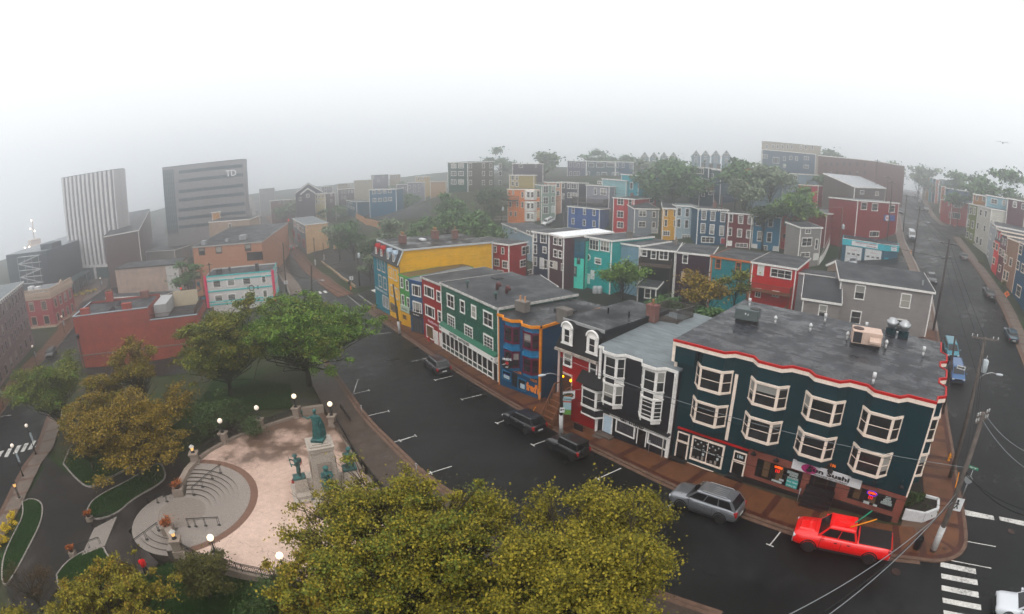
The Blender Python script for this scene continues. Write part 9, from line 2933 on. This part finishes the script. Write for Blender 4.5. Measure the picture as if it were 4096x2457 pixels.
for p,l_ in((('l',1832,803),'farther'),(('l',1835,860),'nearer')):
 b=P(p);o=MB()
 for k in range(6):
  o.box(-.4,.4,-.3+.11*k,-.25+.11*k,0,.03).box(-.4+.15*k,-.35+.15*k,-.3,.3,.0,.029)
 tag(o.build('drain_grate',flat('rusty grate',(.05,.022,.018),.7),None,MT((b.x,b.y,zf(b.x,b.y)+.05))@MR(1.2,4,'Z')),'%s of the two iron drain grates at the kerb by the corner pole'%l_,'drain')
for p,l_ in((('n',1772,400),'nearest the corner lamp'),(('n',2290,968),'by the ochre maple'),(('q',690,395),'before the black bay front shop'),(('q',2092,865),'before the sushi shop'),(('h',850,1345),'before the blue record shop')):
 b=P(p)
 o=empty('parking_meter',b+Vector((0,0,.13)),0,'slim grey parking post '+l_,'parking post','parking posts along the kerb')
 MB().tube([(0,0,-.1),(0,0,1.1)],.03,6).build('post',STEEL,o)
 MB().box(-.07,.07,-.05,.05,1.08,1.3,bev=.02).build('head',flat('grey metal',(.3,.31,.32),.5),o)
def board_fence(name,label,pts,h,mat,top=None,gap=.14,w=.12):
 o=empty(name,(0,0,0),0,label,'fence')
 m=MB();u=Vector((0,0,1))
 for a,b in zip(pts[:-1],pts[1:]):
  n=max(2,int((b-a).length/gap))
  for k in range(n+1):
   q=a.lerp(b,k/n);z=zf(q.x,q.y)
   m.beam(Vector((q.x,q.y,z-.1)),Vector((q.x,q.y,z+h)),w,.03)
  za,zb_=zf(*a.xy),zf(*b.xy)
  for f in(.2,.9):m.beam(Vector((a.x,a.y,za+h*f)),Vector((b.x,b.y,zb_+h*f)),.05,.09)
 m.build('boards',mat,o)
 return o
m=MB()
ln=resample([G2(p)for p in(('b',915,1065),('b',1000,1130),('b',1100,1215),('b',1235,1308))],1.2)
for a,b in zip(ln[:-1],ln[1:]):m.beam(Vector((a.x,a.y,zf(*a)+.32)),Vector((b.x,b.y,zf(*b)+.32)),.3,.5)
tag(m.build('low_wall',flat('buff timber barrier',(.36,.26,.17),.8,var=.3)),'long buff timber barrier between the car park and the brown pavement','barrier')
G3=lambda p:P(p)
board_fence('board_fence','brown board fence between the yellow wall and the red house',[P(('h',128,60)),P(('h',320,55))],1.9,BROWNW)
board_fence('board_fence','dark red board fence in front of the red and brown houses',[P(('h',600,150)),P(('h',700,195)),P(('h',870,190))],1.7,flat('dark red stain',(.09,.016,.014),.8,var=.3))
board_fence('picket_fence','white picket fence beside the orange house',[P(('c',415,905)),P(('c',655,900))],1.5,WHITE)
board_fence('picket_fence','white railing before the grey upper house',[P(('c',1745,1010)),P(('c',1965,1030))],1.3,WHITE,gap=.2,w=.08)
board_fence('picket_fence','white fence at the top of the lawn by the garage',[P(('e',555,770)),P(('e',700,830))],1.5,WHITE)
board_fence('picket_fence','white fence running down the lawn beside the grey upper house',[P(('e',612,800)),P(('e',480,1090))],1.6,WHITE)
board_fence('board_fence','hazy orange hoarding below the upper car park',[P(('b',1238,640)),P(('b',1330,705)),P(('b',1470,745))],2.2,flat('faded orange hoarding',(.5,.26,.12),.8,var=.2))
board_fence('board_fence','dark brown deck fence behind the crimson house',[P(('i',1425,330)),P(('i',1680,375))],2.0,DARKW)
z_t=RHZ+.9
tp=[at(p,z_t)for p in(('i',243,300),('i',500,345),('i',652,300),('i',410,240))]
o=empty('roof_terrace',(tp[0].x,tp[0].y,z_t-1.2),0,'weathered brown timber terrace enclosure behind the black mansard roof','terrace')
pv=[Vector((q.x-tp[0].x,q.y-tp[0].y))for q in tp]
MB().prism([tuple(v)for v in pv],-.2,0).build('floor',GREYW,o)
for i in range(4):
 a,b=pv[i],pv[(i+1)%4]
 balustrade(o,[tuple(a),tuple(b)],0,1.25,GREYW,'railing',.13)
m=MB()
for v in pv:m.box(v.x-.1,v.x+.1,v.y-.1,v.y+.1,-7,0)
m.build('post',GREYW,o)
q0,q1=P(('h',885,175)),P(('h',985,165))
o=empty('garden_stairs',q0,dang(q0,q1),'orange brown timber stairs rising to the brown house','stairs')
w_=(q1-q0).length+.8
m=MB()
for k in range(9):m.box(w_*k/9,w_*(k+1)/9+.05,0,1.2,.2+.26*k,.26+.26*k)
m.build('tread',flat('orange brown timber',(.24,.10,.035),.75,var=.3),o)
for y in(0,1.2):
 balustrade(o,[(0,y),(w_,y)],0.3,.2,BROWNW)
 m=MB()
 for k in range(14):
  f=k/13
  m.beam((w_*f,y,.2+2.34*f),(w_*f,y,1.25+2.34*f),.12,.03)
 m.beam((0,y,1.25),(w_,y,3.6),.06,.12).beam((0,y,.15),(w_,y,2.5),.06,.24)
 m.build('stair_rail',flat('orange brown timber',(.24,.10,.035),.75,var=.3),o)
q0,q1=P(('h',1020,215)),P(('h',1110,235))
o=empty('greenhouse',q0,dang(q0,q1),'small glass and timber greenhouse before the mint house','greenhouse')
w_=(q1-q0).length
m=MB()
for x in linspace(0,w_,5):
 m.beam((x,0,0),(x,0,1.9),.07,.07).beam((x,2,0),(x,2,2.6),.07,.07).beam((x,0,1.9),(x,2,2.6),.07,.07)
for z in(.0,.9,1.9):m.beam((0,0,z),(w_,0,z),.07,.07)
m.beam((0,2,2.6),(w_,2,2.6),.07,.07)
m.build('frame',GREYW,o)
MB().box(.03,w_-.03,.03,.05,0,1.85).add([(0,.02,1.92),(w_,.02,1.92),(w_,2,2.62),(0,2,2.62),(0,.02,1.9),(w_,.02,1.9),(w_,2,2.6),(0,2,2.6)],BOXF).build('glazing',flat('grimy glass',(.10,.12,.115),.2,var=.4),o)
for k,x in enumerate((1372,1412)):
 q=P(('h',x,290));tag(MB().lathe([(.45,0),(.5,.2),(.5,1.1),(.35,1.35),(.05,1.4)],14,(q.x,q.y,q.z-.1)).build('oil_tank',flat('pale tank',(.4,.42,.43),.5,var=.2)),'%s of the two pale round tanks beside the turquoise house'%('left','right')[k],'tank','tanks beside the turquoise house')
h_=row_house('navy_extension','small navy rear extension with one window under the black balcony house','h',(1775,228),(1952,250),'151d28',4.0,wins=[('1868,292',(56,90))],d=4,cat='extension',slope=.2)
sh_=gable('playhouse','teal playhouse with an orange gable frame among the backyard shrubs','i',(880,235),(955,255),(915,185),'g','12525a','',d=2,group=None);sh_.root['category']='playhouse'
def traffic(label,p,top,dist=None,on=0,posth=5):
 b=P(p)
 o=empty('traffic_light',b,0,label,'traffic light')
 MB().tube([(0,0,-.2),(0,0,posth)],.09,8).build('post',flat('dark post',(.03,.03,.03),.5),o)
 MB().box(-.2,.2,-.32,-.08,posth-1.1,posth,bev=.03).build('head',flat('signal yellow',(.3,.2,.03),.5),o)
 for k,(c,on_)in enumerate((('ff2a12',on==0),('3a2a08',False),('0a2a14',False))):
  MB().lathe([(.16,0),(.16,.04)],12).build('lens',emis('signal red','ff2a12',6)if on_ else flat('dark lens '+c,c,.3),o,MT((0,-.33,posth-.2-.34*k))@MR(R(90),4,'X'))
traffic('red traffic light on the right of the far crossing',('b',575,850),None,posth=5.5)
traffic('traffic light just right of the red one at the far crossing',('b',612,790),None,posth=5.5)
traffic('red traffic light left of the far crossing by the beige block',('b',238,760),None,posth=4)
traffic('red traffic light at the foggy lower junction',('a',1210,1085),None,posth=5)
traffic('red traffic light farther along the foggy lower street',('a',1405,950),None,posth=4)
traffic('traffic light beside the turquoise lift',('f',1735,260),None,posth=4)
sp=atdist(('a',310,830),300)
o=empty('ship',(sp.x,sp.y,-13),-.35,'orange supply ship with deck lights almost lost in the fog at the left','ship')
MB().prism([(-16,-5),(12,-5),(18,0),(12,5),(-16,5)],0,5).build('hull',flat('ship orange',(.45,.12,.05),.6),o)
MB().box(-4,8,-4,4,5,9,bev=.2).box(-2,6,-3.5,3.5,9,12.5,bev=.2).box(0,4,-3,3,12.5,15,bev=.2).build('superstructure',flat('ship white',(.6,.5,.45),.6),o)
MB().tube([(2,0,15),(2,0,24)],.3,6).beam((-1,0,20),(5,0,20),.2,.2).build('mast',flat('ship white',(.6,.5,.45),.6),o)
for k,(x,y,z)in enumerate(((2,-.5,24),(-1,-.5,20),(5,-.5,19),(-6,-5.2,9),(-3,-4.2,11.5),(1,-4.2,11),(4,-4.2,12),(9,-5.2,9.5),(-9,-5.2,7))):
 MB().lathe([(.05,-.4),(.45,0),(.05,.4)],8,(x,y,z)).build('deck_light',emis('deck light','fff2dc',14),o)
def person(label,p,coat,legs,h=1.72,rot=0,hair=(.03,.02,.015),dz=.03):
 b=P(p)
 o=empty('person',b+Vector((0,0,dz)),rot,label,'person')
 s=h/1.72
 m=MB()
 for sg,fwd in((-1,.18),(1,-.16)):
  m.tube([(sg*.09,0,.92),(sg*.1,-fwd*.5,.5),(sg*.1,-fwd,.08)],[.09,.07,.05],8)
  m.tube([(sg*.1,-fwd+.05,.04),(sg*.1,-fwd-.16,.04)],[.045,.04],6)
  m.tube([(sg*.2,0,1.42),(sg*.26,fwd*.4,1.16),(sg*.24,fwd*.9-.06,.92)],[.065,.05,.035],7)
  hx=(sg*.24,fwd*.9-.06,.9)
  for k in range(4):m.tube([hx,(hx[0]-sg*.02,hx[1]-.03+.018*k,hx[2]-.11)],.011,5)
  m.tube([hx,(hx[0]-sg*.03,hx[1]-.06,hx[2]-.05)],.012,5)
 m.tube([(0,0,.88),(0,0,1.15),(0,0,1.4),(0,0,1.48)],[.15,.15,.18,.08],10)
 m.tube([(0,0,1.45),(0,-.01,1.6)],[.055,.055],7)
 ball(m,(0,-.02,1.63),.095,1.2);m.tube([(0,-.1,1.62),(0,-.13,1.6)],.015,5)
 for sg in(-1,1):ball(m,(sg*.095,0,1.62),.025)
 figure('body',m,o,Matrix.Scale(s,4),flat('skin',(.4,.24,.17),.6),.022)
 c=MB().lathe([(.22,.82),(.2,1.1),(.235,1.38),(.13,1.5),(.09,1.52)],14)
 for sg,fwd in((-1,.18),(1,-.16)):c.tube([(sg*.2,0,1.42),(sg*.265,fwd*.4,1.16),(sg*.245,fwd*.85-.05,.95)],[.085,.07,.055],8)
 c.build('jacket',flat('jacket '+str(coat),coat,.7),o,Matrix.Scale(s,4))
 t=MB()
 for sg,fwd in((-1,.18),(1,-.16)):t.tube([(sg*.09,0,.95),(sg*.1,-fwd*.5,.5),(sg*.1,-fwd,.1)],[.115,.088,.07],8)
 t.build('trousers',flat('trousers '+str(legs),legs,.8),o,Matrix.Scale(s,4))
 MB().lathe([(.105,1.60),(.118,1.68),(.09,1.75),(.02,1.775)],12,(0,.012,0)).build('hair',flat('hair '+str(hair),hair,.7),o,Matrix.Scale(s,4))
person('person in a pink red jacket walking on the dark park path',('r',1390,1105),'c02040',(.02,.02,.025),rot=.6)
person('person in a white coat walking on the pavement by the far corner shop',('b',682,945),'c8c8c8',(.05,.05,.06),rot=.3,dz=.15)
bp=atdist((4012,573),70)
o=empty('gull',bp,.8,'small gull gliding high at the upper right','bird')
m=MB()
m.tube([(-.25,0,0),(-.1,0,.02),(.1,0,.02),(.3,0,-.01)],[.03,.08,.09,.02],8)
ball(m,(-.28,0,.03),.055)
for sg in(-1,1):
 m.add([(-.1,sg*.05,.03),(.1,sg*.05,.03),(.08,sg*.4,.16),(-.06,sg*.4,.18),(.16,sg*.8,.06),(.1,sg*.8,.07),(-.1,sg*.05,.05),(.1,sg*.05,.05),(.08,sg*.4,.18),(-.06,sg*.4,.2),(.16,sg*.8,.075),(.1,sg*.8,.085)],[(0,1,2,3),(3,2,4,5),(6,9,8,7),(9,11,10,8),(0,3,9,6),(1,7,8,2),(3,5,11,9),(2,8,10,4),(4,10,11,5)])
m.build('body',flat('gull grey',(.3,.3,.31),.7),o)
# ------------------------------------------------------------------ one object per loose piece
def split_pieces(o):
 me=o.data
 n=len(me.vertices)
 par=list(range(n))
 def find(i):
  while par[i]!=i:
   par[i]=par[par[i]];i=par[i]
  return i
 for e in me.edges:par[find(e.vertices[0])]=find(e.vertices[1])
 isl={}
 for i in range(n):isl.setdefault(find(i),[]).append(i)
 bb=[]
 for k,vs in isl.items():
  a=np.array([me.vertices[i].co for i in vs]);bb.append([{k},a.min(0),a.max(0)])
 i=0
 while i<len(bb):
  for j in range(len(bb)):
   if j!=i:
    g=np.linalg.norm(np.maximum(0,np.maximum(bb[i][1]-bb[j][2],bb[j][1]-bb[i][2])))
    if g<max(.02,.5*max((bb[i][2]-bb[i][1]).max(),(bb[j][2]-bb[j][1]).max())):
     bb[i]=[bb[i][0]|bb[j][0],np.minimum(bb[i][1],bb[j][1]),np.maximum(bb[i][2],bb[j][2])]
     del bb[j];i=-1
     break
  i+=1
 if len(bb)<2:return
 own=[[]for _ in bb]
 for q in me.polygons:
  r_=find(q.vertices[0])
  own[next(k for k,b in enumerate(bb)if r_ in b[0])].append([tuple(me.vertices[v].co)for v in q.vertices])
 for fs in own:
  b=MB()
  for f in fs:b.add(f,[tuple(range(len(f)))])
  b.build(o.name.split('.')[0],list(me.materials),o.parent,o.matrix_local)
 bpy.data.objects.remove(o)
for o in list(COL.objects):
 if o.type=='MESH' and o.name.split('.')[0]in('bay_trim','chimney_pot','cornice_bracket','door_window','label_plate','post','roof_hatch','rooftop_unit','lettering')and not o.children and len(o.data.vertices)<9000:
  split_pieces(o)
# ------------------------------------------------------------------ camera, air and light
cd=bpy.data.cameras.new('camera')
co=bpy.data.objects.new('camera',cd)
COL.objects.link(co)
scene.camera=co
co.location=EYE
co.rotation_euler=(R(90)-PITCH,0,0)
cd.type='PANO'
cd.panorama_type='FISHEYE_LENS_POLYNOMIAL'
cd.sensor_fit='HORIZONTAL'
cd.sensor_width=36
cd.sensor_height=36*H/W
cd.fisheye_fov=R(180)
cd.fisheye_polynomial_k0=0
cd.fisheye_polynomial_k1=-HFOV/36
cd.fisheye_polynomial_k2=cd.fisheye_polynomial_k3=cd.fisheye_polynomial_k4=0
cd.clip_start=.1
cd.clip_end=6000
m=bpy.data.materials.new('sea fog')
m.use_nodes=True
nt=m.node_tree
nt.nodes.clear()
v=nt.nodes.new('ShaderNodeVolumePrincipled')
v.inputs['Color'].default_value=(.96,.98,1,1)
v.inputs['Density'].default_value=.0031
v.inputs['Anisotropy'].default_value=.85
o_=nt.nodes.new('ShaderNodeOutputMaterial')
nt.links.new(v.outputs[0],o_.inputs['Volume'])
hz=MB().box(-325,345,-85,455,-16,47).build('haze',m)
tag(hz,kind='stuff')
w=bpy.data.worlds.new('World')
scene.world=w
w.use_nodes=True
nt=w.node_tree
bg=nt.nodes['Background']
sky=N(nt,'ShaderNodeTexSky',sky_type='NISHITA',sun_disc=False)
SUN_EL,SUN_AZ=R(52),R(200)
sky.sun_elevation=SUN_EL
sky.sun_rotation=SUN_AZ
sky.dust_density=6
sky.air_density=1.5
hs=N(nt,'ShaderNodeHueSaturation')
hs.inputs['Saturation'].default_value=.18
nt.links.new(sky.outputs[0],hs.inputs['Color'])
tc=N(nt,'ShaderNodeTexCoord')
sp=N(nt,'ShaderNodeSeparateXYZ')
nt.links.new(tc.outputs['Generated'],sp.inputs[0])
ov=ramp(nt,sp.outputs[2],[(0.0,(12,12.6,13.2,1)),(.1,(13,13.4,13.7,1)),(.3,(14,14,14,1)),(1,(20,20,20,1))])
c=mix(nt,.75,hs.outputs[0],ov)
nt.links.new(c,bg.inputs[0])
bg.inputs[1].default_value=.14
sl=bpy.data.lights.new('sun','SUN')
sl.energy=1.0
sl.angle=R(25)
sl.color=(1,.97,.93)
so=bpy.data.objects.new('sun',sl)
COL.objects.link(so)
d=Vector((sin(SUN_AZ)*cos(SUN_EL),cos(SUN_AZ)*cos(SUN_EL),sin(SUN_EL)))
so.rotation_euler=d.to_track_quat('Z','Y').to_euler()
scene.view_settings.view_transform='Standard'
scene.view_settings.look='None'
scene.view_settings.exposure=-.45
scene.view_settings.gamma=1
scene.render.engine='CYCLES'
cy=scene.cycles
cy.max_bounces=6
cy.diffuse_bounces=3
cy.glossy_bounces=2
cy.transmission_bounces=2
cy.transparent_max_bounces=6
cy.volume_bounces=1
cy.volume_max_steps=64
cy.use_denoising=True
cy.sample_clamp_indirect=6
scene.render.use_persistent_data=False
